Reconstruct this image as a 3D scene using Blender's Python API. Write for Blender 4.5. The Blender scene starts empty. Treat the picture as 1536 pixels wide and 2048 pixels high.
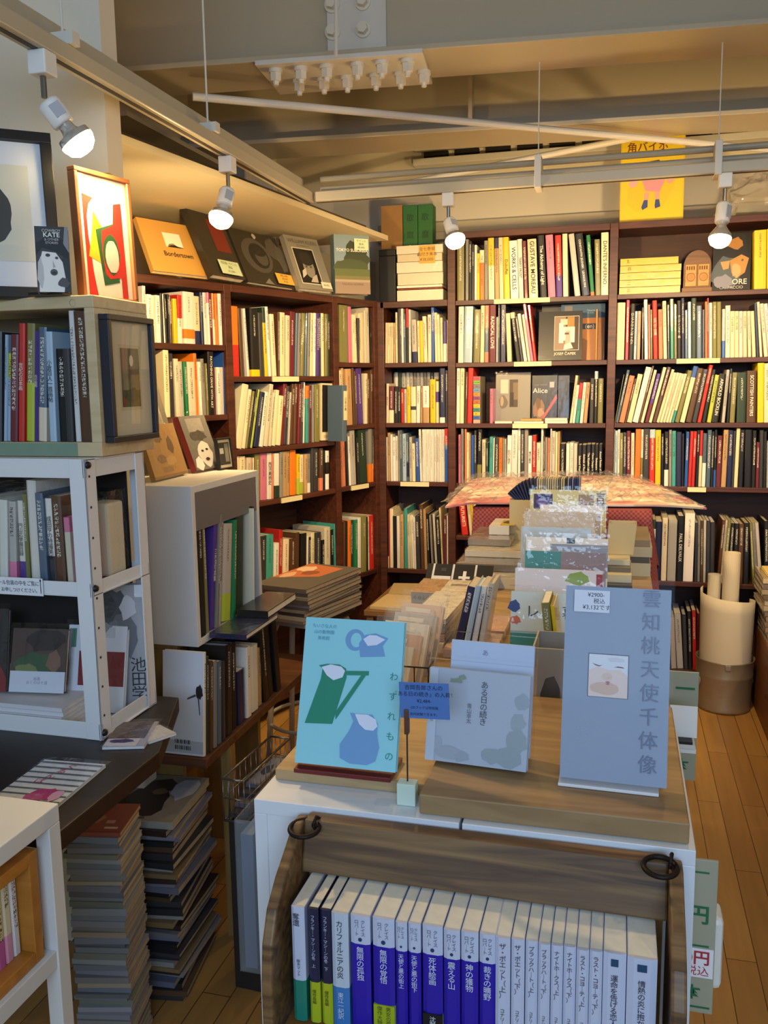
import bpy, math, random
from mathutils import Vector, Matrix
V = Vector
rnd = random.Random(7)
S = bpy.context.scene
COL = S.collection
# ---------------------------------------------------------------- camera
FPX = 1750.0
yaw, pit, rol = math.radians(15.16), math.radians(8.357), math.radians(-0.818)
_f = V((-math.sin(yaw)*math.cos(pit), math.cos(yaw)*math.cos(pit), -math.sin(pit)))
_r = V((math.cos(yaw), math.sin(yaw), 0)); _u = _r.cross(_f)
CR = _r*math.cos(rol)+_u*math.sin(rol); CU = _u*math.cos(rol)-_r*math.sin(rol); CF = _f
CP = V((0, 0, 1.5))
cam = bpy.data.cameras.new('camera'); camo = bpy.data.objects.new('camera', cam); COL.objects.link(camo)
cam.sensor_fit = 'VERTICAL'; cam.sensor_height = 24.0; cam.lens = FPX/2048*24.0; cam.clip_start = 0.05
camo.matrix_world = Matrix(((CR.x, CU.x, -CF.x, CP.x), (CR.y, CU.y, -CF.y, CP.y), (CR.z, CU.z, -CF.z, CP.z), (0, 0, 0, 1)))
S.camera = camo
S.view_settings.view_transform = 'Standard'; S.view_settings.look = 'None'; S.view_settings.gamma = 1.0
S.view_settings.exposure = 0.1; S.view_settings.use_curve_mapping = False
try:
    S.cycles.max_bounces = 7; S.cycles.transparent_max_bounces = 24; S.cycles.use_denoising = True
    S.cycles.caustics_reflective = False; S.cycles.caustics_refractive = False; S.cycles.sample_clamp_indirect = 4.0
except Exception: pass
# ---------------------------------------------------------------- light
W = bpy.data.worlds.new('world'); S.world = W; W.use_nodes = True
W.node_tree.nodes['Background'].inputs[0].default_value = (0.62, 0.76, 1.0, 1); W.node_tree.nodes['Background'].inputs[1].default_value = 0.06
def area(name, loc, aim, sx, sy, power, color):
    l = bpy.data.lights.new(name, 'AREA'); l.shape = 'RECTANGLE'; l.size = sx; l.size_y = sy; l.energy = power; l.color = color
    o = bpy.data.objects.new(name, l); COL.objects.link(o); o.location = loc
    o.rotation_euler = (V(aim)-V(loc)).to_track_quat('-Z', 'Y').to_euler(); return o
area('shop_front_daylight', (0.5, -2.3, 2.15), (-0.3, 1.2, 1.7), 2.6, 1.1, 78, (0.50, 0.71, 1.0))
WARM = (1.0, 0.68, 0.31)
def spot(name, loc, aim, power, ang=150, blend=0.8, color=WARM, rad=0.03):
    l = bpy.data.lights.new(name, 'SPOT'); l.energy = power; l.spot_size = math.radians(ang); l.spot_blend = blend; l.color = color; l.shadow_soft_size = rad
    o = bpy.data.objects.new(name, l); COL.objects.link(o); o.location = loc
    o.rotation_euler = (V(aim)-V(loc)).to_track_quat('-Z', 'Y').to_euler(); return o
LAMP_P = [36, 56, 64, 66]           # the four lamps in view (used by the lamp builder)
# unseen warm lamps added outside the frame, the last two away from both tracks
spot('unseen_lamp_right', (1.35, 3.0, 2.0), (0.9, 4.3, 1.3), 36, 140)
spot('unseen_lamp_right', (0.45, 2.1, 2.25), (0.0, 2.9, 0.9), 16, 120)
spot('unseen_lamp_near', (1.1, 1.3, 2.3), (-0.6, 2.2, 1.0), 11, 130)
# ---------------------------------------------------------------- pixel helpers (author's measuring tools)
def ray(x, y): return CF + CR*((x-768)/FPX) - CU*((y-1024)/FPX)
def on_z(x, y, z): d = ray(x, y); return CP+d*((z-CP.z)/d.z)
def on_y(x, y, v): d = ray(x, y); return CP+d*(v/d.y)
def on_x(x, y, v): d = ray(x, y); return CP+d*(v/d.x)
def on_p(x, y, p, n): d = ray(x, y); return CP+d*((p-CP).dot(n)/d.dot(n))
def at_d(x, y, D): return CP+ray(x, y)*D
def on_line(px, p0, d):
    a = p0-CP; k = (px-768)/FPX
    return -(a.dot(CR)-k*a.dot(CF))/(d.dot(CR)-k*d.dot(CF))
# ---------------------------------------------------------------- materials
def s2l(h):
    h = h.lstrip('#'); r = []
    for i in (0, 2, 4):
        c = int(h[i:i+2], 16)/255; r.append(c/12.92 if c <= .04045 else ((c+.055)/1.055)**2.4)
    return (r[0], r[1], r[2], 1)
MC = {}
def mat(hexc, rough=0.6, metal=0.0, coat=0.0, noise=0.0, nscale=30, bump=0.0):
    key = (hexc, rough, metal, coat, noise, nscale, bump)
    if key in MC: return MC[key]
    m = bpy.data.materials.new('m_'+hexc); m.use_nodes = True; nt = m.node_tree; b = nt.nodes['Principled BSDF']
    b.inputs['Base Color'].default_value = s2l(hexc); b.inputs['Roughness'].default_value = rough; b.inputs['Metallic'].default_value = metal
    b.inputs['Coat Weight'].default_value = coat; b.inputs['Coat Roughness'].default_value = 0.08
    if noise or bump:
        tc = nt.nodes.new('ShaderNodeTexCoord'); n = nt.nodes.new('ShaderNodeTexNoise'); n.inputs['Scale'].default_value = nscale; n.inputs['Detail'].default_value = 5
        nt.links.new(tc.outputs['Object'], n.inputs['Vector'])
        if noise:
            h = nt.nodes.new('ShaderNodeHueSaturation'); h.inputs['Color'].default_value = s2l(hexc)
            mr = nt.nodes.new('ShaderNodeMapRange'); mr.inputs['To Min'].default_value = 1-noise; mr.inputs['To Max'].default_value = 1+noise
            nt.links.new(n.outputs['Fac'], mr.inputs['Value']); nt.links.new(mr.outputs[0], h.inputs['Value']); nt.links.new(h.outputs[0], b.inputs['Base Color'])
        if bump:
            bp = nt.nodes.new('ShaderNodeBump'); bp.inputs['Strength'].default_value = bump; bp.inputs['Distance'].default_value = 0.004
            nt.links.new(n.outputs['Fac'], bp.inputs['Height']); nt.links.new(bp.outputs[0], b.inputs['Normal'])
    MC[key] = m; return m
def wood(hexa, hexb, scale=(2, 30, 30), rough=0.5, coat=0.0):
    key = ('wood', hexa, hexb, scale, rough, coat)
    if key in MC: return MC[key]
    m = bpy.data.materials.new('wood_'+hexa); m.use_nodes = True; nt = m.node_tree; b = nt.nodes['Principled BSDF']
    tc = nt.nodes.new('ShaderNodeTexCoord'); mp = nt.nodes.new('ShaderNodeMapping'); mp.inputs['Scale'].default_value = scale
    n = nt.nodes.new('ShaderNodeTexNoise'); n.inputs['Scale'].default_value = 1.0; n.inputs['Detail'].default_value = 6; n.inputs['Distortion'].default_value = 1.2
    cr = nt.nodes.new('ShaderNodeValToRGB'); cr.color_ramp.elements[0].position = .3; cr.color_ramp.elements[1].position = .7
    cr.color_ramp.elements[0].color = s2l(hexa); cr.color_ramp.elements[1].color = s2l(hexb)
    nt.links.new(tc.outputs['Object'], mp.inputs[0]); nt.links.new(mp.outputs[0], n.inputs['Vector']); nt.links.new(n.outputs['Fac'], cr.inputs[0]); nt.links.new(cr.outputs[0], b.inputs['Base Color'])
    b.inputs['Roughness'].default_value = rough; b.inputs['Coat Weight'].default_value = coat
    MC[key] = m; return m
def plastic(strength=1.0, scale=18, tint='ffffff', haze=0.0, rough=0.06, ior=1.42):
    key = ('pl', strength, scale, tint, haze, rough, ior)
    if key in MC: return MC[key]
    m = bpy.data.materials.new('clear_plastic'); m.use_nodes = True; nt = m.node_tree; nt.nodes.clear()
    out = nt.nodes.new('ShaderNodeOutputMaterial'); mx = nt.nodes.new('ShaderNodeMixShader'); t = nt.nodes.new('ShaderNodeBsdfTransparent'); g = nt.nodes.new('ShaderNodeBsdfGlossy')
    t.inputs[0].default_value = s2l(tint); g.inputs['Roughness'].default_value = rough
    fr = nt.nodes.new('ShaderNodeFresnel'); fr.inputs['IOR'].default_value = ior
    tc = nt.nodes.new('ShaderNodeTexCoord'); n = nt.nodes.new('ShaderNodeTexNoise'); n.inputs['Scale'].default_value = scale; n.inputs['Detail'].default_value = 3
    bp = nt.nodes.new('ShaderNodeBump'); bp.inputs['Strength'].default_value = 0.5*strength; bp.inputs['Distance'].default_value = 0.01
    nt.links.new(tc.outputs['Object'], n.inputs['Vector']); nt.links.new(n.outputs['Fac'], bp.inputs['Height'])
    nt.links.new(bp.outputs[0], g.inputs['Normal']); nt.links.new(bp.outputs[0], fr.inputs['Normal'])
    ge = nt.nodes.new('ShaderNodeNewGeometry'); fm = nt.nodes.new('ShaderNodeMath'); fm.operation = 'MULTIPLY'; iv = nt.nodes.new('ShaderNodeMath'); iv.operation = 'SUBTRACT'; iv.inputs[0].default_value = 1.0
    nt.links.new(ge.outputs['Backfacing'], iv.inputs[1]); nt.links.new(fr.outputs[0], fm.inputs[0]); nt.links.new(iv.outputs[0], fm.inputs[1]); nt.links.new(fm.outputs[0], mx.inputs[0]); nt.links.new(t.outputs[0], mx.inputs[1]); nt.links.new(g.outputs[0], mx.inputs[2])
    last = mx
    if haze:
        m2 = nt.nodes.new('ShaderNodeMixShader'); d = nt.nodes.new('ShaderNodeBsdfTranslucent'); d.inputs[0].default_value = (.8, .8, .8, 1)
        d2 = nt.nodes.new('ShaderNodeBsdfDiffuse'); d2.inputs[0].default_value = (.7, .72, .74, 1)
        m2.inputs[0].default_value = haze; nt.links.new(mx.outputs[0], m2.inputs[1]); nt.links.new(d2.outputs[0], m2.inputs[2]); last = m2
    nt.links.new(last.outputs[0], out.inputs[0]); MC[key] = m; return m
def emit(hexc, st):
    m = bpy.data.materials.new('glow'); m.use_nodes = True; nt = m.node_tree; nt.nodes.clear()
    o = nt.nodes.new('ShaderNodeOutputMaterial'); e = nt.nodes.new('ShaderNodeEmission'); e.inputs[0].default_value = s2l(hexc); e.inputs[1].default_value = st
    nt.links.new(e.outputs[0], o.inputs[0]); return m
def cover_material(name, rough, coat, geo=False):
    """book cloth / paper / laminate: base colour from the object, one optional printed band, and small printed characters down the spine"""
    m = bpy.data.materials.new(name); m.use_nodes = True; nt = m.node_tree; b = nt.nodes['Principled BSDF']; L = nt.links.new
    b.inputs['Roughness'].default_value = rough; b.inputs['Coat Weight'].default_value = coat; b.inputs['Coat Roughness'].default_value = .1
    def at(n):
        a = nt.nodes.new('ShaderNodeAttribute'); a.attribute_type = 'GEOMETRY' if geo else 'OBJECT'; a.attribute_name = n; return a
    def mth(op, a, c=None):
        n = nt.nodes.new('ShaderNodeMath'); n.operation = op
        for i, v in enumerate((a, c)):
            if v is None: continue
            if isinstance(v, (int, float)): n.inputs[i].default_value = v
            else: L(v, n.inputs[i])
        return n.outputs[0]
    tc = nt.nodes.new('ShaderNodeTexCoord'); sp = nt.nodes.new('ShaderNodeSeparateXYZ'); L(at('lp').outputs['Vector'] if geo else tc.outputs['Object'], sp.inputs[0])
    x, y, z = sp.outputs
    oi = nt.nodes.new('ShaderNodeObjectInfo')
    base = at('c1').outputs['Color'] if geo else oi.outputs['Color']; rn = at('rn').outputs['Fac'] if geo else oi.outputs['Random']
    bd = nt.nodes.new('ShaderNodeSeparateXYZ'); L(at('bd').outputs['Vector'], bd.inputs[0])
    tx = nt.nodes.new('ShaderNodeSeparateXYZ'); L(at('tx').outputs['Vector'], tx.inputs[0])
    band = mth('MULTIPLY', mth('GREATER_THAN', z, bd.outputs[0]), mth('LESS_THAN', z, bd.outputs[1]))
    m1 = nt.nodes.new('ShaderNodeMix'); m1.data_type = 'RGBA'; L(band, m1.inputs[0]); L(base, m1.inputs[6]); L(at('c2').outputs['Color'], m1.inputs[7])
    s = mth('MAXIMUM', tx.outputs[2], 1e-4)
    zs = mth('DIVIDE', z, s); xs = mth('DIVIDE', x, s)
    cx = nt.nodes.new('ShaderNodeCombineXYZ'); L(mth('FLOOR', mth('MULTIPLY', xs, 5)), cx.inputs[0]); L(mth('FLOOR', mth('MULTIPLY', zs, 5)), cx.inputs[1]); L(mth('MULTIPLY', rn, 91), cx.inputs[2])
    wn = nt.nodes.new('ShaderNodeTexWhiteNoise'); wn.noise_dimensions = '3D'; L(cx.outputs[0], wn.inputs[0])
    k = mth('GREATER_THAN', wn.outputs[0], .46)
    for c in (mth('LESS_THAN', mth('ABSOLUTE', xs), .5), mth('GREATER_THAN', z, tx.outputs[0]), mth('LESS_THAN', z, tx.outputs[1]), mth('LESS_THAN', mth('FRACT', zs), .8), mth('LESS_THAN', y, .0026), mth('GREATER_THAN', tx.outputs[2], .0005)):
        k = mth('MULTIPLY', k, c)
    m2 = nt.nodes.new('ShaderNodeMix'); m2.data_type = 'RGBA'; L(mth('MULTIPLY', k, .85), m2.inputs[0]); L(m1.outputs[2], m2.inputs[6]); L(at('tc').outputs['Color'], m2.inputs[7])
    L(m2.outputs[2], b.inputs['Base Color'])
    n = nt.nodes.new('ShaderNodeTexNoise'); n.inputs['Scale'].default_value = 25; L(tc.outputs['Object'], n.inputs['Vector'])
    bp = nt.nodes.new('ShaderNodeBump'); bp.inputs['Strength'].default_value = .25 if coat else .08; bp.inputs['Distance'].default_value = .004; L(n.outputs['Fac'], bp.inputs['Height'])
    L(bp.outputs[0], b.inputs['Coat Normal'] if coat else b.inputs['Normal'])
    return m
COVER = cover_material('book_cover', .5, 0.0); COVERG = cover_material('laminated_cover', .4, .45)
COVERS = cover_material('book_cover_many', .42, 0.3, True)
def pages_material():
    m = bpy.data.materials.new('paper_edges'); m.use_nodes = True; nt = m.node_tree; b = nt.nodes['Principled BSDF']; b.inputs['Roughness'].default_value = .85
    oi = nt.nodes.new('ShaderNodeObjectInfo'); tc = nt.nodes.new('ShaderNodeTexCoord'); n = nt.nodes.new('ShaderNodeTexNoise'); n.inputs['Scale'].default_value = 60
    h = nt.nodes.new('ShaderNodeHueSaturation'); mr = nt.nodes.new('ShaderNodeMapRange'); mr.inputs[3].default_value = .82; mr.inputs[4].default_value = 1.1
    nt.links.new(tc.outputs['Object'], n.inputs['Vector']); nt.links.new(n.outputs['Fac'], mr.inputs[0]); nt.links.new(mr.outputs[0], h.inputs['Value']); nt.links.new(oi.outputs['Color'], h.inputs['Color']); nt.links.new(h.outputs[0], b.inputs['Base Color'])
    return m
PAGES = pages_material()
# ---------------------------------------------------------------- object helpers
def tag(o, label=None, cat=None, group=None, kind=None):
    if label: o['label'] = label
    if cat: o['category'] = cat
    if group: o['group'] = group
    if kind: o['kind'] = kind
    return o
def frame(o, x, z=(0, 0, 1)):
    x = V(x).normalized(); z = V(z).normalized(); y = z.cross(x).normalized(); z = x.cross(y); o = V(o)
    return Matrix(((x.x, y.x, z.x, o.x), (x.y, y.y, z.y, o.y), (x.z, y.z, z.z, o.z), (0, 0, 0, 1)))
def T(x=0, y=0, z=0): return Matrix.Translation((x, y, z))
def thing(name, label, cat, M, group=None):
    o = bpy.data.objects.new(name, None); COL.objects.link(o); o.empty_display_size = .05
    o.matrix_world = M if isinstance(M, Matrix) else T(*M); return tag(o, label, cat, group)
class MB:
    def __init__(s): s.v = []; s.f = []; s.m = []
    def add(s, vs, fs, mi=0):
        n = len(s.v); s.v += [tuple(p) for p in vs]
        for q in fs: s.f.append([n+i for i in q]); s.m.append(mi)
        return s
    def box(s, x0, x1, y0, y1, z0, z1, mi=0):
        return s.add([(x0, y0, z0), (x1, y0, z0), (x1, y1, z0), (x0, y1, z0), (x0, y0, z1), (x1, y0, z1), (x1, y1, z1), (x0, y1, z1)],
                     [(0, 3, 2, 1), (4, 5, 6, 7), (0, 1, 5, 4), (1, 2, 6, 5), (2, 3, 7, 6), (3, 0, 4, 7)], mi)
    def prism(s, pts, off, mi=0):
        n = len(pts); off = V(off); a = [V(p) for p in pts]
        return s.add(a+[p+off for p in a], [tuple(range(n))[::-1], tuple(range(n, 2*n))]+[(i, (i+1) % n, n+(i+1) % n, n+i) for i in range(n)], mi)
    def cyl(s, p0, p1, r0, r1=None, n=12, mi=0):
        p0, p1 = V(p0), V(p1); r1 = r0 if r1 is None else r1; d = (p1-p0).normalized(); a = d.orthogonal().normalized(); b = d.cross(a); vs = []
        for p, r in ((p0, r0), (p1, r1)):
            vs += [p+a*(r*math.cos(2*math.pi*i/n))+b*(r*math.sin(2*math.pi*i/n)) for i in range(n)]
        return s.add(vs, [tuple(range(n))[::-1], tuple(range(n, 2*n))]+[(i, (i+1) % n, n+(i+1) % n, n+i) for i in range(n)], mi)
    def tube(s, pts, r, n=8, mi=0):
        pts = [V(p) for p in pts]
        for a, b in zip(pts, pts[1:]): s.cyl(a, b, r, r, n, mi)
        return s
    def lathe(s, prof, M=Matrix(), n=24, mi=0):
        vs = []
        for r, z in prof: vs += [M @ V((r*math.cos(2*math.pi*i/n), r*math.sin(2*math.pi*i/n), z)) for i in range(n)]
        fs = [(j*n+i, j*n+(i+1) % n, (j+1)*n+(i+1) % n, (j+1)*n+i) for j in range(len(prof)-1) for i in range(n)]
        return s.add(vs, fs, mi)
    def torus(s, M, R, r, n=28, k=10, mi=0):
        vs = [M @ V(((R+r*math.cos(b))*math.cos(a), (R+r*math.cos(b))*math.sin(a), r*math.sin(b))) for a in [2*math.pi*i/n for i in range(n)] for b in [2*math.pi*j/k for j in range(k)]]
        return s.add(vs, [(i*k+j, ((i+1) % n)*k+j, ((i+1) % n)*k+(j+1) % k, i*k+(j+1) % k) for i in range(n) for j in range(k)], mi)
    def grid(s, fn, nu, nv, mi=0):
        vs = [fn(i/nu, j/nv) for j in range(nv+1) for i in range(nu+1)]
        return s.add(vs, [(j*(nu+1)+i, j*(nu+1)+i+1, (j+1)*(nu+1)+i+1, (j+1)*(nu+1)+i) for j in range(nv) for i in range(nu)], mi)
    def build(s, name, mats, parent=None, M=None, smooth=False, bevel=0, color=None, solid=0):
        me = bpy.data.meshes.new(name); me.from_pydata(s.v, [], s.f)
        for m in (mats if isinstance(mats, (list, tuple)) else [mats]): me.materials.append(m)
        me.polygons.foreach_set('material_index', s.m)
        if smooth: me.polygons.foreach_set('use_smooth', [True]*len(s.f))
        me.update(); o = bpy.data.objects.new(name, me); COL.objects.link(o)
        if parent is not None: o.parent = parent
        if M is not None:
            if parent is None: o.matrix_world = M
            else: o.matrix_local = M
        if color: o.color = color
        if solid: md = o.modifiers.new('s', 'SOLIDIFY'); md.thickness = solid
        if bevel: md = o.modifiers.new('b', 'BEVEL'); md.width = bevel; md.segments = 2; md.limit_method = 'ANGLE'
        return o
def recalc(o):
    import bmesh
    bm = bmesh.new(); bm.from_mesh(o.data); bmesh.ops.recalc_face_normals(bm, faces=bm.faces); bm.to_mesh(o.data); bm.free(); return o
def text(parent, s, size, loc, right=(1, 0, 0), up=(0, 0, 1), color='222222', align='CENTER', bold=0.0, name='lettering', spacing=1.0, rough=.6, sx=1.0, ext=0.0, va='CENTER', m=None):
    c = bpy.data.curves.new(name, 'FONT'); c.body = s; c.size = size; c.align_x = align; c.align_y = va; c.offset = bold*size; c.space_line = spacing; c.extrude = ext; c.resolution_u = 3
    c.materials.append(m or mat(color, rough)); o = bpy.data.objects.new(name, c); COL.objects.link(o); o.parent = parent
    r = V(right).normalized(); u = V(up).normalized(); n = r.cross(u); r2 = r*sx; l = V(loc)
    o.matrix_local = Matrix(((r2.x, u.x, n.x, l.x), (r2.y, u.y, n.y, l.y), (r2.z, u.z, n.z, l.z), (0, 0, 0, 1))); return o
def vtext(parent, s, size, loc, **k):
    """Japanese set vertically, one character under another"""
    k.setdefault('spacing', .92); return text(parent, '\n'.join(s.replace('ー', '｜')), size, loc, **k)
def dtext(parent, s, size, loc, **k): return text(parent, s, size, loc, right=(0, 0, -1), up=(1, 0, 0), **k)
def ell(cx, cy, rx, ry, n=28, rot=0, a0=0, a1=360):
    o = []; cr, sr = math.cos(math.radians(rot)), math.sin(math.radians(rot))
    for i in range(n+(a1-a0 < 360)):
        a = math.radians(a0+(a1-a0)*i/n); x, y = rx*math.cos(a), ry*math.sin(a); o.append((cx+x*cr-y*sr, cy+x*sr+y*cr))
    return o
def rect(x0, y0, x1, y1): return [(x0, y0), (x1, y0), (x1, y1), (x0, y1)]
def art(parent, name, w, h, shapes, y=-.0005, rough=.5, M=None, step=.00012, coat=0.0):
    """flat print: polygons in fractions of the sheet, one mesh"""
    b = MB(); ms = []
    for i, (c, pts) in enumerate(shapes):
        m = mat(c, rough, 0.0, coat)
        if m not in ms: ms.append(m)
        P = [(u*w, y-i*step, v*h) for u, v in pts]
        ar = sum(pts[j][0]*pts[(j+1) % len(pts)][1]-pts[(j+1) % len(pts)][0]*pts[j][1] for j in range(len(pts)))
        if ar < 0: P = P[::-1]
        b.add(P, [tuple(range(len(P)))], ms.index(m))
    return b.build(name, ms, parent, M)
def blob(cx, cy, rx, ry, n=14, j=.25, seed=0):
    r = random.Random(seed); return [(cx+rx*(1+r.uniform(-j, j))*math.cos(2*math.pi*i/n), cy+ry*(1+r.uniform(-j, j))*math.sin(2*math.pi*i/n)) for i in range(n)]
# ---------------------------------------------------------------- palette of spines
PAL = dict(w=('white', 'ebe7df'), c=('cream', 'e6d9b4'), i=('ivory', 'ddd2b8'), y=('yellow', 'e6c41a'), o=('orange', 'e27a1e'), r=('red', 'bf2a22'), m=('maroon', '661f2b'), k=('black', '141416'),
           n=('navy', '1e2650'), b=('blue', '2a57a6'), l=('pale blue', 'a9c4d8'), s=('slate blue', '52687e'), g=('green', '1d7a4c'), d=('dark green', '22382a'), v=('olive', '7d7a45'), t=('tan', 'b8976a'), u=('brown', '573a26'),
           e=('grey', '8c8882'), h=('light grey', 'bcb8b0'), p=('pink', 'd4789a'), q=('purple', '50338a'), a=('teal', '3f9c98'), x=('charcoal', '35353a'), f=('salmon', 'd6805e'), z=('lime green', 'b4c440'))
ORD = 'first second third fourth fifth sixth seventh eighth ninth tenth eleventh twelfth thirteenth fourteenth fifteenth sixteenth seventeenth eighteenth nineteenth twentieth'.split()
ORD += ['twenty-'+x for x in ORD[:9]]+['thirtieth']+['thirty-'+x for x in ORD[:9]]+['fortieth']+['forty-'+x for x in ORD[:9]]+['fiftieth']+['fifty-'+x for x in ORD[:9]]+['sixtieth']
def vary(c, a=.12):
    k = 1+rnd.uniform(-a, a); return (min(1, c[0]*k*(1+rnd.uniform(-.05, .05))), min(1, c[1]*k), min(1, c[2]*k*(1+rnd.uniform(-.05, .05))), 1)
def spine_vals(t, h, col, c2=None, z0=0, z1=0, lettering=None):
    lum = .2*col[0]+.7*col[1]+.1*col[2]; sz = min(.0085, t*.48) if t > .005 else 0; tx = [0.0, 0.0, 0.0]
    if (lettering or (lettering is None and rnd.random() < .78)) and sz:
        L = rnd.uniform(.25, .62)*h; zt = h*rnd.uniform(.86, .95); tx = [float(zt-L), float(zt), float(sz)]
    return list((c2 or col)[:3]), [float(z0), float(z1), 0.0], ([.04, .035, .03] if lum > .22 else [.75, .72, .62]), tx
def spine_props(o, t, h, col, c2=None, z0=0, z1=0, lettering=None, dark=False):
    """lettering None: decide at random; False: none"""
    o.color = col; o['c2'] = list((c2 or col)[:3]); o['bd'] = [float(z0), float(z1), 0.0]
    lum = .2*col[0]+.7*col[1]+.1*col[2]
    o['tc'] = [.04, .035, .03] if lum > .22 else [.75, .72, .62]
    if lettering is None: lettering = rnd.random() < .78
    sz = min(.0085, t*.48) if t > .005 else 0
    if lettering and sz:
        L = rnd.uniform(.25, .62)*h; zt = h*rnd.uniform(.86, .95); o['tx'] = [float(zt-L), float(zt), float(sz)]
    else: o['tx'] = [0.0, 0.0, 0.0]
def book_parts(root, t, d, h, col, pc, hard=True, glossy=False, **k):
    """standing book, spine at y=0 facing -y, centred in x, from z=0"""
    b = .0022 if hard else .0007; e = .003 if hard else .0006
    b = min(b, t*.2)
    P = [(-t/2, d), (-t/2, .0028), (-t*.28, .0006), (t*.28, .0006), (t/2, .0028), (t/2, d), (t/2-b, d), (t/2-b, .005), (-t/2+b, .005), (-t/2+b, d)]
    o = MB().prism([(x, y, 0) for x, y in P], (0, 0, h)).build('cover', COVERG if glossy else COVER, root)
    spine_props(o, t, h, col, **k)
    pg = MB().box(-t/2+b, t/2-b, .005, d-e, e, h-e).build('page_block', PAGES, root); pg.color = pc
    return o
def pcol(): return rnd.choice([(.72, .66, .52, 1), (.78, .74, .64, 1), (.62, .54, .38, 1), (.8, .78, .72, 1)])
def face_book(root, w, th, h, col, pc=(.75, .71, .6, 1), hard=True, glossy=True, name='cover'):
    """book shown face out: front board at y=0 facing -y, x 0..w, spine along the left edge"""
    b = min(.0025 if hard else .0008, th*.3); e = .003 if hard else .0008
    P = [(w, 0), (w, b), (b, b), (b, th-b), (w, th-b), (w, th), (0, th), (0, 0)]
    o = MB().prism([(x, y, 0) for x, y in P], (0, 0, h)).build(name, COVERG if glossy else COVER, root); recalc(o)
    spine_props(o, th, h, col, lettering=False)
    pg = MB().box(b, w-e, b, th-b, e, h-e).build('page_block', PAGES, root); pg.color = pc
    return o
def sleeve(root, w, th, h, m=.004, top=.03, mt=None, name='plastic_sleeve', off=(0, 0, 0)):
    x, y, z = off
    return MB().box(x-m, x+w+m, y-m*.7, y+th+m*.7, z-.0008, z+h+top).build(name, mt or plastic(.6, 10, ior=1.2), root)
def stand(name, label, cat, bl, br, z, top, lean, group=None, dy=0.0):
    """frame of a board whose lower front edge runs from pixel bl to br on a surface at height z; leans back by lean degrees; top = pixel on its upper edge"""
    a, b = on_z(bl[0], bl[1], z), on_z(br[0], br[1], z); x = (b-a); w = x.length; x.normalize()
    yb = V((0, 0, 1)).cross(x); zz = V((0, 0, 1))*math.cos(math.radians(lean))+yb*math.sin(math.radians(lean)); n = zz.cross(x)
    h = (on_p(top[0], top[1], a, n)-a).dot(zz)
    return thing(name, label, cat, frame(a+yb*dy, x, zz), group), w, h
# ================================================================ the setting
def struct(name, b, m, M=None, bevel=0, smooth=False, parent=None):
    o = b.build(name, m, parent, M, smooth, bevel)
    if parent is None: o['kind'] = 'structure'
    return o
def floor_mat():
    m = bpy.data.materials.new('floor_boards'); m.use_nodes = True; nt = m.node_tree; b = nt.nodes['Principled BSDF']; L = nt.links.new
    tc = nt.nodes.new('ShaderNodeTexCoord'); mp = nt.nodes.new('ShaderNodeMapping'); mp.inputs['Rotation'].default_value = (0, 0, math.pi/2)
    br = nt.nodes.new('ShaderNodeTexBrick'); br.inputs['Scale'].default_value = 1; br.inputs['Brick Width'].default_value = .9; br.inputs['Row Height'].default_value = .075; br.inputs['Mortar Size'].default_value = .0012
    br.inputs['Color1'].default_value = s2l('bc9050'); br.inputs['Color2'].default_value = s2l('a67a42'); br.inputs['Mortar'].default_value = s2l('4a2c14')
    mp2 = nt.nodes.new('ShaderNodeMapping'); mp2.inputs['Scale'].default_value = (40, 3, 1); n = nt.nodes.new('ShaderNodeTexNoise'); n.inputs['Scale'].default_value = 1; n.inputs['Detail'].default_value = 6
    h = nt.nodes.new('ShaderNodeHueSaturation'); mr = nt.nodes.new('ShaderNodeMapRange'); mr.inputs[3].default_value = .75; mr.inputs[4].default_value = 1.25
    L(tc.outputs['Object'], mp.inputs[0]); L(mp.outputs[0], br.inputs[0]); L(tc.outputs['Object'], mp2.inputs[0]); L(mp2.outputs[0], n.inputs['Vector']); L(n.outputs['Fac'], mr.inputs[0]); L(mr.outputs[0], h.inputs['Value'])
    L(br.outputs[0], h.inputs['Color']); L(h.outputs[0], b.inputs['Base Color']); b.inputs['Roughness'].default_value = .42; return m
PLASTER = mat('dcd2ba', .8, noise=.04, nscale=4)
STEEL = mat('bdb298', .32, noise=.05, nscale=3)
STEELW = mat('dcd8cc', .4)
struct('floor', MB().box(-3, 3, -2.9, 5.2, -.05, 0), floor_mat())
struct('ceiling', MB().box(-3, 3, -2.9, 5.2, 3.15, 3.2), mat('c9c4b6', .8))
struct('wall_back', MB().box(-3, 3, 4.82, 4.9, 0, 3.15), PLASTER)
struct('wall_right', MB().box(2.6, 2.7, -2.9, 4.82, 0, 3.15), PLASTER)
struct('wall_left', MB().box(-2.5, -2.4, -2.9, 4.82, 0, 3.15), PLASTER)
# the plastered pier on the left, its right edge just behind the shelf unit
struct('wall_pier', MB().box(-2.4, -1.17, 1.90, 1.965, 0, 3.15), mat('e4dac6', .75, noise=.03, nscale=3))
# diagonal wall behind the left bookcase
CORN = V((on_y(757, 770, 4.3).x, 4.3, 0)); A20 = math.radians(20); DG = V((math.sin(A20), math.cos(A20), 0)); NDG = V((-DG.y, DG.x, 0))
dw = [CORN+NDG*.32+DG*.5, CORN+NDG*.32-DG*2.3, CORN+NDG*.42-DG*2.3, CORN+NDG*.42+DG*.5]
struct('wall_diagonal', MB().prism([(p.x, p.y, 0) for p in dw], (0, 0, 2.165)), PLASTER)
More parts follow.
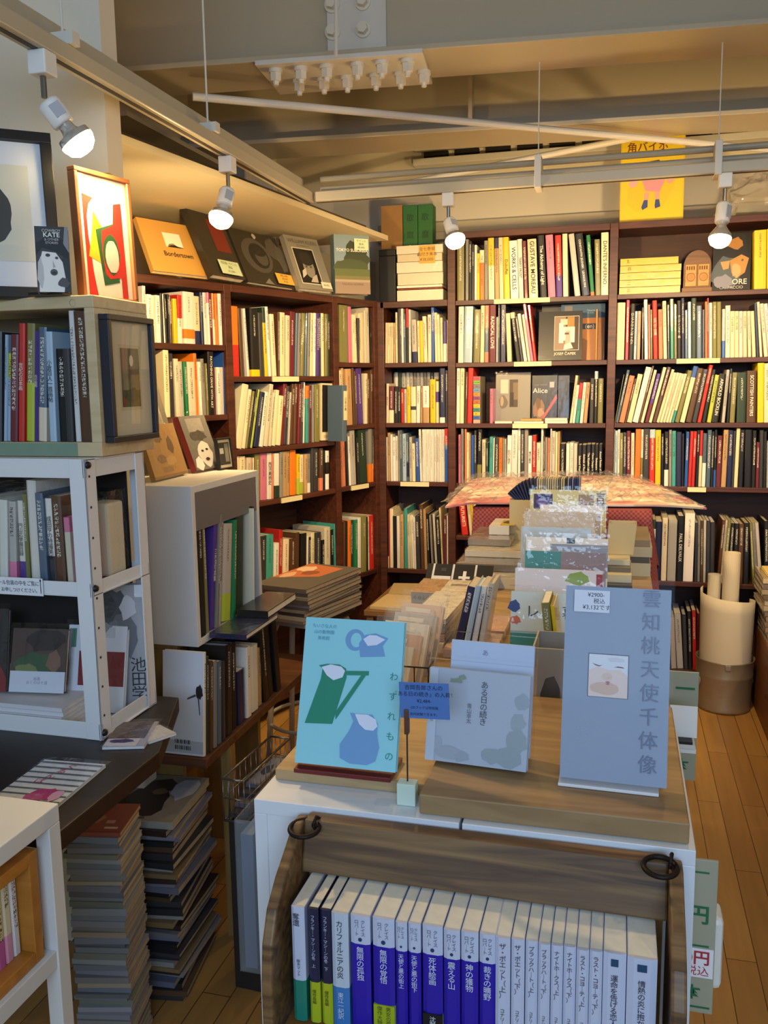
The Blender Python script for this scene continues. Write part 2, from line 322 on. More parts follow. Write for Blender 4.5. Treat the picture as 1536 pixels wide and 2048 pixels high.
# shop window wall behind the camera, daylight comes through it
g = MB().box(-3, -.9, -2.9, -2.8, 0, 3.15).box(1.9, 3, -2.9, -2.8, 0, 3.15).box(-.9, 1.9, -2.9, -2.8, 0, .8).box(-.9, 1.9, -2.9, -2.8, 2.7, 3.15)
struct('wall_front', g, PLASTER)
# cornice rails and louvre strip on the back wall above the bookcase
zc = on_y(1100, 430, 4.78).z
struct('trim_1', MB().box(-1.3, 2.6, 4.75, 4.82, zc-.06, zc-.005).box(-1.3, 2.6, 4.72, 4.82, zc-.1, zc-.06), mat('b9ae92', .5), bevel=.004)
zl = on_y(1150, 283, 4.8).z
struct('trim_2', MB().box(-1.1, 2.6, 4.74, 4.82, zl-.07, zl-.035).box(-1.1, 2.6, 4.70, 4.82, zl+.012, zl+.05), STEELW, bevel=.004)
lv = MB(); x = -1.05
while x < 2.5:
    lv.box(x, x+.13, 4.795, 4.822, zl-.03, zl+.008); x += .165
struct('trim_3', lv, mat('17130d', .8))
# ---- steel roof beams
def beam(name, p1, p2, width, zb, hh, ext=(0, 0), split=0.0):
    u = (p2-p1); u.z = 0; u.normalize(); L = (p2-p1).length; M = frame((p1.x, p1.y, zb), u)
    b = MB().box(-ext[0], L+ext[1], 0, width, 0, .018).box(-ext[0], L+ext[1], width/2-.007, width/2+.007, .018, hh).box(-ext[0], L+ext[1], 0, width, hh, hh+.018)
    return struct(name, b, STEEL, M, bevel=.003), M
ZB = 2.55
pa, pb = on_z(225, 145, ZB), on_z(1536, 47, ZB)
beam1, BM = beam('beam', pa, pb, .27, ZB, .58, (.6, 1.6))
u1 = BM.to_3x3() @ V((1, 0, 0))
def along(px, z=ZB): return on_line(px, V((pa.x, pa.y, z)), u1)
# bolted splice: cover plate under the flange and hexagon bolts pointing down
t0, t1 = along(512), along(846)
MB().box(t0, t1, -.015, .285, -.016, -.0005).build('splice_plate', STEELW, beam1, bevel=.002)
hexm = mat('e6dfcc', .35)
def bolt(x, y, z, up=-1, r=.02, L=.05):
    o = MB().cyl((x, y, z), (x, y, z+up*.012), r*1.15, r*1.15, 16).cyl((x, y, z+up*.012), (x, y, z+up*L*.75), r, r*.95, 6).cyl((x, y, z+up*L*.75), (x, y, z+up*L), r*.5, r*.42, 10)
    return o.build('bolt', hexm, beam1)
for px in (545, 596, 648, 710, 760, 812): bolt(along(px), .035, -.016)
for px in (572, 624, 673, 733, 785, 834): bolt(along(px, ZB)+.005, .15, -.016)
# bolts and lap plate on the web
wl = MB().box(along(640), along(762), .116, .127, .025, .5).build('web_plate', STEELW, beam1, bevel=.002)
for px in (652, 715):
    for zz in (.115, .2, .285):
        x = along(px, ZB)
        MB().cyl((x, .116, zz), (x, .108, zz), .026, .026, 18).cyl((x, .108, zz), (x, .085, zz), .019, .018, 6).build('bolt', hexm, beam1)
ZB2 = 2.5
qa, qb = on_z(768, 272, ZB2), on_z(1536, 225, ZB2)
qw = (on_z(1100, 272, ZB2)-on_z(1100, 252, ZB2)).length+.05
beam2, BM2 = beam('beam', qa, qb, .26, ZB2, .63, (1.0, 1.5))
qq = BM2.to_3x3() @ V((1, 0, 0))
def along2(px, z=ZB2): return on_line(px, V((qa.x, qa.y, z)), qq)
for px in (940,): MB().box(along2(px)-.008, along2(px)+.008, .005, .123, .018, .63).build('stiffener', STEEL, beam2)
# side beam running back along the left, with its gusset and bolts
b3 = MB().box(-1.99, -1.73, 2.95, 4.6, 2.46, 2.478).box(-1.867, -1.853, 2.95, 4.6, 2.478, 3.13)
beam3 = struct('beam', b3, STEEL)
for y in (3.55, 3.68, 3.81):
    MB().cyl((-1.853, y, 2.62), (-1.84, y, 2.62), .026, .026, 16).cyl((-1.84, y, 2.62), (-1.815, y, 2.62), .02, .019, 6).build('bolt', hexm, beam3)
colp = on_z(505, 300, 2.3)
cD = 3.95
c0, c1 = at_d(445, 300, cD), at_d(546, 300, cD)
col = struct('pillar', MB().box(c0.x, c1.x, c0.y+.06, c0.y+.1, 2.12, 3.15).box(c0.x+.1, c0.x+.115, c0.y, c0.y+.06, 2.12, 3.15), STEEL, bevel=.003)
gp = [at_d(x, y, cD-.03) for x, y in ((447, 192), (545, 188), (545, 300), (515, 334), (500, 330), (462, 262))]
MB().prism(gp, (0, .012, 0)).build('gusset_plate', STEELW, col)
for x, y in ((516, 245), (516, 215)):
    p = at_d(x, y, cD-.04); MB().cyl(p, p+V((0, -.01, 0)), .02, .02, 16).cyl(p+V((0, -.01, 0)), p+V((0, -.03, 0)), .015, .014, 6).build('bolt', hexm, col)
# diagonal brace rods under the roof
def rod(name, p0, p1, r, label):
    o = MB().cyl(p0, p1, r, r, 12).build(name, STEELW, smooth=False); tag(o, kind='structure'); return o
rod('beam_brace', at_d(385, 193, 2.9), at_d(1560, 301, 3.75), .013, '')
rod('beam_brace', at_d(668, 396, 4.3), at_d(1560, 216, 3.5), .014, '')
# hanger rods from the roof to the lighting track
hang = MB()
for (px, y0, y1, D) in ((672, 0, 112, 2.62),): hang.cyl(at_d(px, y0-60, D), at_d(px, y1, D), .006, .006, 8)
struct('beam_hanger', hang, STEELW)
# ---- soffit board above the diagonal bookcase
ZS = 2.17
f1, f2 = on_z(250, 287, ZS), on_z(768, 478, ZS)
fd = (f2-f1).normalized()
sp_ = [f1-fd*.05, f2+fd*.05, f2+fd*.05+V((-.5, .05, 0)), f1-fd*.05+V((-.9, .3, 0))]
so = struct('ceiling_soffit', MB().prism([(p.x, p.y, ZS) for p in sp_], (0, 0, .022)), mat('ddd0ae', .65, noise=.03, nscale=4)); recalc(so)
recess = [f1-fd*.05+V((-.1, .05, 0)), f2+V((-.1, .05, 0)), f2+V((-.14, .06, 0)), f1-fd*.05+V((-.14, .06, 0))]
recalc(struct('wall_recess_shade', MB().prism([(p.x, p.y, ZS+.024) for p in recess], (0, 0, .05)), mat('5a4c38', .8)))  # dark-coloured strip that paints in the shade of the gap above the soffit
# ================================================================ lighting track
ZT, XT, YT = 2.15, -1.11, 3.12
RAIL = mat('bdb49c', .35); DARKM = mat('2b2823', .5)
lt = thing('lighting_track', 'cream double lighting track running from the near left corner to the back corner', 'lighting track', (XT, 2.0, ZT))
MB().box(-.02, .02, -1.4, YT-2.0, 0, .035).build('lamp_rail', RAIL, lt, bevel=.003)
MB().box(-.006, .006, -1.4, YT-2.0, -.0012, 0).build('rail_slot', DARKM, lt)
MB().box(-.057, -.02, -1.4, YT-2.0, .03, .05).box(-.057, -.052, -1.4, YT-2.0, .05, .075).box(-.025, -.02, -1.4, YT-2.0, .05, .085).build('cable_channel', mat('b9b09a', .4), lt, bevel=.002)
for y in (-.35, .30):
    MB().box(-.03, .03, y, y+.025, .035, .06).cyl((0, y+.012, .05), (0, y+.012, .98), .0028, .0028, 8).build('hanger', STEELW, lt)
bt = thing('lighting_track', 'cream lighting track crossing in front of the back bookcase from the corner to the right', 'lighting track', (0, YT, ZT))
XE = XT+.0
MB().box(XE+.03, 2.2, -.02, .02, 0, .035).build('lamp_rail', RAIL, bt, bevel=.003)
MB().box(XE+.03, 2.2, -.006, .006, -.0012, 0).build('rail_slot', DARKM, bt)
for k in range(2): MB().cyl((XE+.03, .05, .055+k*.035), (2.2, .05, .055+k*.035), .011, .011, 12).build('conduit', mat('a8a08a', .35), bt)
for x in (-.3, .27):
    MB().box(x, x+.022, -.026, .065, -.006, .1).build('bracket', STEELW, bt, bevel=.002)
    MB().cyl((x+.011, 0, .1), (x+.011, 0, .398), .002, .002, 8).build('hanger', STEELW, bt)
LABL = ['white spotlight nearest the framed abstract print on the left', 'white spotlight above the square dark art books on the diagonal bookcase',
        'white spotlight in front of the wrapped white books and the centre bay', 'white spotlight in front of the wooden arched ornament in the right bay']
AD = [on_x(88, 181, XT), on_x(456, 360, XT), on_y(897, 416, YT), on_y(1449, 398, YT)]
BULB = [((172, 305), .05), ((438, 452), -.02), ((914, 492), -.03), ((1438, 493), 0.0)]
def lamp(i):
    a = AD[i].copy(); a.z = ZT
    D = (a-CP).dot(CF); (bx, by), dd = BULB[i]; tip = at_d(bx, by, D+dd)
    r = thing('track_spotlight', LABL[i], 'spotlight', T(*a), 'spotlights on the lighting tracks')
    q = tip-a; j = V((0, 0, -.085)); ax = (q-j).normalized(); Lq = (q-j).length
    MB().box(-.02, .02, -.02, .02, -.045, 0).build('track_adapter', mat('f0eee8', .4), r, bevel=.003)
    MB().cyl((0, 0, -.045), j, .006, .006, 10).build('stem', mat('8a8a88', .25, .9), r)
    M = frame(j, ax.orthogonal(), ax)
    s0 = .008; s1 = Lq*.48; s2 = Lq-.028
    MB().lathe([(0, s0), (.020, s0), (.023, s0+.006), (.023, s1-.004), (.021, s1), (0, s1)], M).build('socket', mat('f3f1ec', .35), r, smooth=True)
    MB().box(-.011, .011, -.0238, -.022, s0+.012, s1-.012).build('rating_label', mat('b9bcc4', .5), r, M)
    MB().lathe([(.014, s1), (.0155, s1+.012), (.02, s1+.02), (.033, s2-.012), (.035, s2)], M).build('bulb_reflector', mat('d8d4cc', .2, .6), r, smooth=True)
    MB().lathe([(.035, s2), (.0345, s2+.006), (.029, s2+.019), (.017, s2+.028), (0.0005, s2+.031)], M).build('bulb_glass', emit('ffdf9a', 26), r, smooth=True)
    w = Matrix.Translation(a)@M@V((0, 0, s2+.045))
    aims = [V((-1.25, 2.0, 1.3)), V((-1.75, 3.4, 1.3)), V((-.65, 4.4, 1.4)), V((.5, 4.4, 1.5))]
    pl_ = bpy.data.lights.new('lamp_glow', 'POINT'); pl_.energy = LAMP_P[i]*(.03, .08, .11, .11)[i]; pl_.color = WARM; pl_.shadow_soft_size = .03; po = bpy.data.objects.new('lamp_glow', pl_); COL.objects.link(po); po.location = w
    l = spot('lamp_light', w, aims[i] if i else w+(M.to_3x3()@V((0, 0, 1))), LAMP_P[i], 168, .9)
    return r
for i in range(4): lamp(i)
# upper left cable tray
tr = on_z(150, 0, 2.75)
struct('trim_4', MB().box(tr.x-.03, tr.x+.03, .2, 1.92, 2.75, 2.8), STEEL, bevel=.003)
# ================================================================ bookcases
BW = wood('3c1c13', '5c3222', (3, 40, 40), .42)
BWD = wood('301711', '45241a', (3, 30, 30), .6)
def at_back(px): return on_line(px, V((0, 4.3, 1.5)), V((1, 0, 0)))
PB = dict(p=V((0, 4.3, 0)), d=V((1, 0, 0)), n=V((0, 1, 0)))
PD = dict(p=CORN, d=DG, n=NDG)
XB = [-1.172, at_back(903), at_back(1222), 2.1]
TH = .022; DEP = .27
def bookcase(M, label, posts, shelves, top, dep=DEP):
    """posts: x of post centres; shelves[i]: heights of bay i; top[i]: height of the top board of bay i"""
    r = thing('bookcase', label, 'bookcase', M)
    for i, x in enumerate(posts):
        h = max(top[max(0, i-1):i+1] or [top[-1]]) if i < len(posts)-1 else top[-1]
        MB().box(x-.019, x+.019, 0, dep, 0, h).build('side_panel', BW, r, bevel=.002)
    for i in range(len(posts)-1):
        x0, x1 = posts[i]+.02, posts[i+1]-.02
        MB().box(x0, x1, dep-.012, dep-.002, .03, top[i]-.03).build('back_panel', BWD, r)
        for z in shelves[i]: MB().box(x0, x1, .004, dep-.013, z-TH, z).build('shelf', BW, r, bevel=.0015)
        MB().box(x0-.018 if i == 0 else x0, x1, .0, dep-.013, top[i]-.03, top[i]).build('top_board', BW, r, bevel=.0015)
    return r
ZB5 = [1.893, 1.595, 1.298, 1.0, .734, .12]; ZB6 = [1.893, 1.594, 1.299, 1.0, .544, .11]; ZB4 = [1.601, 1.301, 1.004, .55, .1]
bc1 = bookcase(T(0, 4.3, 0), 'dark brown bookcase filling the back wall behind the lighting track', XB, [ZB4, ZB5, ZB6], [1.9, 2.215, 2.215])
# diagonal bookcase, x measured from its left end
sD = lambda px: on_line(px, CORN+V((0, 0, 1.5)), DG)
LEFT = -2.05
PX = [LEFT, sD(462), sD(674), -.012]
bc2 = bookcase(frame(CORN+DG*LEFT, DG), 'dark brown bookcase standing diagonally along the left with books face out on top', [p-LEFT for p in PX],
               [[1.662, 1.384, 1.005, .5], [1.537, 1.235, 1.004, .56, .1], [1.602, 1.301, 1.005, .553, .1]], [1.905, 1.905, 1.905])
BAYS = {id(PB): (XB, [ZB4, ZB5, ZB6], [1.9, 2.215, 2.215]), id(PD): (PX, [[1.662, 1.384, 1.005, .5], [1.537, 1.235, 1.004, .56, .1], [1.602, 1.301, 1.005, .553, .1]], [1.905, 1.905, 1.905])}
# printed strips on shelf edges
def strip(par, M, px0, px1, z, pl):
    a = on_line(px0, pl['p']+V((0, 0, z-.011)), pl['d']); b = on_line(px1, pl['p']+V((0, 0, z-.011)), pl['d'])
    w = pl['p']+pl['d']*a; inv = par.matrix_world.inverted(); p = inv @ V((w.x, w.y, z))
    MB().box(p.x, p.x+(b-a), -.0025, .0035, -.023, -.001).build('shelf_label', mat('e6dbb0', .6), par, T(0, 0, z))
for a in ((988, 1100, 1.893), (1028, 1103, 1.595), (1353, 1440, 1.594), (801, 858, 1.004), (1375, 1412, 1.0), (1025, 1095, 1.298)): strip(bc1, None, a[0], a[1], a[2], PB)
for a in ((545, 597, 1.537), (563, 604, 1.004), (703, 737, 1.005)): strip(bc2, None, a[0], a[1], a[2], PD)
# ================================================================ rows of books
PEND = []
def fit_label(look, base, i, where):
    for lk in (look, base):
        for pre in (' from the left on ', ' from left on '):
            for w in (where, where.replace('the ', '', 1), where.replace('the ', '').replace(' of ', ', ')):
                l = lk+', '+ORD[i]+pre+w
                if len(l.replace(',', '').split()) <= 16: return l
    return l
def make_book(a):
    r = thing('book', a['label'], 'book', a['M'], a['group'])
    book_parts(r, a['t'], a['d'], a['h'], a['col'], a['pc'], hard=a['hard'], glossy=a['glossy'], **a['k'])
    t, h = a['t'], a['h']; col = a['col']; lum = .2*col[0]+.7*col[1]+.1*col[2]; tc = '2a2420' if lum > .2 else 'efe8d8'
    if a['title']:
        tt, *q = a['title'].split('|'); sz = min(t*.72, h*.9/(len(tt)*.62)); dtext(r, tt, sz, (0, -.0006, h*.52), color=q[0] if q else tc, bold=.012, name='spine_title')
    if a['jp']:
        tt, *q = a['jp'].split('|'); sz = min(t*.75, h*.85/(len(tt)*.95)); vtext(r, tt, sz, (0, -.0006, h*.55), color=q[0] if q else tc, name='spine_title')
    return r
def row(where, group, pl, zs, crop, ybase, data, depth=.235, inset=.012, pages=None, kind='book', maxh=None, hard=None, noun=None, now=False, lim=None):
    ox, oy, sc = crop; d, n = pl['d'], pl['n']; P = pl['p']+n*inset
    ent = [e.strip() for e in data.split(';') if e.strip()]
    B = []
    for i, e in enumerate(ent):
        f = e.split(','); xl, xr, yt, dx = [float(q) for q in f[:4]]; ck = f[4]
        band = title = look = jp = None; glossy = rnd.random() < .4
        for o in f[5:]:
            o = o.strip()
            if o.startswith('b:'): _, c, z0, z1 = o.split(':'); band = (c, float(z0), float(z1))
            elif o.startswith('T:'): title = o[2:]
            elif o.startswith('J:'): jp = o[2:]
            elif o.startswith('L:'): look = o[2:]
            elif o == 'W': glossy = True
            elif o == 'M': glossy = False
        px0, px1, py = ox+xl/sc, ox+xr/sc, oy+yt/sc; zp = P+V((0, 0, zs))
        s0, s1 = on_line(px0, zp, d), on_line(px1, zp, d)
        tp = on_p(ox+(xl+dx)/sc, py, P, n); st = (tp-P).dot(d); zt = tp.z
        if maxh: zt = min(zt, zs+maxh)
        B.append(dict(s0=s0, s1=s1, tl=max(-.5, min(.5, (st-s0)/max(.05, zt-zs))), hz=zt-zs, ck=ck, band=band, title=title, look=look, jp=jp, glossy=glossy, area=(px1-px0)*(oy+ybase/sc-py)*(.5 if py > 975 and px0 > 505 else 1)*(3 if title or jp else 1)))
    # keep them between the posts, below the next board and clear of one another
    if lim is None and id(pl) in BAYS:
        posts, sh, top = BAYS[id(pl)]; m = sum(b['s0'] for b in B)/len(B); bi = max(0, min(len(posts)-2, sum(1 for q in posts if q < m)-1))
        up = [z for z in sh[bi] if z > zs+.05]; lim = (posts[bi]+.0205, posts[bi+1]-.0205, (min(up)-TH if up else top[bi]-.03)-zs-.004)
    lo, hi, hm = lim if lim else (-1e9, 1e9, 1e9)
    for q, b in enumerate(B):
        if b['hz'] > hm: b['hz'] = hm
        b['s0'] = max(b['s0'], lo); b['s1'] = min(b['s1'], hi)
        if q: b['s0'] = max(b['s0'], B[q-1]['s1']+.0004)
        b['s1'] = max(b['s1'], b['s0']+.004)
        if abs(b['tl']) < .012: b['tl'] = 0.0
    for q in range(len(B)-1, -1, -1):
        b = B[q]; z = b['hz']
        if q == len(B)-1: mx = (hi-b['s1'])/z
        else: z = min(z, B[q+1]['hz']); mx = B[q+1]['tl']+(B[q+1]['s0']-b['s1'])/z
        if b['tl'] > 0 and b['tl'] > mx: b['tl'] = max(0.0, mx)
    for q, b in enumerate(B):
        z = b['hz']
        if q == 0: mn = (lo-b['s0'])/z
        else: z = min(z, B[q-1]['hz']); mn = B[q-1]['tl']-(b['s0']-B[q-1]['s1'])/z
        if b['tl'] < mn: b['tl'] = mn
    for i, b in enumerate(B):
        s0, s1, ck, band, title, look, jp = b['s0'], b['s1'], b['ck'], b['band'], b['title'], b['look'], b['jp']
        if s1 > hi+.02 or s0 < lo-.02: continue
        lean = math.atan(b['tl']); c, s = math.cos(lean), math.sin(lean)
        t = max(.003, (s1-s0)*c*.95); h = min(b['hz']/c, (hm-t*abs(s))/c if hm < 9 else 9)
        if lean >= 0: o = P+d*(s1-(s1-s0)*.02-t/2*c)+V((0, 0, zs+t/2*s+.0003))
        else: o = P+d*(s0+(s1-s0)*.02+t/2*c)+V((0, 0, zs-t/2*s+.0003))
        o += n*rnd.uniform(0, .01)
        name = PAL[ck][0]; col = vary(s2l(PAL[ck][1])); th = 'thick ' if t > .032 else ('slim ' if t < .012 else '')
        base = look or (th+name+' '+(noun or kind))
        lk = look or (base+((' with '+PAL[band[0]][0]+' band') if band else ''))
        k = {}
        if band: k = dict(c2=vary(s2l(PAL[band[0]][1])), z0=band[1]*h-1e-4, z1=band[2]*h+1e-4)
        if title or jp: k['lettering'] = False
        a = dict(label=fit_label(lk, base, i, where), group=group, M=frame(o, d*c-V((0, 0, s)), V((0, 0, c))+d*s), t=t, d=min(depth, max(.09, h*rnd.uniform(.66, .78))), h=h, col=col, pc=pages or pcol(),
                 hard=(rnd.random() < .5 if hard is None else hard), glossy=b['glossy'], k=k, title=title, jp=jp, area=b['area'])
        if now: make_book(a)
        else: PEND.append(a)
row('the top shelf of the centre bay', 'books on the top shelf of the centre bay', PB, 1.893, (880, 420, 4.151), 735,
 '140,200,190,0,v;208,234,235,12,e,W;236,262,260,5,k;262,282,285,5,x;284,304,290,-4,w;304,328,360,-8,y;328,366,335,-18,o,b:c:.75:1;366,398,255,-12,e;402,452,222,-22,y,b:c:0:.55;455,490,222,-22,t,b:n:.83:1;492,528,182,-28,c;530,580,225,-22,y,T:Dubuffet;584,652,255,-18,w,T:WORKS & CELLS;654,694,242,-20,w,T:TERRY FROST;699,732,258,-18,m;738,814,243,-16,c,T:GUSTAVE MOREAU;832,886,180,-26,k,T:The Alchemy of Light;898,960,192,-25,p;964,1016,210,-12,r,b:q:0:.35;1022,1064,175,-8,c;1118,1166,180,-55,h,W;1180,1244,185,-62,k,T:CONSTANTIN JELENSKI   LEONOR FINI;1250,1284,210,-38,g,b:f:0:.06;1290,1334,245,-8,v;1336,1404,188,2,c,T:DANTE\'S INFERNO')
row('the second shelf of the centre bay', 'books on the second shelf of the centre bay', PB, 1.595, (905, 590, 4.6545), 625,
 '48,98,108,6,w;100,180,108,12,l,T:fast forward|f4f6f8;188,250,135,8,v;253,290,97,8,c;292,333,97,10,f,b:s:.18:.6;337,400,85,8,m,T:RADICAL LOVE;404,418,205,4,w;420,438,78,3,x,W;440,490,80,2,n,W;508,550,172,-26,c;592,632,165,-62,k,b:c:.88:1;634,660,200,-60,x;664,695,178,-62,w;700,726,185,-58,i;728,754,85,-74,p,W;756,782,95,-60,r')
row('the third shelf of the centre bay', 'books on the third shelf of the centre bay', PB, 1.298, (905, 720, 4.6545), 590,
 '30,64,78,5,w;65,100,75,6,c;112,131,112,10,u;133,180,65,12,r;345,374,268,3,p;1088,1112,145,85,c;1114,1138,235,70,w;1142,1176,215,58,a,b:r:.6:1;1182,1212,210,58,w;1216,1250,210,50,t;1272,1310,170,40,x;1314,1345,105,14,k,b:l:.85:1;1348,1397,172,8,v,W')
row('the fourth shelf of the centre bay', 'books on the fourth shelf of the centre bay', PB, 1.0, (905, 845, 4.6545), 582,
 '52,75,115,2,p;78,102,55,2,e;112,128,62,5,f;128,150,95,5,c;150,167,105,3,t;168,200,118,3,b;200,222,75,6,x;224,265,65,10,v,b:k:.35:1;272,305,160,5,i;308,332,190,5,d;335,368,135,8,a;370,383,145,8,w;385,425,145,10,x;427,458,145,10,o;460,479,150,8,e;480,497,155,6,h;500,540,122,14,w,J:彫刻の歴史;542,598,70,18,w;604,628,55,5,w;630,662,70,6,x;664,698,65,8,e;700,735,125,8,w,J:構成主義者;737,773,122,10,r;777,816,190,5,i;819,838,55,3,w;840,856,130,2,u;857,880,140,0,e;881,902,145,4,f;904,918,55,2,w;920,950,80,6,h;952,972,90,8,c;974,994,85,4,t;997,1042,200,2,k;1052,1085,195,8,w;1087,1120,190,5,w;1122,1156,195,3,h;1160,1198,210,6,k,T:Selected Work;1200,1240,210,5,k,T:Animals of Russia;1242,1281,205,4,k,T:The Rhythm Library;1283,1318,205,3,k,T:Classic Designs in Tin;1320,1354,205,2,k,T:Shakespeare;1356,1394,205,1,k,T:Annual Review of Arts')
row('the second shelf of the right bay', 'books on the second shelf of the right bay', PB, 1.594, (1210, 580, 4.7117), 655,
 '90,180,120,18,c;188,220,80,20,r;222,264,130,28,k,J:ロシアアヴァンギャルド;268,294,200,18,l;297,330,198,16,t;345,362,165,5,u;374,406,85,-6,w;410,430,140,-5,f;432,450,185,-5,v;457,500,100,-10,r,J:近代の工芸展;507,547,185,-6,f;552,586,105,-10,c;590,612,140,-5,x;616,652,85,-4,g,b:v:.55:1;654,680,135,-3,v;682,720,100,-2,k,J:カンディンスキー展;722,752,75,-8,n;755,782,190,-3,s;783,814,112,-2,l;816,862,78,0,d;864,914,150,0,s;916,942,185,0,x;944,964,110,0,o;965,980,75,0,r;983,1014,120,0,w;1016,1054,112,0,v;1056,1096,112,0,v;1099,1132,180,5,b,b:h:.35:1;1134,1180,148,-10,c;1182,1222,200,-3,c;1224,1262,200,0,c;1264,1302,200,0,i;1304,1342,200,-2,i;1348,1380,200,-12,c;1390,1425,200,-36,c;1428,1456,130,-54,k,W;1460,1486,115,-54,i;1502,1540,130,-46,c;1543,1582,130,-46,w;1590,1640,140,-30,e;1645,1690,120,-10,r')
row('the third shelf of the right bay', 'books on the third shelf of the right bay', PB, 1.299, (1210, 710, 4.7117), 640,
 '65,88,185,85,v;90,126,145,108,s;130,180,200,100,f;182,202,225,96,u;204,252,185,105,c;256,310,120,140,w;312,332,105,132,u;334,362,145,128,i;372,408,180,118,m,b:q:.4:1;410,440,120,140,c;445,482,118,142,u;484,512,140,150,c;514,541,170,142,c;543,570,170,138,i;572,598,175,134,c;600,622,180,130,i;624,650,180,128,c,b:a:0:.25;655,698,150,138,v;705,750,110,132,c,b:b:.8:1;760,815,130,125,u;820,865,140,115,x;870,905,98,130,r;912,950,140,105,k;960,1000,190,84,z;1004,1066,180,90,k,T:ARNOLD BOCKLIN;1100,1130,140,48,h;1145,1170,130,34,k;1174,1222,165,38,v;1240,1328,165,12,d,L:thick dark green book;1332,1422,150,5,u,T:SCOTTISH PAINTERS;1437,1498,70,5,y,L:tall pale yellow book;1500,1560,80,2,c;1570,1620,120,0,g')
row('the fourth shelf of the right bay', 'books on the fourth shelf of the right bay', PB, 1.0, (1210, 840, 4.7117), 635,
 '50,80,90,3,i;85,110,100,2,l;112,134,90,2,w;136,165,125,0,v;168,200,125,3,x;203,240,105,2,m;242,273,125,6,i;275,330,85,12,o;332,352,90,8,w,b:v:.2:.5;354,412,85,4,x;416,468,90,8,r,b:l:.85:1;471,523,95,6,y,L:mustard yellow book;526,553,130,4,k;556,598,112,6,k,b:w:0:.3;601,627,95,4,e;629,667,105,4,a;669,718,115,6,n;720,745,130,6,k;747,778,115,22,b;780,812,110,32,r;814,846,110,32,r;850,876,100,30,k;878,908,100,24,c,b:r:.55:1;911,946,130,20,w,b:s:.45:1;950,988,95,15,s;991,1018,110,14,k;1020,1044,95,12,k,b:b:0:.3;1046,1092,150,18,m;1094,1140,95,40,t;1145,1190,100,30,n;1192,1214,105,22,x;1216,1250,80,40,c;1254,1300,95,22,k;1312,1378,95,10,k;1382,1418,100,16,k;1420,1450,215,8,m;1452,1488,100,8,x;1490,1520,110,0,k;1524,1560,200,5,h;1565,1610,120,0,n')
row('the low shelf of the right bay', 'books on the low shelf of the right bay', PB, .544, (1250, 1000, 4.654), 755,
 '236,266,185,26,w,b:d:.85:1;272,330,205,22,n;332,382,165,18,i;388,470,190,22,h,L:broad grey book;474,532,150,24,k,T:PAUL DELVAUX;538,632,125,28,w,L:thick white book;645,672,215,10,x;674,698,190,8,e;700,724,195,8,u;726,750,190,8,h;752,788,195,8,x;790,832,210,8,x;852,880,190,90,u;882,904,190,88,h;906,938,190,88,v;950,985,220,70,k;1000,1040,220,26,k;1050,1095,225,0,u;1100,1150,215,-20,k;1190,1214,215,-42,v;1216,1244,215,-42,e;1250,1282,215,-46,h;1300,1340,200,0,k')
row('the bottom shelf of the right bay', 'books on the bottom shelf of the right bay', PB, .11, (1250, 1000, 4.654), 1600, '430,480,1090,-20,h;486,545,1060,-26,h;550,590,1070,-20,x;592,628,1040,-12,k;632,668,1030,-8,r;672,700,1060,0,m')
row('the low shelf of the centre bay', 'books on the low shelf of the centre bay', PB, .734, (755, 980, 6.678), 610,
 '1122,1208,125,-50,r,T:FUTURISTI;1227,1270,130,-48,i;1272,1306,130,-48,y;1322,1358,130,-56,c')
row('the top shelf of the corner bay', 'books on the top shelf of the corner bay', PB, 1.601, (670, 580, 6.4), 930,
 '600,624,420,2,c;626,648,420,2,c;650,672,420,2,c;674,696,420,2,c;698,720,420,2,c;722,742,420,2,c;745,768,420,0,t;772,796,285,-12,c;803,845,205,-12,x;848,876,228,-24,w;878,906,310,-18,s;908,938,205,-12,k,b:r:.65:1;942,968,250,-14,w;988,1050,380,-18,h,b:n:0:.25;1054,1085,395,-14,c;1087,1130,395,-18,y;1133,1180,338,-20,c;1183,1230,315,-8,i;1234,1270,200,-28,b,W;1276,1310,290,-22,c;1312,1346,315,-16,c;1348,1378,355,-10,c;1382,1425,400,0,w,b:q:.45:1;1428,1460,385,3,i')
row('the back row, second corner shelf', 'back row of books on the second shelf of the corner bay', PB, 1.301, (670, 780, 6.4), 425,
 '640,668,-215,0,e;672,725,-225,0,w;735,800,-225,0,w;805,855,-225,0,d;858,905,-220,0,h;910,952,-225,0,w;956,998,-222,0,h;1002,1040,-222,0,e;1044,1084,-222,0,h;1088,1130,-224,0,h;1134,1174,-224,0,e;1178,1220,-226,0,h;1224,1262,-220,0,x;1266,1330,-224,0,h', depth=.08, inset=.165)
row('the front row, second corner shelf', 'front row of books on the second shelf of the corner bay', PB, 1.301, (670, 780, 6.4), 425,
 '597,685,-80,0,i,J:美術の歩み|8a5a3a;687,748,-45,2,m,b:c:.0:.35;752,798,-30,0,k;800,836,-30,0,k;840,878,-15,0,r;882,914,-10,0,h;918,962,-45,0,y;966,1030,-40,0,c,b:x:.36:.46;1033,1082,-50,2,w;1086,1116,-30,2,t;1122,1205,-50,0,w,b:t:0:.42;1216,1286,-135,0,y,L:pale orange book;1289,1325,-110,0,c,b:q:.5:.75;1338,1405,-275,0,n,b:w:0:.1;1410,1450,-250,3,x', depth=.135)
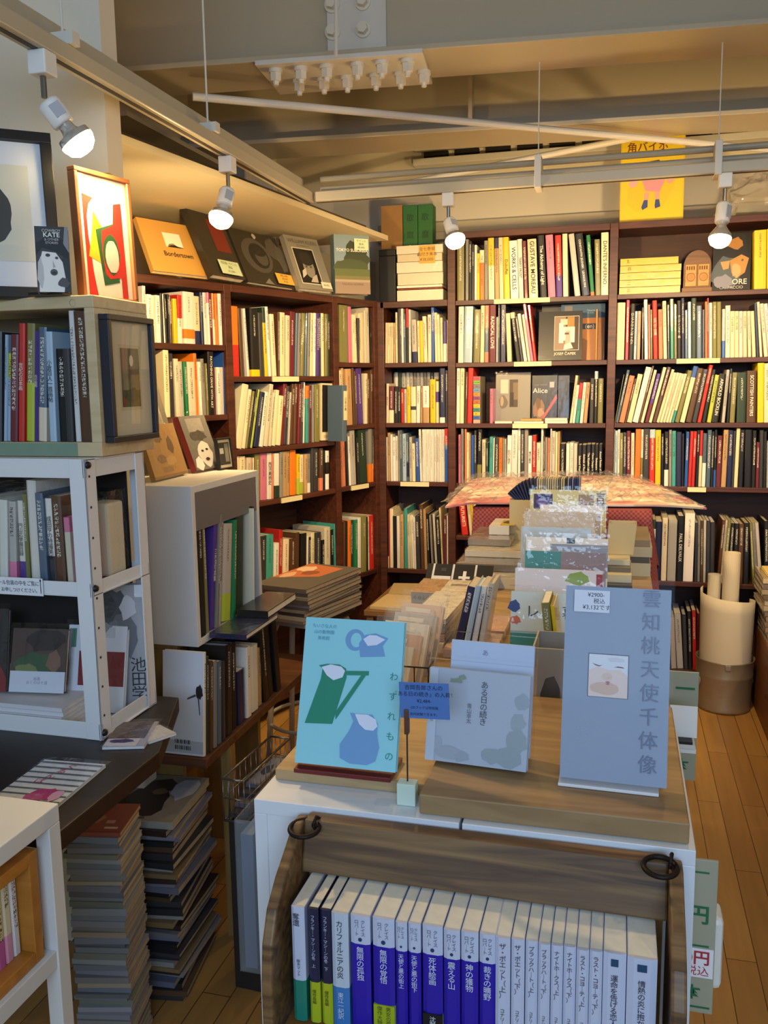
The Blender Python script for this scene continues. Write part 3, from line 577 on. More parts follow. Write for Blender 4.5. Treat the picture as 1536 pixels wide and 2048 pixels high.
row('the third shelf of the corner bay', 'books on the third shelf of the corner bay', PB, 1.004, (670, 780, 6.4), 1175,
 '615,642,605,-2,w;645,708,550,-2,t;711,735,570,-2,w;738,774,605,-2,w;777,803,590,-2,w;806,830,520,-8,e;832,858,515,-14,s;860,912,565,-6,l;916,945,570,-18,s,b:n:.1:.4;948,984,605,-10,h;988,1028,685,-18,c;1031,1080,620,-26,b;1084,1112,505,-30,w;1116,1133,505,-10,w;1134,1151,505,-6,w;1152,1169,505,-4,w;1170,1187,505,-3,w;1188,1205,505,-2,w;1206,1223,505,-2,w;1224,1241,505,-2,w;1242,1259,505,-2,w;1260,1277,505,-2,w;1278,1295,505,-2,w;1296,1313,505,-2,w;1314,1331,505,-2,w;1332,1349,505,-2,w;1350,1367,505,-2,w;1368,1385,505,-2,w;1386,1400,505,-2,w;1404,1446,495,0,b,b:r:.7:1')
row('the low shelf of the corner bay', 'books on the low shelf of the corner bay', PB, .55, (755, 980, 6.678), 1055,
 '80,107,270,0,x,b:c:0:.2;109,139,270,0,r;141,207,255,0,c;210,252,350,-4,k;256,298,350,-10,w;301,350,330,-10,t;353,398,250,-18,a;402,438,330,-22,i;441,456,340,-30,c;460,488,340,-36,w;491,518,360,-36,w;522,572,350,-36,x;576,625,200,-28,u;628,664,260,-26,t;667,700,320,-26,k;722,748,340,-40,e;770,800,325,-44,h;803,850,360,-30,k;856,876,245,-50,c;880,920,345,-10,m;923,942,345,0,w')
row('the top shelf of the narrow bay', 'books on the top shelf of the narrow bay', PD, 1.602, (670, 580, 6.4), 930,
 '60,176,140,-8,v,L:broad olive slipcase;192,236,210,-6,p;241,262,315,-18,c;264,296,320,-18,c;299,326,360,-5,x;330,352,300,-4,c;354,392,290,-8,c;395,420,260,-12,i;424,466,205,-22,i;474,546,285,-10,k,J:日本の版画集')
row('the second shelf of the narrow bay', 'books on the second shelf of the narrow bay', PD, 1.301, (670, 780, 6.4), 440,
 '95,130,-250,-40,c;134,163,-280,-40,t;165,238,-270,-24,t;246,274,-290,-22,u;276,303,-240,-20,u;318,388,-290,-30,q;394,430,-210,35,c;433,462,-200,28,u;465,490,-250,22,u;495,518,-240,18,t')
row('the third shelf of the narrow bay', 'books on the third shelf of the narrow bay', PD, 1.005, (670, 780, 6.4), 1230,
 '62,82,650,-8,w;85,124,640,-24,f;126,162,635,-26,f;166,192,590,-22,k;200,222,595,-24,w;226,288,510,-26,h;292,326,610,-18,k;337,436,510,-56,d,L:thick dark green book;441,488,500,-4,e,b:o:0:.34;490,518,500,0,d,b:o:0:.34;521,545,475,0,t')
row('the low shelf of the narrow bay', 'books on the low shelf of the narrow bay', PD, .553, (510, 1000, 5.689), 840,
 '1020,1044,250,0,u;1046,1064,245,0,k;1066,1100,240,-2,o;1102,1138,235,-2,x;1141,1175,230,-2,g;1179,1215,205,-2,w;1219,1274,190,0,v;1278,1300,195,0,k;1303,1321,190,0,w;1323,1376,180,0,r')
row('the top shelf of the wide diagonal bay', 'books on the top shelf of the wide diagonal bay', PD, 1.537, (450, 580, 6.678), 1150,
 '112,222,210,-28,o,b:r:.0:.45,L:thick orange and red book;240,288,240,-46,u;320,352,245,-62,w;362,478,240,-14,k,b:y:0:.1,L:broad black book;482,540,300,-56,x;550,590,225,-100,y,b:d:.78:1;594,628,220,-64,w,W;650,705,320,-42,c;720,744,300,-4,u;746,810,300,0,c;814,868,340,4,i;876,945,290,14,m;950,985,310,18,s;988,1028,312,22,e;1032,1074,310,24,v,W;1080,1108,312,26,s;1112,1146,312,28,e,W;1150,1186,310,34,c;1190,1220,310,26,w;1226,1266,312,12,q;1270,1304,312,8,n;1310,1345,310,-8,c;1348,1380,320,-4,v;1384,1420,320,-4,d;1440,1468,195,-8,w')
row('the second shelf of the wide diagonal bay', 'books on the second shelf of the wide diagonal bay', PD, 1.235, (450, 750, 6.144), 890,
 '140,224,125,90,c,L:broad cream folder,M;228,268,185,84,c;272,300,205,92,v;303,328,185,100,k;331,358,185,140,z;364,425,220,118,n;440,488,215,116,w;492,540,120,128,i;545,578,225,100,i;586,628,190,102,c;632,686,260,110,c;692,740,115,92,m;744,782,140,64,x;790,812,215,44,h;816,855,115,48,u;860,892,110,40,u;896,930,115,24,m;936,965,95,12,x;975,1000,85,12,w;1006,1040,135,4,a,b:o:.78:1;1050,1082,130,2,m;1086,1108,120,0,e;1116,1176,120,-4,v,L:broad olive slipcase')
LD = (-9, 9, 9)
row('the second diagonal shelf', 'display books jutting from the wide diagonal bay', PD, 1.2355, (450, 750, 6.144), 800, '1202,1372,110,0,c,L:black panelled book with cream border,M', depth=.15, inset=.004, now=True, lim=LD)
row('the second diagonal shelf', 'display books jutting from the wide diagonal bay', PD, 1.2355, (450, 750, 6.144), 800, '1452,1510,130,0,s,L:blue slipcase with cream title label, M', depth=.088, inset=-.10, now=True, lim=LD)
for o_ in list(S.objects):
    l_ = str(o_.get('label', ''))
    if l_.startswith(('black panelled book', 'blue slipcase')):
        bb = next(q for q in o_.children if q.name.startswith('cover')).bound_box; x0, x1, hh = bb[0][0], bb[4][0], bb[1][2]
        if l_[1] == 'l' and l_.startswith('black'): art(o_, 'cover_panel', x1-x0, hh, [('16171b', rect(.04, .15, .78, .97)), ('8a8468', rect(.9, .05, .97, .95))], M=T(x0, 0, 0), y=-.001); text(o_, 'COREA', (x1-x0)*.16, (x0+(x1-x0)*.4, -.0016, hh*.07), color='8a8470', name='cover_lettering')
        else: MB().box(x0+(x1-x0)*.2, x1-.001, -.0012, .0, hh*.38, hh*.9).build('title_label', mat('ddd0aa', .6), o_); vtext(o_, '日本の美', (x1-x0)*.5, (x0+(x1-x0)*.6, -.002, hh*.66), color='3a3428', name='spine_title')
row('the third shelf of the wide diagonal bay', 'books on the third shelf of the wide diagonal bay', PD, 1.004, (450, 750, 6.144), 1500,
 '136,190,995,0,c;192,264,1005,0,c;270,324,1020,4,i;328,352,1020,2,t;356,380,1020,0,w;384,452,970,0,v;456,534,960,0,p,L:broad plum book;537,595,965,0,w,J:西洋美術史;598,612,965,0,f;614,676,970,0,w,b:d:0:.28;682,725,950,0,e;728,780,945,0,t;782,818,940,0,t;822,894,930,0,o;897,932,975,0,y,b:z:0:.4;936,982,985,0,c,b:z:0:.3;985,1018,980,0,t;1022,1066,975,0,e,b:w:0:.25;1070,1102,895,0,x;1112,1166,905,0,x;1172,1214,905,0,u,b:f:0:.3;1220,1255,930,0,k;1258,1300,935,0,w,b:k:.4:.7')
row('the low shelf of the wide diagonal bay', 'books on the low shelf of the wide diagonal bay', PD, .56, (510, 1000, 5.689), 840,
 '60,128,420,10,x;132,214,410,10,a;220,276,500,8,w;279,322,350,14,r;326,394,460,8,c;398,470,450,6,u;475,518,380,8,u;522,588,390,5,k;592,624,420,4,w,T:FANTE;628,656,430,2,k;660,700,380,0,c;704,772,380,0,x;778,806,460,0,k;812,880,320,0,i;884,918,340,0,k;922,968,270,0,a')
row('the top shelf of the far-left bay', 'books on the top shelf of the far-left bay', PD, 1.662, (280, 530, 6.4), 1010,
 '66,108,265,-8,w;112,168,375,-8,w;172,222,390,-10,i;226,292,385,-22,w;296,326,360,-24,k;330,350,370,-28,w;353,378,370,-26,k;381,405,372,-24,k;408,442,400,-20,u;447,497,430,-22,y;502,562,380,-14,w,b:r:.52:1;568,715,340,-18,w,b:o:.1:.28,L:broad white book with dots;720,802,395,-20,c,b:n:0:.28;806,840,350,-28,n;846,885,350,-28,w;888,910,350,-26,w,b:p:.8:1;914,958,355,-26,m;962,990,360,-22,c,b:o:.5:1;993,1026,365,-22,o;1032,1090,365,-26,w')
row('the second shelf of the far-left bay', 'books on the second shelf of the far-left bay', PD, 1.384, (280, 530, 6.4), 1920,
 '330,400,1080,-10,c;405,470,1130,-20,x;476,530,1200,-30,i;536,590,1235,-34,h,W;600,640,1235,-40,g;644,738,1240,-30,i,L:broad mauve-grey book;742,780,1130,-28,o;782,816,1240,-40,w;822,862,1200,-44,e;866,888,1260,-30,v;892,968,1110,-22,k,T:PATCHING DRIVE WITH ART;974,1002,1310,-20,m;1006,1054,1310,-18,w;1058,1094,1310,-16,h;1098,1126,1120,-24,b;1130,1172,1110,-40,i')
# ================================================================ books and boxes on top of the diagonal bookcase
def face(name, label, cat, bl, br, z, top, lean, th, hexc, shapes=(), group=None, hard=True, sl=True, pc=(.75, .71, .6, 1), dy=0.0, smt=None, glossy=True):
    r, w, h = stand(name, label, cat, bl, br, z, top, lean, group, dy)
    r.location.z += th*math.sin(math.radians(lean))+.0010
    face_book(r, w, th, h, s2l(hexc), pc, hard, glossy)
    if shapes: art(r, 'cover_print', w, h, shapes)
    if sl: sleeve(r, w, th, h, top=.012, mt=smt)
    return r, w, h
def face_y(name, label, cat, px0, px1, yt, zs, Y, lean, th, hexc, shapes=(), group=None, sl=True, smt=None):
    """face-out book standing on a shelf at height zs, its foot at depth Y"""
    yb = CP.z; p0 = V((0, Y, zs)); zz = V((0, math.sin(math.radians(lean)), math.cos(math.radians(lean)))); nn = V((0, -zz.z, zz.y))
    x0, x1 = on_line(px0, p0, V((1, 0, 0))), on_line(px1, p0, V((1, 0, 0))); h = (on_p((px0+px1)/2, yt, p0, nn)-p0).dot(zz)
    r = thing(name, label, cat, frame((x0, Y, zs+.0010+th*math.sin(math.radians(lean))), (1, 0, 0), zz), group); w = x1-x0
    face_book(r, w, th, h, s2l(hexc))
    if shapes: art(r, 'cover_print', w, h, shapes)
    if sl: sleeve(r, w, th, h, top=.008, mt=smt)
    return r, w, h
def card(parent, w, h, loc, hexc, lines, size, color='3a3a30', lean=None, name='price_card'):
    o = MB().box(0, w, -.0008, 0, 0, h).build(name, mat(hexc, .6), parent, T(*loc))
    n = len(lines)
    for i, l in enumerate(lines): text(o, l, size, (w/2, -.0012, h*(1-(i+.75)/(n+.5))), color=color, name='card_writing')
    return o
ZDT = 1.9055
G = 'large art books standing face out on the diagonal bookcase'
r, w, h = face('art_book', 'ochre hardback with a small white landscape picture reading Bordertown', 'book', (308, 546), (423, 559), ZDT, (338, 450), 24, .02, 'c8974a',
     [('e9e4d2', rect(.36, .5, .66, .78)), ('8d7f60', [(.38, .5), (.42, .56), (.5, .58), (.55, .53), (.66, .52), (.66, .5)]), ('241c14', [(.38, .5), (.45, .54), (.52, .55), (.6, .515), (.66, .5)])], G, sl=False)
text(r, 'Bordertown', h*.13, (w*.53, -.0012, h*.36), color='1d150c', bold=.015)
r, w, h = face('art_book', 'big black album with a dull red panel and a pale green price card', 'book', (427, 556), (492, 567), ZDT, (418, 428), 24, .03, '24211c', [('7a2418', rect(.45, .38, .9, .85))], G)
card(r, w*.62, h*.2, (w*.28, -.006, .01), 'cfe0b8', ('限定版・サイン入', '美品', '¥12,000-'), h*.045)
r, w, h = face('art_book', 'square black art book with big grey curling shapes and an orange price card', 'book', (497, 568), (590, 582), ZDT, (508, 471), 24, .02, '211f1c', [
    ('4e4a44', ell(.42, .55, .3, .33)), ('211f1c', ell(.46, .55, .2, .24)), ('4e4a44', ell(.5, .53, .13, .16)), ('211f1c', ell(.48, .64, .15, .1)), ('4e4a44', blob(.82, .75, .16, .2, seed=4)), ('56524b', blob(.95, .55, .1, .28, seed=5)), ('7a756c', [(.36, .02), (.55, .02), (.48, .13)]), ('b4ab98', blob(.5, .93, .04, .05, seed=9))], G)
card(r, w*.36, h*.2, (w*.64, -.006, .012), 'e9b24a', ('限定 300部', '版元品切', '¥9,500-'), h*.045)
r, w, h = face('art_book', 'grey photograph album with a black and white portrait of a person in a cap', 'book', (600, 581), (667, 588), ZDT, (600, 479), 22, .025, '8a857a', [
    ('ddd8c8', rect(.13, .1, .75, .78)), ('1b1916', rect(.15, .115, .73, .765)), ('8d877c', ell(.47, .42, .16, .2)), ('2a2723', ell(.46, .58, .2, .13)), ('c9c2b2', [(.2, .2), (.34, .28), (.36, .4), (.24, .34)]), ('b9b2a3', [(.4, .14), (.62, .14), (.64, .3), (.5, .24)]), ('4a453e', ell(.4, .43, .03, .02)), ('4a453e', ell(.53, .43, .03, .02))], G)
text(r, 'WILLIAM KLEIN', h*.105, (w*.5, -.0012, h*.9), color='55514a'); text(r, 'RETROSPECTIVE', h*.045, (w*.5, -.0012, h*.825), color='6a655c')
card(r, w*.3, h*.12, (w*.66, -.006, .008), 'e0d8c0', ('¥6,000-',), h*.05)
r, w, h = face('art_book', 'upright thick photo book with a tree and blue sky, green price card on its top', 'book', (671, 588), (741, 590), ZDT, (705, 470), 2, .05, '6f8a96', [
    ('7d93a0', rect(0, .35, 1, 1)), ('2e3a1e', blob(.62, .6, .36, .28, 22, .18, 2)), ('3d4a26', blob(.5, .45, .5, .14, 20, .2, 3)), ('55602f', rect(0, .28, 1, .42)), ('6f6a3c', rect(0, .24, 1, .3)), ('8a7564', rect(0, 0, 1, .24)), ('a08e7a', rect(0, .2, 1, .24))], G)
text(r, 'TOKYO SUBURBIA', h*.07, (w*.5, -.0012, h*.73), color='f2eedd', bold=.01); text(r, 'TAKASHI HOMMA', h*.05, (w*.5, -.0012, h*.16), color='4a3a32')
card(r, w*.4, h*.19, (w*.56, -.006, h*.74), 'cfe0b8', ('サイン入', '美本', '¥8,400-'), h*.045)
# wrapped boxes at the corner
def wrapped(name, label, cat, px0, px1, py0, py1, y, dep, mats_, z, group=None):
    a = on_y(px0, py1, y); b = on_y(px1, py1, y); t = on_y(px0, py0, y); h = t.z-z
    return thing(name, label, cat, T(a.x, y, z), group), b.x-a.x, h
r, w, h = wrapped('storage_box', 'black wrapped box standing between the tree photo book and the white wrapped stack', 'box', 759, 793, 500, 590, 4.33, .12, None, 1.902)
MB().box(0, w-.004, 0, .12, 0, h-.03).build('box_body', mat('171614', .5), r, bevel=.003); MB().box(-.001, w-.003, -.001, .121, h-.03, h).build('box_lid', mat('1b1a18', .4), r, bevel=.003); sleeve(r, w-.004, .12, h, .002, .004)
r, w, h = wrapped('book_set', 'stack of white boxed books wrapped in clear film with an orange price card', 'book set', 794, 886, 492, 590, 4.32, .2, None, 1.902)
zz = 0
for i, (f, c) in enumerate(((.2, 'e6dcc0'), (.035, '7c2a20'), (.05, 'efe6cc'), (.22, 'ddd2b4'), (.2, 'e9e0c6'), (.14, 'd8ccac'), (.155, 'e8dec4'))):
    o = MB().box(.004 if i % 2 else 0, w-.002*(i % 3), 0, .125, zz+.0005, zz+f*h-.0012).build('volume', mat(c, .55), r, bevel=.0015); zz += f*h
sleeve(r, w, .125, h, .003, .004, plastic(1.6, 30))
card(r, w*.34, h*.32, (w*.5, -.006, h*.66), 'e8b04c', ('全七巻揃', '函付き美本', '¥38,000-'), h*.075)
r, w, h = wrapped('book_set', 'two tall green volumes in a brown cardboard slipcase behind the wrapped white stack', 'book set', 764, 866, 412, 590, 4.475, .1, None, 1.902)
wl_, ws = w*.42, w*.29
MB().box(0, wl_-.001, 0, .09, 0, h).build('slipcase', mat('a67a44', .75, noise=.08), r, bevel=.002)
for k in range(2):
    o = MB().box(wl_+ws*k+.001, wl_+ws*(k+1)-.001, .004, .09, .0, h-.004).build('volume', mat('2f6a30', .6, noise=.1, nscale=80), r, bevel=.003)
    for q in range(5): text(o, ['歌', '麿', '春', '信', '集'][q], ws*.5, (wl_+ws*(k+.5), .003, h*(.86-.17*q)), color='1c3a1c', name='spine_title')
# ================================================================ books standing face out inside the bays
G = 'books face out in the centre bay'
r, w, h = face_y('art_book', 'large square black book face out behind the small black book with the cubist picture', 'book', 1082, 1158, 611, 1.595, 4.46, 5, .015, '17171b', (), sl=False)
r, w, h = face_y('art_book', 'black book with a cubist figure picture face out in the centre bay', 'book', 1076, 1163, 624, 1.595, 4.325, 9, .012, '121214', [
    ('cfc6b4', rect(.36, .2, .93, .9)), ('3a2a22', rect(.37, .21, .92, .89)), ('8a7466', rect(.37, .21, .62, .89)), ('a07a3a', rect(.66, .6, .82, .88)), ('c9beb0', rect(.5, .72, .66, .84)), ('efe6d8', rect(.47, .35, .57, .76)), ('d9cfc0', rect(.57, .5, .83, .68)), ('f0e8da', rect(.54, .4, .62, .66)), ('b4a696', rect(.62, .32, .73, .6)), ('ece2d4', rect(.73, .36, .83, .66)), ('e2d8ca', [(.58, .21), (.8, .24), (.74, .36), (.6, .32)]), ('55463c', rect(.6, .52, .7, .56))], sl=False)
text(r, 'JOSEF ČAPEK', h*.075, (w*.62, -.0012, h*.13), color='d8d0c0', bold=.01)
r, w, h = face_y('art_book', 'blue and orange book face out behind the black cubist book', 'book', 1120, 1208, 609, 1.595, 4.40, 7, .012, 'b8782a', [
    ('2d5170', rect(0, .75, 1, 1)), ('6f6a72', rect(.08, .86, .26, .97)), ('17233a', rect(.5, .55, .82, .65)), ('8a5a24', [(.45, 0), (.6, 0), (.62, .35), (.5, .4)])], sl=False)
text(r, '(en)', h*.1, (w*.66, -.0012, h*.6), color='dcd8cc'); text(r, 'Theorie\nPolitik', h*.045, (w*.68, -.0012, h*.86), color='8fb0c4')
r = thing('art_book', 'thin tan book leaning right against the post at the end of the second centre shelf', 'book', frame(on_y(1192, 720, 4.315)*1.0+V((0, 0, 0)), (1, 0, 0), (.2, 0, 1)))
r.location.z = 1.5955
book_parts(r, .008, .17, .235, s2l('b08048'), pcol(), lettering=False)
# striped spine book
a = on_y(946, 846, 4.314); b = on_y(960, 846, 4.314); hh = on_y(953, 753, 4.314).z-1.298
r = thing('book', 'thick book with a spine of bright coloured label stripes on the third centre shelf', 'book', frame((a.x+.018, 4.314, 1.2983), (1, 0, 0)))
tw = (b.x-a.x)
book_parts(r, tw, .17, hh, s2l('8d8676'), pcol(), lettering=False)
cs = ('e8a49a', '2a66b8', 'f0b824', '2a8a80', 'f2cc2a', 'c8682a', '8a3a80', 'f08a2a', '6a9ac8', '7a7088', '7ab83a', 'e0486a')
art(r, 'spine_labels', tw, hh, [(c, rect(.04, (i+.06)/12, .96, (i+.88)/12)) for i, c in enumerate(cs)], M=T(-tw/2, 0, 0), y=-.0012)
for i, s in enumerate(('ART', 'BY', 'ONE', 'DON\'T', 'ASK', 'THE', 'BY', 'LOW', 'IS', 'POWER', 'LOVE')): text(r, s, hh*.04, (0, -.0032, hh*(i+1.45)/12), color='2a2020')
r, w, h = face_y('art_book', 'grey album with two small photographs, face out in clear wrap on the third centre shelf', 'book', 991, 1060, 746, 1.2985, 4.42, 3, .02, '8e8a80', [
    ('cfc8b8', rect(.14, .58, .36, .86)), ('6f675a', blob(.22, .4, .12, .13, seed=6)), ('4e4034', rect(.4, .3, .64, .86)), ('7d6a52', rect(.5, .45, .64, .8)), ('2c241c', rect(.42, .32, .52, .6)), ('a89a84', ell(.18, .42, .05, .1))])
r, w, h = face_y('art_book', 'black book with a floral figure reading Alice on the third centre shelf', 'book', 1063, 1113, 752, 1.298, 4.41, 5, .02, '15161f', [
    ('b5b2b8', rect(.7, .74, .88, .86)), ('8a6a58', blob(.3, .26, .24, .22, 18, .3, 3)), ('6a5040', blob(.26, .4, .12, .14, 12, .3, 8)), ('a98a74', blob(.36, .2, .12, .1, 12, .3, 2)), ('c25a62', [(.32, 0), (.42, 0), (1.0, .5), (.98, .6)])])
text(r, 'Alice', h*.15, (w*.33, -.0012, h*.67), color='e8e6ee', sx=1.05); text(r, 'Lewis Carroll', h*.05, (w*.33, -.0012, h*.8), color='9a98a8')
r, w, h = face_y('art_book', 'plain black wrapped book face out right of the floral black book', 'book', 1115, 1137, 752, 1.298, 4.41, 5, .02, '101016', ())
def slab(name, label, cat, x0, x1, y0, y1, z0, z1, hexc, group=None, rot=0, glossy=False, pc=(.78, .74, .64, 1), sl=False, spine='y0'):
    """a book lying flat, its spine towards the viewer"""
    M = T((x0+x1)/2, y0, z0) @ Matrix.Rotation(math.radians(rot), 4, 'Z')
    r = thing(name, label, cat, M, group); w, d, h = x1-x0, y1-y0, z1-z0
    b = min(.0022, h*.18)
    P = [(0, 0), (d, 0), (d, b), (b, b), (b, h-b), (d, h-b), (d, h), (0, h)]
    o = MB().prism([(-w/2, y, z) for y, z in P], (w, 0, 0)).build('cover', COVERG if glossy else COVER, r); recalc(o); spine_props(o, h, w, s2l(hexc), lettering=False)
    pg = MB().box(-w/2+.0015, w/2-.0015, b, d-.002, b, h-b).build('page_block', PAGES, r); pg.color = pc
    if sl: MB().box(-w/2-.003, w/2+.003, -.003, d+.003, 0, h+.0015).build('plastic_sleeve', plastic(1.3, 25), r)
    return r
def xat(px, y): return on_line(px, V((0, y, 1.3)), V((1, 0, 0)))
slab('book', 'small white book lying flat below the grey album', 'book', xat(990, 4.31), xat(1024, 4.31), 4.306, 4.39, 1.2983, 1.308, 'e8e2d2')
slab('book', 'wrapped white book lying flat at the shelf edge below the floral black book', 'book', xat(1028, 4.31), xat(1087, 4.31), 4.304, 4.39, 1.2983, 1.3075, 'efe8d6', sl=True)
slab('book', 'tan booklet lying on the wrapped white book below the floral black book', 'book', xat(1042, 4.31), xat(1083, 4.31), 4.312, 4.385, 1.3095, 1.32, 'b89a62')
for k in range(2): slab('book', ('lower' if k == 0 else 'upper')+' of two white books lying flat below the plain black wrapped book', 'book', xat(1090, 4.31), xat(1135-k, 4.31), 4.306, 4.39, 1.2983+k*.0125, 1.3095+k*.0125, 'e9e3d4', 'white books lying flat on the third centre shelf')
# right bay, top shelf
y0 = 4.32; xa, xb_ = on_y(1238, 585, y0).x, on_y(1361, 585, y0).x; ht = on_y(1290, 515, y0).z-1.893
for k in range(5):
    o = slab('book', ORD[4-k]+' from the top of five glossy yellow books stacked flat in the right bay', 'book', xa+(.0 if k < 4 else .0)+rnd.uniform(0, .004), xb_-(.0 if k < 4 else .012)-rnd.uniform(0, .003), y0, y0+.2, 1.8933+k*ht/5+(.0 if k == 0 else -.0), 1.8933+(k+1)*ht/5-.0022, 'cfae08', 'yellow books stacked flat', glossy=True)
    text(o, '三二一四五'[k], ht/5*.5, (-(xb_-xa)*.34, -.0012, ht/10), color='3a3410', name='spine_title')
ya = 4.33; p0, p1 = on_y(1366, 582, ya), on_y(1421, 582, ya); w = p1.x-p0.x; h = on_y(1393, 500, ya).z-1.893
r = thing('wooden_ornament', 'carved wooden arch with two closed doors beside the yellow stack', 'ornament', T(p0.x, ya, 1.8933))
MB().box(-.006, w+.006, -.004, .05, 0, .02).build('base', wood('6a4626', '8a5e34'), r, bevel=.002)
ar = [(0, .02), (w, .02), (w, h*.62)]+[(w/2+w/2*math.cos(a), h*.62+(h*.38)*math.sin(a)) for a in [math.pi*i/14 for i in range(1, 14)]]+[(0, h*.62)]
MB().prism([(x, .006, z) for x, z in ar], (0, .04, 0)).build('arch', wood('5a3a1e', '7a5230'), r)
for s in (0, 1):
    x0, x1 = (w*.07, w*.47) if s == 0 else (w*.53, w*.93)
    hh2 = h*.66
    d = MB().box(x0, x1, .001, .008, .026, hh2).build('door', wood('b07a3a', 'd09a52'), r, bevel=.002)
    cx = (x0+x1)/2
    MB().torus(frame((cx, .001, h*.36), (1, 0, 0), (0, -1, 0)), (x1-x0)*.36, .0025, 24, 6).build('carved_medallion', wood('8a5c2c', 'a87438'), d)
    MB().lathe([(0.0001, .002), ((x1-x0)*.22, .0005), ((x1-x0)*.26, -.001)], frame((cx, .0008, h*.36), (1, 0, 0), (0, -1, 0)), 18).build('carved_boss', wood('8a5c2c', 'c08a48'), d)
    for q in range(4): MB().box(x0+.004+q*(x1-x0-.008)/4, x0+.002+(q+.8)*(x1-x0-.008)/4, -.0006, .001, h*.53, h*.62).build('carved_slot', mat('6a4420', .7), d)
r, w, h = face_y('art_book', 'large dark art book with ochre figures, face out under the rightmost spotlight', 'book', 1424, 1500, 468, 1.893, 4.34, 7, .02, '26241f', [
    ('55606a', blob(.35, .3, .35, .3, seed=2)), ('a8763a', blob(.6, .82, .2, .1, seed=4)), ('b98a4a', [(.45, .52), (.75, .62), (.95, .55), (.85, .3), (.62, .2), (.5, .3)]), ('c49a62', [(.2, .5), (.45, .52), (.42, .38), (.28, .36)]), ('d0a878', blob(.62, .35, .14, .12, seed=8)), ('6d4a2a', ell(.78, .52, .03, .02)), ('8a8ca0', blob(.3, .15, .25, .12, seed=3))])
text(r, 'VITTORE', h*.13, (w*.5, -.0012, h*.14), color='e9e4da', bold=.01); text(r, 'CARPACCIO', h*.07, (w*.5, -.0012, h*.045), color='cfc8ba')
row('the right end of the top right shelf', 'books at the right end of the top right shelf', PB, 1.893, (1360, 360, 8.534), 1860, '1265,1475,860,6,y,L:broad pale yellow book;1482,1560,840,2,y,L:yellow book;1570,1700,850,0,c;1710,1850,880,0,r', now=True)
# poster on the bookcase
zt = 2.2155; a, b = on_z(1240, 444, zt), on_z(1366, 438, zt); yy = 4.5
a, b = on_y(1239, 442, 4.42), on_y(1366, 438, 4.42); top = on_y(1300, 268, 4.42).z
w, h = b.x-a.x, top-zt
r = thing('poster', 'yellow poster of a pink figure in a black hat standing on the right bay', 'poster', frame((a.x, 4.42, zt), (1, 0, 0), (0, .04, 1)))
MB().box(0, w, 0, .004, 0, h).build('backing_board', mat('e8c61e', .5), r)
art(r, 'print', w, h, [('f0d020', rect(.02, .01, .98, .99)), ('ecc81a', blob(.5, .4, .35, .3, seed=11)), ('e89aa0', [(.3, .62), (.64, .64), (.7, .48), (.62, .36), (.4, .38), (.34, .5)]), ('eab0a8', blob(.2, .47, .07, .05, seed=5)), ('e8a898', blob(.78, .5, .06, .05, seed=6)), ('4a4438', [(.36, .68), (.72, .7), (.84, .645), (.66, .62), (.36, .615)]), ('55504a', [(.36, .615), (.38, .7), (.6, .72), (.68, .66)]), ('3a4a8a', [(.38, .28), (.44, .28), (.44, .2), (.36, .17), (.34, .2)]), ('3a4a8a', [(.56, .28), (.62, .28), (.64, .2), (.56, .18), (.55, .21)]), ('e8a898', [(.38, .36), (.46, .36), (.45, .28), (.38, .28)]), ('e8a898', [(.54, .36), (.62, .36), (.62, .28), (.56, .28)])], y=-.001)
text(r, '角バイボ', h*.115, (w*.42, -.003, h*.865), color='7a3a1a', bold=.01)
MB().box(-.004, w+.004, -.005, -.0042, -.0005, h+.004).build('plastic_sleeve', plastic(.6, 8), r)
# crumpled clear bag on the bookcase
r = thing('plastic_bag', 'crumpled clear plastic bag lying on the bookcase above the right bay', 'plastic bag', T(on_y(1530, 450, 4.34).x, 4.34, 2.2155))
rb = random.Random(5)
def bagf(u, v):
    a = u*2*math.pi; ph = v*math.pi*.5; rr = .19*(1+.25*math.sin(5*a+3*v)+rb.uniform(-.12, .12))
    return (rr*math.cos(a)*math.cos(ph*.96), .55*rr*math.sin(a)*math.cos(ph*.96), .001+.17*math.sin(ph)*(1+rb.uniform(-.15, .12)))
MB().grid(bagf, 26, 9).build('bag_film', plastic(2.0, 22, 'e8e0cc', .22), r)
# ================================================================ left side: table, white rack, wooden unit
DARKW = wood('1a1210', '2c1f1a', (3, 25, 25), .45)
ZTB = .79; XTB = -.86
r = thing('display_table', 'dark brown table under the white metal rack', 'table', T(-1.3, 1.0, 0))
tp_ = [(-.6, .14), (XTB+1.3, .14), (XTB+1.3, .46), (.33, .745), (-.6, .745)]
recalc(MB().prism([(x, y, ZTB-.035) for x, y in tp_], (0, 0, .035)).build('table_top', DARKW, r, bevel=.003))
for x in (-.56, XTB+1.3-.30):
    for y in (.18, .70): MB().box(x, x+.05, y-.025, y+.025, 0, ZTB-.035).build('leg', DARKW, r, bevel=.003)
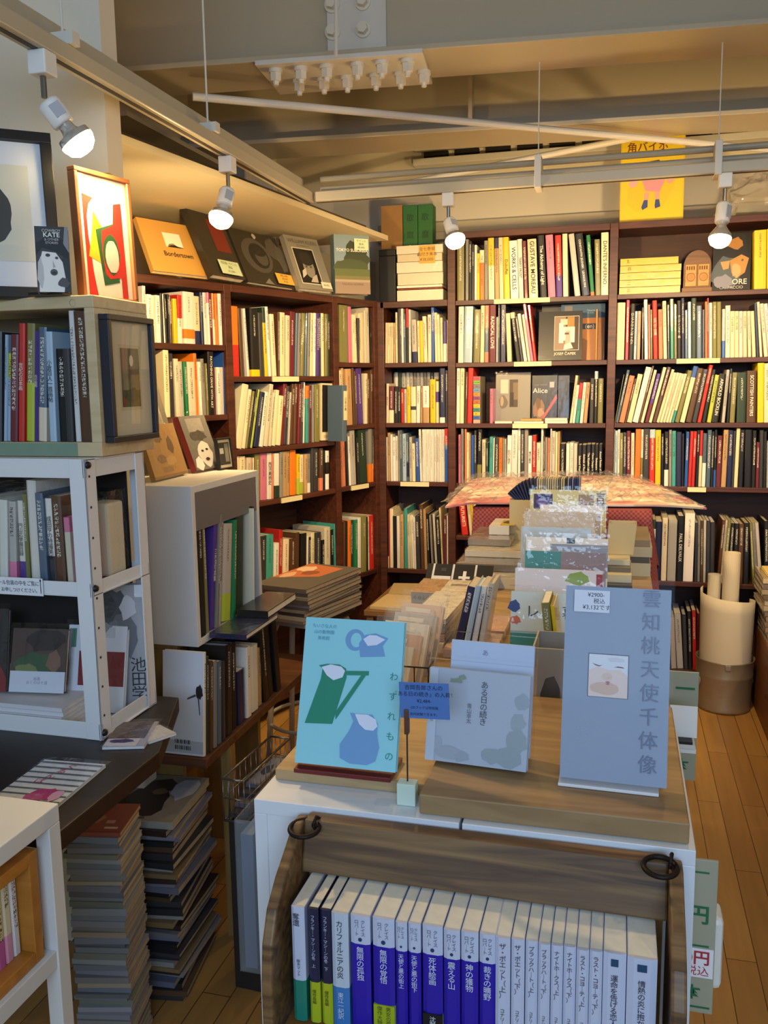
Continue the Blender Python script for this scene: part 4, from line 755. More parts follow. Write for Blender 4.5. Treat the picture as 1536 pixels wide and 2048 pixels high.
# white metal rack
RX, RY0, RY1 = -1.0, 1.48, 1.70
z_top = on_x(172, 918, RX).z; z_mid = on_x(187, 1166, RX).z; z_bot = on_x(207, 1446, RX).z
WM = mat('e6e8ea', .35)
r = thing('metal_rack', 'white metal rack of two shelves standing on the dark table', 'rack', T(RX, RY0, ZTB+.0005))
zz = lambda z: z-ZTB-.0005
PW = .036
for nm, x, y in (('post', 0, 0), ('post', -.72, 0), ('post', 0, RY1-RY0), ('post', -.72, RY1-RY0)):
    sx = -1 if x == 0 else 1; sy = 1 if y == 0 else -1
    b = MB().box(min(x, x+sx*PW), max(x, x+sx*PW), min(y, y+sy*.003), max(y, y+sy*.003), 0, zz(z_top)).box(min(x, x+sx*.003), max(x, x+sx*.003), min(y, y+sy*PW), max(y, y+sy*PW), 0, zz(z_top))
    o = b.build('post', WM, r, bevel=.001)
    if x == 0 and y == 0:
        for q in range(9): MB().cyl((.0002, .012, .05+q*.061), (.0012, .012, .05+q*.061), .0026, .0026, 8).build('bolt_hole', mat('33363a', .6), o)
        for z in (zz(z_top)-.012, zz(z_mid)-.012, zz(z_bot)-.02): MB().lathe([(0.0001, .006), (.006, .005), (.0075, 0)], frame((.0005, .008, z), (0, 1, 0), (1, 0, 0)), 14).build('bolt', mat('141416', .5), o, smooth=True)
for z, hr in ((z_top, .038), (z_mid, .03), (z_bot, .036)):
    z = zz(z)
    b = MB().box(-.72, 0, .0032, .0065, z-hr, z).box(-.72, 0, RY1-RY0-.0065, RY1-RY0-.0032, z-hr, z).box(-.0065, -.0032, .0, RY1-RY0, z-hr, z).box(-.7168, -.7135, .0, RY1-RY0, z-hr, z)
    b.box(-.72, 0, .003, RY1-RY0-.003, z-hr+.002, z-hr+.0055) if z != zz(z_top) else b.box(-.72, 0, .003, RY1-RY0-.003, z-.004, z-.0005)
    b.build('shelf', WM, r, bevel=.001)
MB().box(-.716, -.04, RY1-RY0-.012, RY1-RY0-.008, .07, zz(z_top)-.04).build('back_panel', mat('231d1a', .7), r)  # dark sheet added so the space behind the rack looks shaded
S1, S2 = z_mid-.024, z_bot-.030
# handwritten notice on the middle rail
a = on_y(-40, 1165, 1.476); b = on_y(86, 1193, 1.476); t = on_y(86, 1158, 1.476)
r = thing('notice', 'white handwritten notice taped to the front rail of the metal rack', 'notice', frame((a.x, 1.4775, b.z), (1, 0, 0)))
w, h = b.x-a.x, t.z-b.z
MB().box(0, w, 0, .0008, 0, h).build('paper', mat('eef0f4', .6), r)
text(r, 'ビニール包装の中をご覧に', h*.3, (w*.95, -.001, h*.68), align='RIGHT', color='23285a', sx=.9); text(r, 'なる方、お申しつけください。', h*.28, (w*.95, -.001, h*.28), align='RIGHT', color='23285a', sx=.9)
MB().prism([(w*.955, -.0012, h*.85), (w*.985, -.0012, h*.85), (w*.97, -.0012, h*.98)], (0, .0004, 0)).build('arrow_mark', mat('1a1c3a', .6), r); MB().box(w*.966, w*.974, -.0012, -.0008, h*.15, h*.86).build('arrow_mark', mat('1a1c3a', .6), r)
PR = dict(p=V((0, 1.5, 0)), d=V((1, 0, 0)), n=V((0, 1, 0)))
row('the upper shelf of the white metal rack', 'books on the upper shelf of the white metal rack', PR, S1, (0, 920, 4.6545), 1082,
 '-240,-180,360,0,l;-175,-110,380,0,w;-105,-15,350,0,h;-10,68,375,0,w,M;75,143,390,-10,h,b:p:.0:.3;163,221,385,-20,w,b:q:0:.3,J:円山応挙展目録;228,266,320,-30,v,W;272,360,195,-45,w,L:tall white wrapped book,W;367,440,310,-52,s,W;446,514,345,-66,x,b:w:.36:.98,J:成田亨の特撮美術|20242e,L:dark book with white title label,W;520,612,340,-62,u,W;618,672,540,-55,i,b:p:.8:1;676,714,530,-40,p', depth=.15, inset=.004, now=True)
for o in list(S.objects):
    if o.get('group') == 'books on the upper shelf of the white metal rack' and rnd.random() < .6:
        c = next(q for q in o.children if q.name.startswith('cover')); bb = c.bound_box
        x0, x1 = bb[0][0], bb[4][0]; d_ = bb[2][1]; h_ = bb[1][2]
        MB().box(x0-.002, x1+.002, -.002, d_+.002, 0, h_+.025).build('plastic_sleeve', plastic(1.4, 30), o)
# padded envelope at the right end of the shelf, seen through the side
r = thing('envelope_parcel', 'cream wrapped packet leaning inside the right end of the metal rack', 'packet', frame(on_x(222, 1146, RX-.02), (.0, 1, 0), (0, -.22, 1)))
r.location.z = S1+.0145
MB().box(0, .062, 0, .05, 0, .155).build('packet_body', mat('d8ccae', .7), r, bevel=.006); MB().box(-.004, .066, -.004, .054, -.001, .18).build('plastic_sleeve', plastic(1.5, 25), r)
# lower rack shelf
GL = 'books on the lower shelf of the white metal rack'
zf = S2+.0003
xr_ = on_line(128, V((0, 1.5, S2)), V((1, 0, 0)))
for k in range(5):
    slab('book', ORD[4-k]+' from the top of five thin white books stacked on the lower rack shelf', 'book', xr_-.25+rnd.uniform(-.004, .004), xr_+rnd.uniform(-.003, .003), 1.497+rnd.uniform(0, .004), 1.62, zf+k*.0095, zf+(k+1)*.0095-.0006, 'd9d7dc', 'thin white books stacked on the lower rack shelf')
zt5 = zf+.0476
r, w, h = face('art_book', 'wrapped book with a green painting and white band on the thin white stack', 'book', (18, 1388), (128, 1392), zt5, (84, 1262), 16, .016, '3a2c28', [
    ('4a3a34', rect(0, .3, 1, 1)), ('31543a', blob(.45, .46, .36, .16, seed=2)), ('6f7a4a', blob(.3, .36, .2, .08, seed=3)), ('7a5c4c', blob(.78, .5, .14, .16, seed=4)), ('2a2024', blob(.6, .8, .35, .18, seed=5)), ('ccd3e2', rect(0, 0, 1, .33))], smt=plastic(1.6, 22))
text(r, '画集\nおくのほそ道', h*.06, (w*.5, -.0014, h*.18), color='8a90a8')
r, w, h = face('art_book', 'dark wrapped book with a red lower corner at the left of the lower rack shelf', 'book', (-130, 1388), (12, 1388), zt5, (-60, 1222), 14, .016, '1b1a20', [('7a1f26', [(.7, 0), (1, 0), (1, .16), (.86, .4)])], smt=plastic(1.6, 22))
r, w, h = face('art_book', 'thick grey book with a misty painting at the right of the lower rack shelf', 'book', (188, 1418), (296, 1414), zf, (250, 1172), 3, .024, 'a6a8ae', [
    ('4a5058', blob(.4, .72, .4, .26, 20, .2, 3)), ('6a7078', blob(.6, .6, .3, .2, 16, .3, 4)), ('8a8e96', blob(.3, .55, .26, .14, 16, .3, 5)), ('33383e', blob(.25, .85, .22, .12, 12, .3, 6)), ('c9ccd2', blob(.7, .82, .16, .1, 12, .3, 7)), ('dfe2e8', rect(.84, .9, 1, 1))], dy=.0, smt=plastic(1.4, 22))
vtext(r, '池田学', h*.13, (w*.86, -.0014, h*.22), color='1d1f24')
r, w, h = face('art_book', 'white wrapped book with a dark red square in front of the thick grey book', 'book', (129, 1424), (246, 1430), zf, (212, 1255), 14, .012, 'dfe3ec', [('7d2024', rect(.2, .3, .98, .7)), ('c9ced6', rect(.42, .86, .8, .98)), ('5a8a6a', rect(.02, .74, .14, .96))], smt=plastic(1.4, 22))
# magazines lying on the dark table
def flat(name, label, cat, c, hexc, th, z, shapes, group=None, sl=True, glossy=True):
    """thin book lying face up; c = pixels of its front-left, front-right, back-left corners"""
    p0, p1, p2 = [on_z(x, y, z+th) for x, y in c]; x = p1-p0; w = x.length; h = (p2-p0).dot(V((-x.y, x.x, 0)).normalized())
    M = frame((p0.x, p0.y, z+.0004), x); r = thing(name, label, cat, M, group)
    MB().box(0, w, 0, h, .0008, th-.0008).build('page_block', PAGES, r).color = (.75, .73, .68, 1)
    o = MB().box(-.0006, w+.0006, -.0006, h, th-.0008, th).box(-.0006, w+.0006, -.0006, h, 0, .0008).box(-.001, -.0002, -.0006, h, 0, th).build('cover', COVERG if glossy else COVER, r); spine_props(o, th, h, s2l(hexc), lettering=False)
    if shapes: art(r, 'cover_print', w, h, shapes, M=Matrix(((1, 0, 0, 0), (0, 0, 1, 0), (0, -1, 0, th), (0, 0, 0, 1))), y=-.0003)
    if sl: MB().box(-.004, w+.006, -.004, h+.012, -.0001, th+.0016).build('plastic_sleeve', plastic(1.5, 20), r)
    return r, w, h
stripes = [('e4e8f2', rect(0, 0, 1, 1))]+[('5d6b76', rect(0, .04+i*.125, 1, .075+i*.125)) for i in range(8)]+[('b83a86', blob(.66, .2, .2, .13, 16, .25, 3)), ('c2589a', blob(.55, .12, .16, .08, 12, .25, 4)), ('d6a6cc', blob(.84, .18, .08, .12, 12, .2, 5))]
r, w, h = flat('picture_book', 'blue and white striped picture book with a pink shape, lying on the dark table', 'book', ((-20, 1600), (112, 1612), (20, 1514)), 'd8dde8', .006, ZTB, stripes, sl=True)
for i, s in enumerate('ぐるんぱ'): text(r, s, h*.13, (w*(.56-.07*i), h*(.86-.13*i), .0072), right=(1, .1, 0), up=(-.1, 1, 0), color='b02848', name='cover_lettering')
flat('magazine', 'clear wrapped magazine lying on the table at the foot of the rack', 'magazine', ((205, 1494), (288, 1492), (270, 1444)), 'b9b4c8', .006, ZTB, [('5a4a48', rect(0, .3, .9, 1)), ('d6d4e4', rect(0, 0, .8, .3)), ('3a3a78', blob(.4, .2, .3, .08, seed=3))])
flat('magazine', 'white wrapped magazine overhanging the corner of the dark table', 'magazine', ((298, 1484), (352, 1466), (312, 1452)), 'd8d4cc', .005, ZTB, [('e4e0d8', rect(0, 0, 1, 1))])
# wooden unit on top of the rack
UX, UY0, UY1 = -.992, 1.53, 1.73
UZ0 = z_top+.001; UZ1 = on_x(203, 592, UX).z
CW = wood('c8b184', 'dac7a0', (3, 30, 30), .5)
r = thing('wooden_shelf_unit', 'cream wooden open shelf standing on the metal rack, full of upright books', 'shelf unit', T(UX, UY0, UZ0))
hU = UZ1-UZ0
MB().box(-.75, 0, 0, UY1-UY0, hU-.024, hU).build('top_board', CW, r, bevel=.002)
MB().box(-.022, 0, 0.001, UY1-UY0, .028, hU-.024).build('side_panel', CW, r, bevel=.001)
MB().box(-.75, -.728, 0.001, UY1-UY0, .028, hU-.024).build('side_panel', CW, r, bevel=.001)
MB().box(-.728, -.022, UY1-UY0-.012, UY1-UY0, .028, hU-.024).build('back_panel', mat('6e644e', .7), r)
MB().box(-.75, 0, 0, UY1-UY0, 0, .028).build('bottom_board', CW, r, bevel=.001)
MB().box(-.75, -.055, -.0006, 0, .001, .027).build('green_front_edge', mat('7d947e', .6, noise=.1, nscale=20), r)
MB().lathe([(.0001, -.001), (.006, -.0008), (.007, .0005)], frame((-.045, 0, hU-.014), (1, 0, 0), (0, -1, 0)), 14).build('wood_knot', mat('6a4a2a', .6), r)
PU = dict(p=V((0, 1.535, 0)), d=V((1, 0, 0)), n=V((0, 1, 0)))
row('the wooden unit above the metal rack', 'books in the wooden unit above the metal rack', PU, UZ0+.0283, (0, 590, 4.6545), 1370,
 '-220,-160,330,0,w;-155,-80,360,0,b;-75,-4,345,0,x;0,30,370,10,l;32,76,545,24,l,b:z:.72:1;79,150,370,18,m,L:thick dark red book;153,208,265,46,r,J:世紀の日本画;213,290,265,36,v,b:z:0:.5;293,330,335,10,q,J:光の絵画;334,410,300,66,s,b:i:0:.3,L:broad blue picture-spined book,W;456,520,340,28,l,J:小倉百人一首画帖;526,622,500,14,k,L:thick black book;626,678,500,-40,x,W;684,735,120,-45,w,L:tall pale blue-white wrapped book,W;742,900,150,-40,u,L:very thick brown boxed volume', depth=.16, inset=.002, maxh=hU-.056, lim=(UX-.727, UX-.0225, hU-.054), now=True)
for o in S.objects:
    if 'very thick brown boxed volume' in str(o.get('label', '')):
        MB().box(.008, .026, -.0012, -.0002, .10, .135).build('spine_label', mat('33241a', .6), o)
# small framed print on the side of the wooden unit
yA, yB = on_x(222, 760, UX+.022).y, on_x(313, 760, UX+.022).y; zA, zB = on_x(222, 887, UX+.022).z, on_x(222, 627, UX+.022).z
M = frame((UX+.023, yA, zA), (0, 1, 0)); w, h = yB-yA, zB-zA
r = thing('framed_picture', 'small dark framed print hung on the side of the wooden unit', 'picture frame', M)
def picture(r, w, h, fw, fd, hexf, shapes, glass=True, matc='d8cfb2'):
    MB().box(0, w, 0, fd, 0, fw).box(0, w, 0, fd, h-fw, h).box(0, fw, 0, fd, fw, h-fw).box(w-fw, w, 0, fd, fw, h-fw).build('frame', mat(hexf, .45), r, bevel=.0015)
    MB().box(fw, w-fw, fd*.45, fd-.001, fw, h-fw).build('mount', mat(matc, .7), r)
    art(r, 'print', w-2*fw, h-2*fw, shapes, M=T(fw, fd*.45, fw), y=-.0003)
    if glass: MB().box(fw, w-fw, fd*.25, fd*.25+.0015, fw, h-fw).build('glass', plastic(.03, 2, 'ffffff', 0, .01), r)
picture(r, w, h, .012, .022, '20222e', [('c9bf9e', rect(.22, .22, .76, .8)), ('6d6450', rect(.26, .25, .72, .77)), ('4a4436', rect(.26, .25, .72, .4)), ('8a7e64', rect(.3, .4, .42, .77)), ('5c543f', rect(.46, .36, .52, .77)), ('d8d0b6', ell(.52, .66, .05, .05)), ('7a3a24', rect(.27, .26, .36, .33)), ('3c362a', blob(.52, .36, .18, .06, seed=4))])
# ---- on top of the wooden unit
zu = UZ1+.0005
r, w, h = stand('framed_picture', 'large black framed picture with a blue-white mount leaning at the far left', 'picture frame', (-170, 585), (98, 592), zu, (68, 252), 13)
r.location += V((0, .05, 0))
picture(r, w, h, .022, .02, '1c1a19', [('d9d8c8', rect(.2, .18, .86, .84)), ('3a3f42', blob(.44, .5, .24, .2, 20, .12, 3)), ('585d5e', blob(.36, .56, .12, .1, 12, .2, 4))], matc='dfe4ea')
r, w, h = face('art_book', 'small black and white book with a person in a dark hat, reading KATE', 'book', (76, 588), (143, 589), zu, (118, 458), 8, .022, '1c1c1e', [
    ('f0eee8', [(.06, 0), (.82, 0), (.86, .2), (.8, .45), (.6, .6), (.2, .62), (.08, .4)]), ('2a2a2c', [(.8, 0), (1, 0), (1, .66), (.78, .5), (.86, .2)]), ('17171a', [(0, .56), (.2, .68), (.6, .62), (.95, .5), (1, .62), (.9, .8), (.3, .82), (0, .74)]), ('8d8d90', [(.84, .74), (1, .6), (1, 1), (.9, 1)]), ('c9c7c2', blob(.12, .3, .1, .22, seed=4)), ('3a3638', ell(.36, .56, .07, .025)), ('4a4446', ell(.62, .52, .05, .02)), ('55504e', ell(.52, .3, .11, .05)), ('2a2426', ell(.52, .29, .07, .02)), ('b9b5b0', [(.5, .48), (.57, .38), (.5, .37)]), ('4c4a4c', blob(.8, .14, .16, .08, seed=2))], sl=False, pc=(.9, .88, .84, 1))
text(r, 'COWBOY', h*.06, (w*.5, -.0022, h*.93), color='d8d6d2'); text(r, 'KATE', h*.1, (w*.5, -.0022, h*.865), color='f4f2ee', bold=.015); text(r, '& OTHER\nSTORIES', h*.05, (w*.5, -.0022, h*.77), color='cfcdc9')
r = thing('display_tray', 'thin black tray lying in front of the KATE book on the wooden unit', 'tray', T(*on_z(56, 592, zu)))
MB().box(0, .078, 0, .03, 0, .004).box(0, .078, .0, .003, .004, .008).build('tray_body', mat('2b2724', .4), r, bevel=.0012)
r, w, h = stand('framed_picture', 'brown framed abstract print in red, yellow and green right of the spotlight', 'picture frame', (170, 598), (279, 609), zu, (238, 354), 2)
r.location += V((0, 0, 0))
picture(r, w, h, .009, .02, '7a4a28', [('e6dcc6', rect(0, 0, 1, 1)), ('c02a20', [(.1, 0), (.28, 0), (.22, .2), (.2, .36), (.17, .5), (.17, .66), (.22, .76), (.32, .82), (.1, .84)]), ('d8b020', [(.15, .33), (.23, .5), (.3, .72), (.5, .55), (.42, .28)]), ('24502c', [(.32, .56), (.72, .64), (.74, .14), (.42, .1)]), ('c02a20', [(.44, .56), (.68, .62), (.72, .8), (.88, .82), (.9, 0), (.78, 0), (.78, .18), (.55, .16), (.46, .2), (.42, .4)]), ('24502c', blob(.61, .37, .17, .17, 16, .05, 2)), ('c9c2ae', blob(.62, .35, .14, .14, 16, .06, 3))], matc='e6dcc6')
r = thing('wooden_batten', 'upright tan wooden batten leaning on the pier behind the KATE book', 'batten', frame(on_y(166, 600, 1.74)+V((-.012, 0, 0)), (1, 0, 0), (0, .1, 1)))
r.location.z = ZTB
MB().box(0, .02, 0, .015, 0, on_y(160, 330, 1.8).z-ZTB).build('batten_body', wood('a8762e', 'c2904a', (30, 30, 3)), r)
# ================================================================ lower left white unit with crate
LX, LY = -.85, 1.13; LZ = on_x(117, 1606, LX).z
WP = mat('dddcd6', .55, noise=.05, nscale=14)
r = thing('white_shelf_unit', 'white painted wooden shelf unit in the lower left corner', 'shelf unit', T(LX, LY, 0))
MB().box(-.42, 0, -.62, 0, LZ-.03, LZ).build('top_board', WP, r, bevel=.002)
for y in (-.028, -.62):
    MB().box(-.026, 0, y, y+.028, 0, LZ-.03).build('post', WP, r, bevel=.0015); MB().box(-.42, -.394, y, y+.028, 0, LZ-.03).build('post', WP, r, bevel=.0015)
zm = on_x(125, 1893, LX).z
MB().box(-.394, -.003, -.592, -.028, zm-.03, zm).build('shelf', WP, r, bevel=.0015)
r = thing('wooden_crate', 'orange-brown wooden crate holding paperbacks inside the white shelf unit', 'crate', T(LX-.012, LY-.045, zm+.0005))
OW = wood('a5681f', 'c07f30', (3, 25, 25), .5)
cl = .42; chh = LZ-zm-.055
MB().box(-.2, 0, -.02, 0, 0, chh).build('end_panel', OW, r, bevel=.0015); MB().box(-.2, 0, -cl, -cl+.02, 0, chh).build('end_panel', OW, r, bevel=.0015)
MB().box(-.2, 0, -cl+.02, -.02, 0, .02).build('bottom_board', OW, r, bevel=.0015); MB().box(-.2, 0, -cl+.02, -.02, chh-.02, chh).build('top_board', OW, r, bevel=.0015)
y = LY-.045-.022; k = 0; zc = zm+.021; cols = ('e2dfe0', 'd9cfae', 'd6c896', 'd9cc9c', 'd2c48e', 'd8ccA0', 'd0c290', 'dcd0a8', 'd4c698', 'd6caa0', 'd0c294', 'dacea4', 'd2c698')
while y > LY-.43 and k < 13:
    t = rnd.uniform(.013, .019); hh = .148 if k == 0 else .138+rnd.uniform(-.004, .004)
    r = thing('paperback', 'pale paperback, '+ORD[k]+' from the far end of the orange-brown crate', 'book', frame((LX-.035, y-t/2, zc), (0, 1, 0)), 'paperbacks in the orange-brown crate')
    book_parts(r, t*.97, .105, min(hh, chh-.045), s2l(cols[k]), pcol(), hard=False, c2=s2l('b85a96') if k in (2, 4) else s2l('d89ab8'), z0=0 if k in (1, 2, 3, 4) else 0, z1=.045 if k in (1, 2, 3, 4) else 0)
    y -= t; k += 1
# ================================================================ magazine stacks on the floor under the table
def stack(top_name, place, c, ztop, n, cols, ang_j, group, name='magazine', topshape=None, base=0.0, wj=.006, first=None, sl=False):
    p0, p1, p2 = [on_z(x, y, ztop) for x, y in c]; x = (p1-p0); w = x.length; x.normalize(); yv = V((-x.y, x.x, 0)); d = (p2-p0).dot(yv)
    th = (ztop-base)/n; cen = p0+x*(w/2)+yv*(d/2); off = V((0, 0, 0))
    hs = [rnd.uniform(.7, 1.3) for _ in range(n)]; sm = sum(hs); z = base
    for k in range(n):
        t = (ztop-base)*hs[k]/sm; a = math.radians(rnd.uniform(-ang_j, ang_j)); ki = n-1-k
        ww, dd = w*rnd.uniform(.965, 1.0), d*rnd.uniform(.965, 1.0)
        if ki == 0: a, ww, dd = 0, w, d
        cx = cen+x*rnd.uniform(-wj, wj)*(ki > 0)+yv*rnd.uniform(-wj, wj)*(ki > 0)
        o = cx-(x*math.cos(a)+yv*math.sin(a))*(ww/2)-(yv*math.cos(a)-x*math.sin(a))*(dd/2)
        M = frame((o.x, o.y, z+.0001), x*math.cos(a)+yv*math.sin(a))
        cn, hx = cols[k % len(cols)] if ki else first
        r = thing(name, (top_name if ki == 0 else cn+' '+name+', '+ORD[ki]+' from the top of '+place), name, M, group)
        col = vary(s2l(hx), .1); b = min(.0012, t*.2)
        P = [(0, 0), (dd, 0), (dd, b), (b, b), (b, t-b), (dd, t-b), (dd, t-.0002), (0, t-.0002)]
        o = MB().prism([(0, y_, z_) for y_, z_ in P], (ww, 0, 0)).build('cover', COVERG if ki == 0 else COVER, r); recalc(o); spine_props(o, t, ww, col, lettering=False)
        pg = MB().box(.0012, ww-.0012, b, dd-.001, b, t-b-.0002).build('page_block', PAGES, r); pg.color = vary(s2l('b9a888'), .12)
        if ki == 0 and topshape: art(r, 'cover_print', ww, dd, topshape, M=Matrix(((1, 0, 0, 0), (0, 0, 1, 0), (0, -1, 0, t), (0, 0, 0, 1))), y=-.0004)
        if sl and (k % 2 or ki == 0): MB().box(-.003, ww+.003, -.003, dd+.003, 0, t).build('plastic_sleeve', plastic(1.6, 30), r)
        z += t
    return r
greys = (('grey', '8c9096'), ('grey', '7f858a'), ('pale grey', '9aa0a6'), ('grey-green', '7e8478'), ('grey', '868a8e'), ('dark grey', '6c7074'), ('blue-grey', '7a828e'), ('beige', 'a89c86'), ('grey', '8a8a88'))
stack('reddish brown magazine on top of the tall grey stack under the table', 'the tall grey stack under the table', ((128, 1664), (240, 1666), (186, 1606)), .56, 44, greys, 2.5, 'magazines in the tall grey stack', topshape=[('8a4a3c', rect(.03, .03, .97, .97)), ('a0724a', blob(.35, .5, .18, .22, seed=2)), ('b08878', rect(.62, .3, .78, .4)), ('c9b0a0', rect(.66, .12, .9, .18))], first=('brown', '8a4a3c'), wj=.005)
dk = (('dark', '3c3a3c'), ('brown', '5c4632'), ('black', '222224'), ('grey-violet', '77778a'), ('grey', '80828a'), ('dark brown', '3a2a22'), ('tan', '8a7450'), ('pale', 'a09c94'), ('charcoal', '2c2e32'))
stack('dark magazine with a shadowed figure on top of the mixed stack under the table', 'the mixed dark stack under the table', ((192, 1636), (345, 1647), (308, 1549)), .47, 34, dk, 4, 'magazines in the mixed dark stack', topshape=[('8c8578', rect(.02, .02, .98, .98)), ('2a2024', blob(.42, .4, .3, .34, 16, .25, 3)), ('3c2c2c', blob(.45, .75, .24, .16, 14, .2, 4)), ('b3b6c0', blob(.8, .7, .16, .22, 12, .25, 5)), ('6a5840', blob(.5, .62, .1, .07, 10, .2, 6)), ('5a4a44', rect(.2, .05, .6, .08))], first=('dark', 'a9a69c'), wj=.012)
# ================================================================ white box on the left with large books
BX, BY0, BY1, BZ0, BZ1 = -1.04, 1.985, 2.41, .832, 1.25
WB = mat('dedcd8', .5, noise=.03, nscale=8)
r = thing('box_shelf', 'white box shelf open to the right, large books inside and three displayed on top', 'box shelf', T(BX, BY0, BZ0))
bh, bl_ = BZ1-BZ0, BY1-BY0
MB().box(-.29, 0, 0, .018, 0, bh).build('end_panel', WB, r, bevel=.001); MB().box(-.29, 0, bl_-.018, bl_, 0, bh).build('end_panel', WB, r, bevel=.001)
MB().box(-.29, 0, .018, bl_-.018, bh-.018, bh).build('top_board', WB, r, bevel=.001); MB().box(-.29, 0, .018, bl_-.018, 0, .018).build('bottom_board', WB, r, bevel=.001)
MB().box(-.29, -.282, .018, bl_-.018, .018, bh-.018).build('back_panel', WB, r)
MB().box(-.004, -.001, .0185, bl_-.018, bh*.72, bh-.018).build('front_rail', mat('6f6d70', .5), r)
PXP = dict(p=V((BX, 0, 0)), d=V((0, 1, 0)), n=V((-1, 0, 0)))
row('the white box shelf', 'large books in the white box shelf', PXP, BZ0+.0185, (360, 900, 3.491), 1200,
 '92,205,430,-12,k,L:thick black book;212,232,410,-36,v;236,262,440,60,q,J:三木淳写真集,L:slim purple book;265,285,440,70,e,W;288,308,465,72,h,W;312,374,520,56,h,b:z:0:.28;378,402,485,44,g;408,466,430,6,d,L:broad dark book with fern pattern', depth=.2, inset=-.004, maxh=.355, lim=(BY0+.0185, BY0+.33, .375), now=True)
row('the outer end of the white box shelf', 'large books at the far end of the white box shelf', dict(p=V((BX, 0, 0)), d=V((0, 1, 0)), n=V((-1, 0, 0))), BZ0+.0185, (360, 900, 3.491), 1100, '470,492,430,0,i;496,512,410,-6,k,W', depth=.2, inset=-.02, maxh=.345, lim=(BY0+.33, BY1-.0185, .345), now=True)
# things on the white box
zb = BZ1+.0005
face('art_book', 'gold and brown wrapped book leaning on the white box shelf beside the rack', 'book', (312, 965), (377, 949), zb, (318, 852), 16, .014, '8a6a3a', [('b58a4c', rect(0, .05, 1, 1)), ('7a5a34', blob(.4, .75, .12, .1, seed=3)), ('6a4c2c', blob(.7, .6, .1, .16, seed=4)), ('8d6a3e', blob(.35, .35, .14, .08, seed=6)), ('c49a5c', blob(.6, .3, .16, .1, seed=7)), ('9a7748', rect(.3, .1, .6, .2))], smt=plastic(1.8, 28))
face('magazine', 'tall grey wrapped photo magazine behind the gold book on the white box shelf', 'magazine', (318, 952), (384, 940), zb, (330, 748), 16, .01, '4c4844', [('5c5852', rect(0, 0, 1, 1)), ('8a847a', [(.5, .9), (.8, .95), (.9, .1), (.7, .05)]), ('2e2b28', blob(.3, .6, .25, .3, seed=2)), ('a39c90', [(.15, .7), (.3, .75), (.6, .1), (.45, .1)]), ('736d64', blob(.7, .4, .12, .25, seed=5))], smt=plastic(2.0, 16), dy=.035)
face('art_book', 'thick black and white portrait book with red left edge on the white box shelf', 'book', (394, 947), (444, 938), zb, (381, 837), 20, .02, 'a02a28', [('6d6a66', rect(0, 0, 1, 1)), ('d9d4cb', blob(.55, .28, .26, .24, 16, .1, 2)), ('8e8a84', rect(.2, .7, .8, .95)), ('3c3a38', blob(.5, .62, .3, .1, seed=3)), ('2c2826', ell(.46, .34, .05, .02)), ('2c2826', ell(.64, .36, .05, .02)), ('4a2c2c', ell(.56, .18, .08, .03)), ('efeae0', blob(.2, .12, .16, .12, seed=4))], smt=plastic(1.2, 20))
r, w, h = stand('framed_picture', 'small black framed photograph behind the portrait book on the white box shelf', 'picture frame', (441, 941), (470, 936), zb, (456, 874), 6)
picture(r, w, h, .006, .012, '141312', [('d2c8a8', rect(0, 0, 1, 1)), ('3c3a36', rect(.08, .1, .92, .9)), ('8d897e', rect(.55, .2, .85, .85)), ('c4beb0', rect(.15, .5, .45, .7))], glass=False)
# wooden box below with more books
r = thing('wooden_box', 'tan wooden box under the white box shelf, books standing in front of its boards', 'wooden box', T(-1.11, 2.0, 0))
TW = wood('8a6a34', 'a6834a', (30, 30, 3), .6)
MB().box(-.22, 0, 0, .02, 0, .815).build('end_panel', TW, r, bevel=.002); MB().box(-.22, 0, .5, .52, 0, .815).build('end_panel', TW, r, bevel=.002)
MB().box(-.22, 0, -.0, .52, .815, .831).build('top_board', TW, r, bevel=.002); MB().box(-.22, -.2, .02, .5, 0, .815).build('back_panel', TW, r)
MB().box(-.2, .13, .022, .75, on_x(412, 1516, -.985).z-.025, on_x(412, 1516, -.985).z-.0005).box(.003, .13, -.115, .022, on_x(412, 1516, -.985).z-.025, on_x(412, 1516, -.985).z-.0005).build('shelf', wood('4c2e1c', '6a4228'), r, bevel=.002)
zsh = on_x(412, 1516, -.985).z-.025; MB().box(.1, .128, .025, .055, 0, zsh).build('leg', TW, r); MB().box(.1, .128, .70, .73, 0, zsh).build('leg', TW, r)
zlb = on_x(412, 1516, -.985).z
PXL = dict(p=V((-.985, 0, 0)), d=V((0, 1, 0)), n=V((-1, 0, 0)))
row('the wooden box below the white box shelf', 'books in the wooden box below the white box shelf', PXL, zlb, (340, 1180, 3.84), 1290,
 '278,298,490,0,w,L:white-backed book with barcode;300,318,520,0,d,W;321,345,560,0,u,W;349,378,560,0,e,W;382,410,560,0,s,W;414,440,560,-6,x,W;444,490,440,-8,k,W;494,540,430,-10,k;546,600,640,-10,n,W;604,640,450,-10,w;644,700,450,-8,w,L:broad white book;706,735,455,-8,t', depth=.115, inset=0.0, maxh=.265, now=True)
fb = [o for o in S.objects if 'white-backed book with barcode' in str(o.get('label', ''))][0]
cv = next(q for q in fb.children if q.name.startswith('cover')); bb = cv.bound_box; x0 = bb[0][0]; dd = bb[2][1]; hh = bb[1][2]
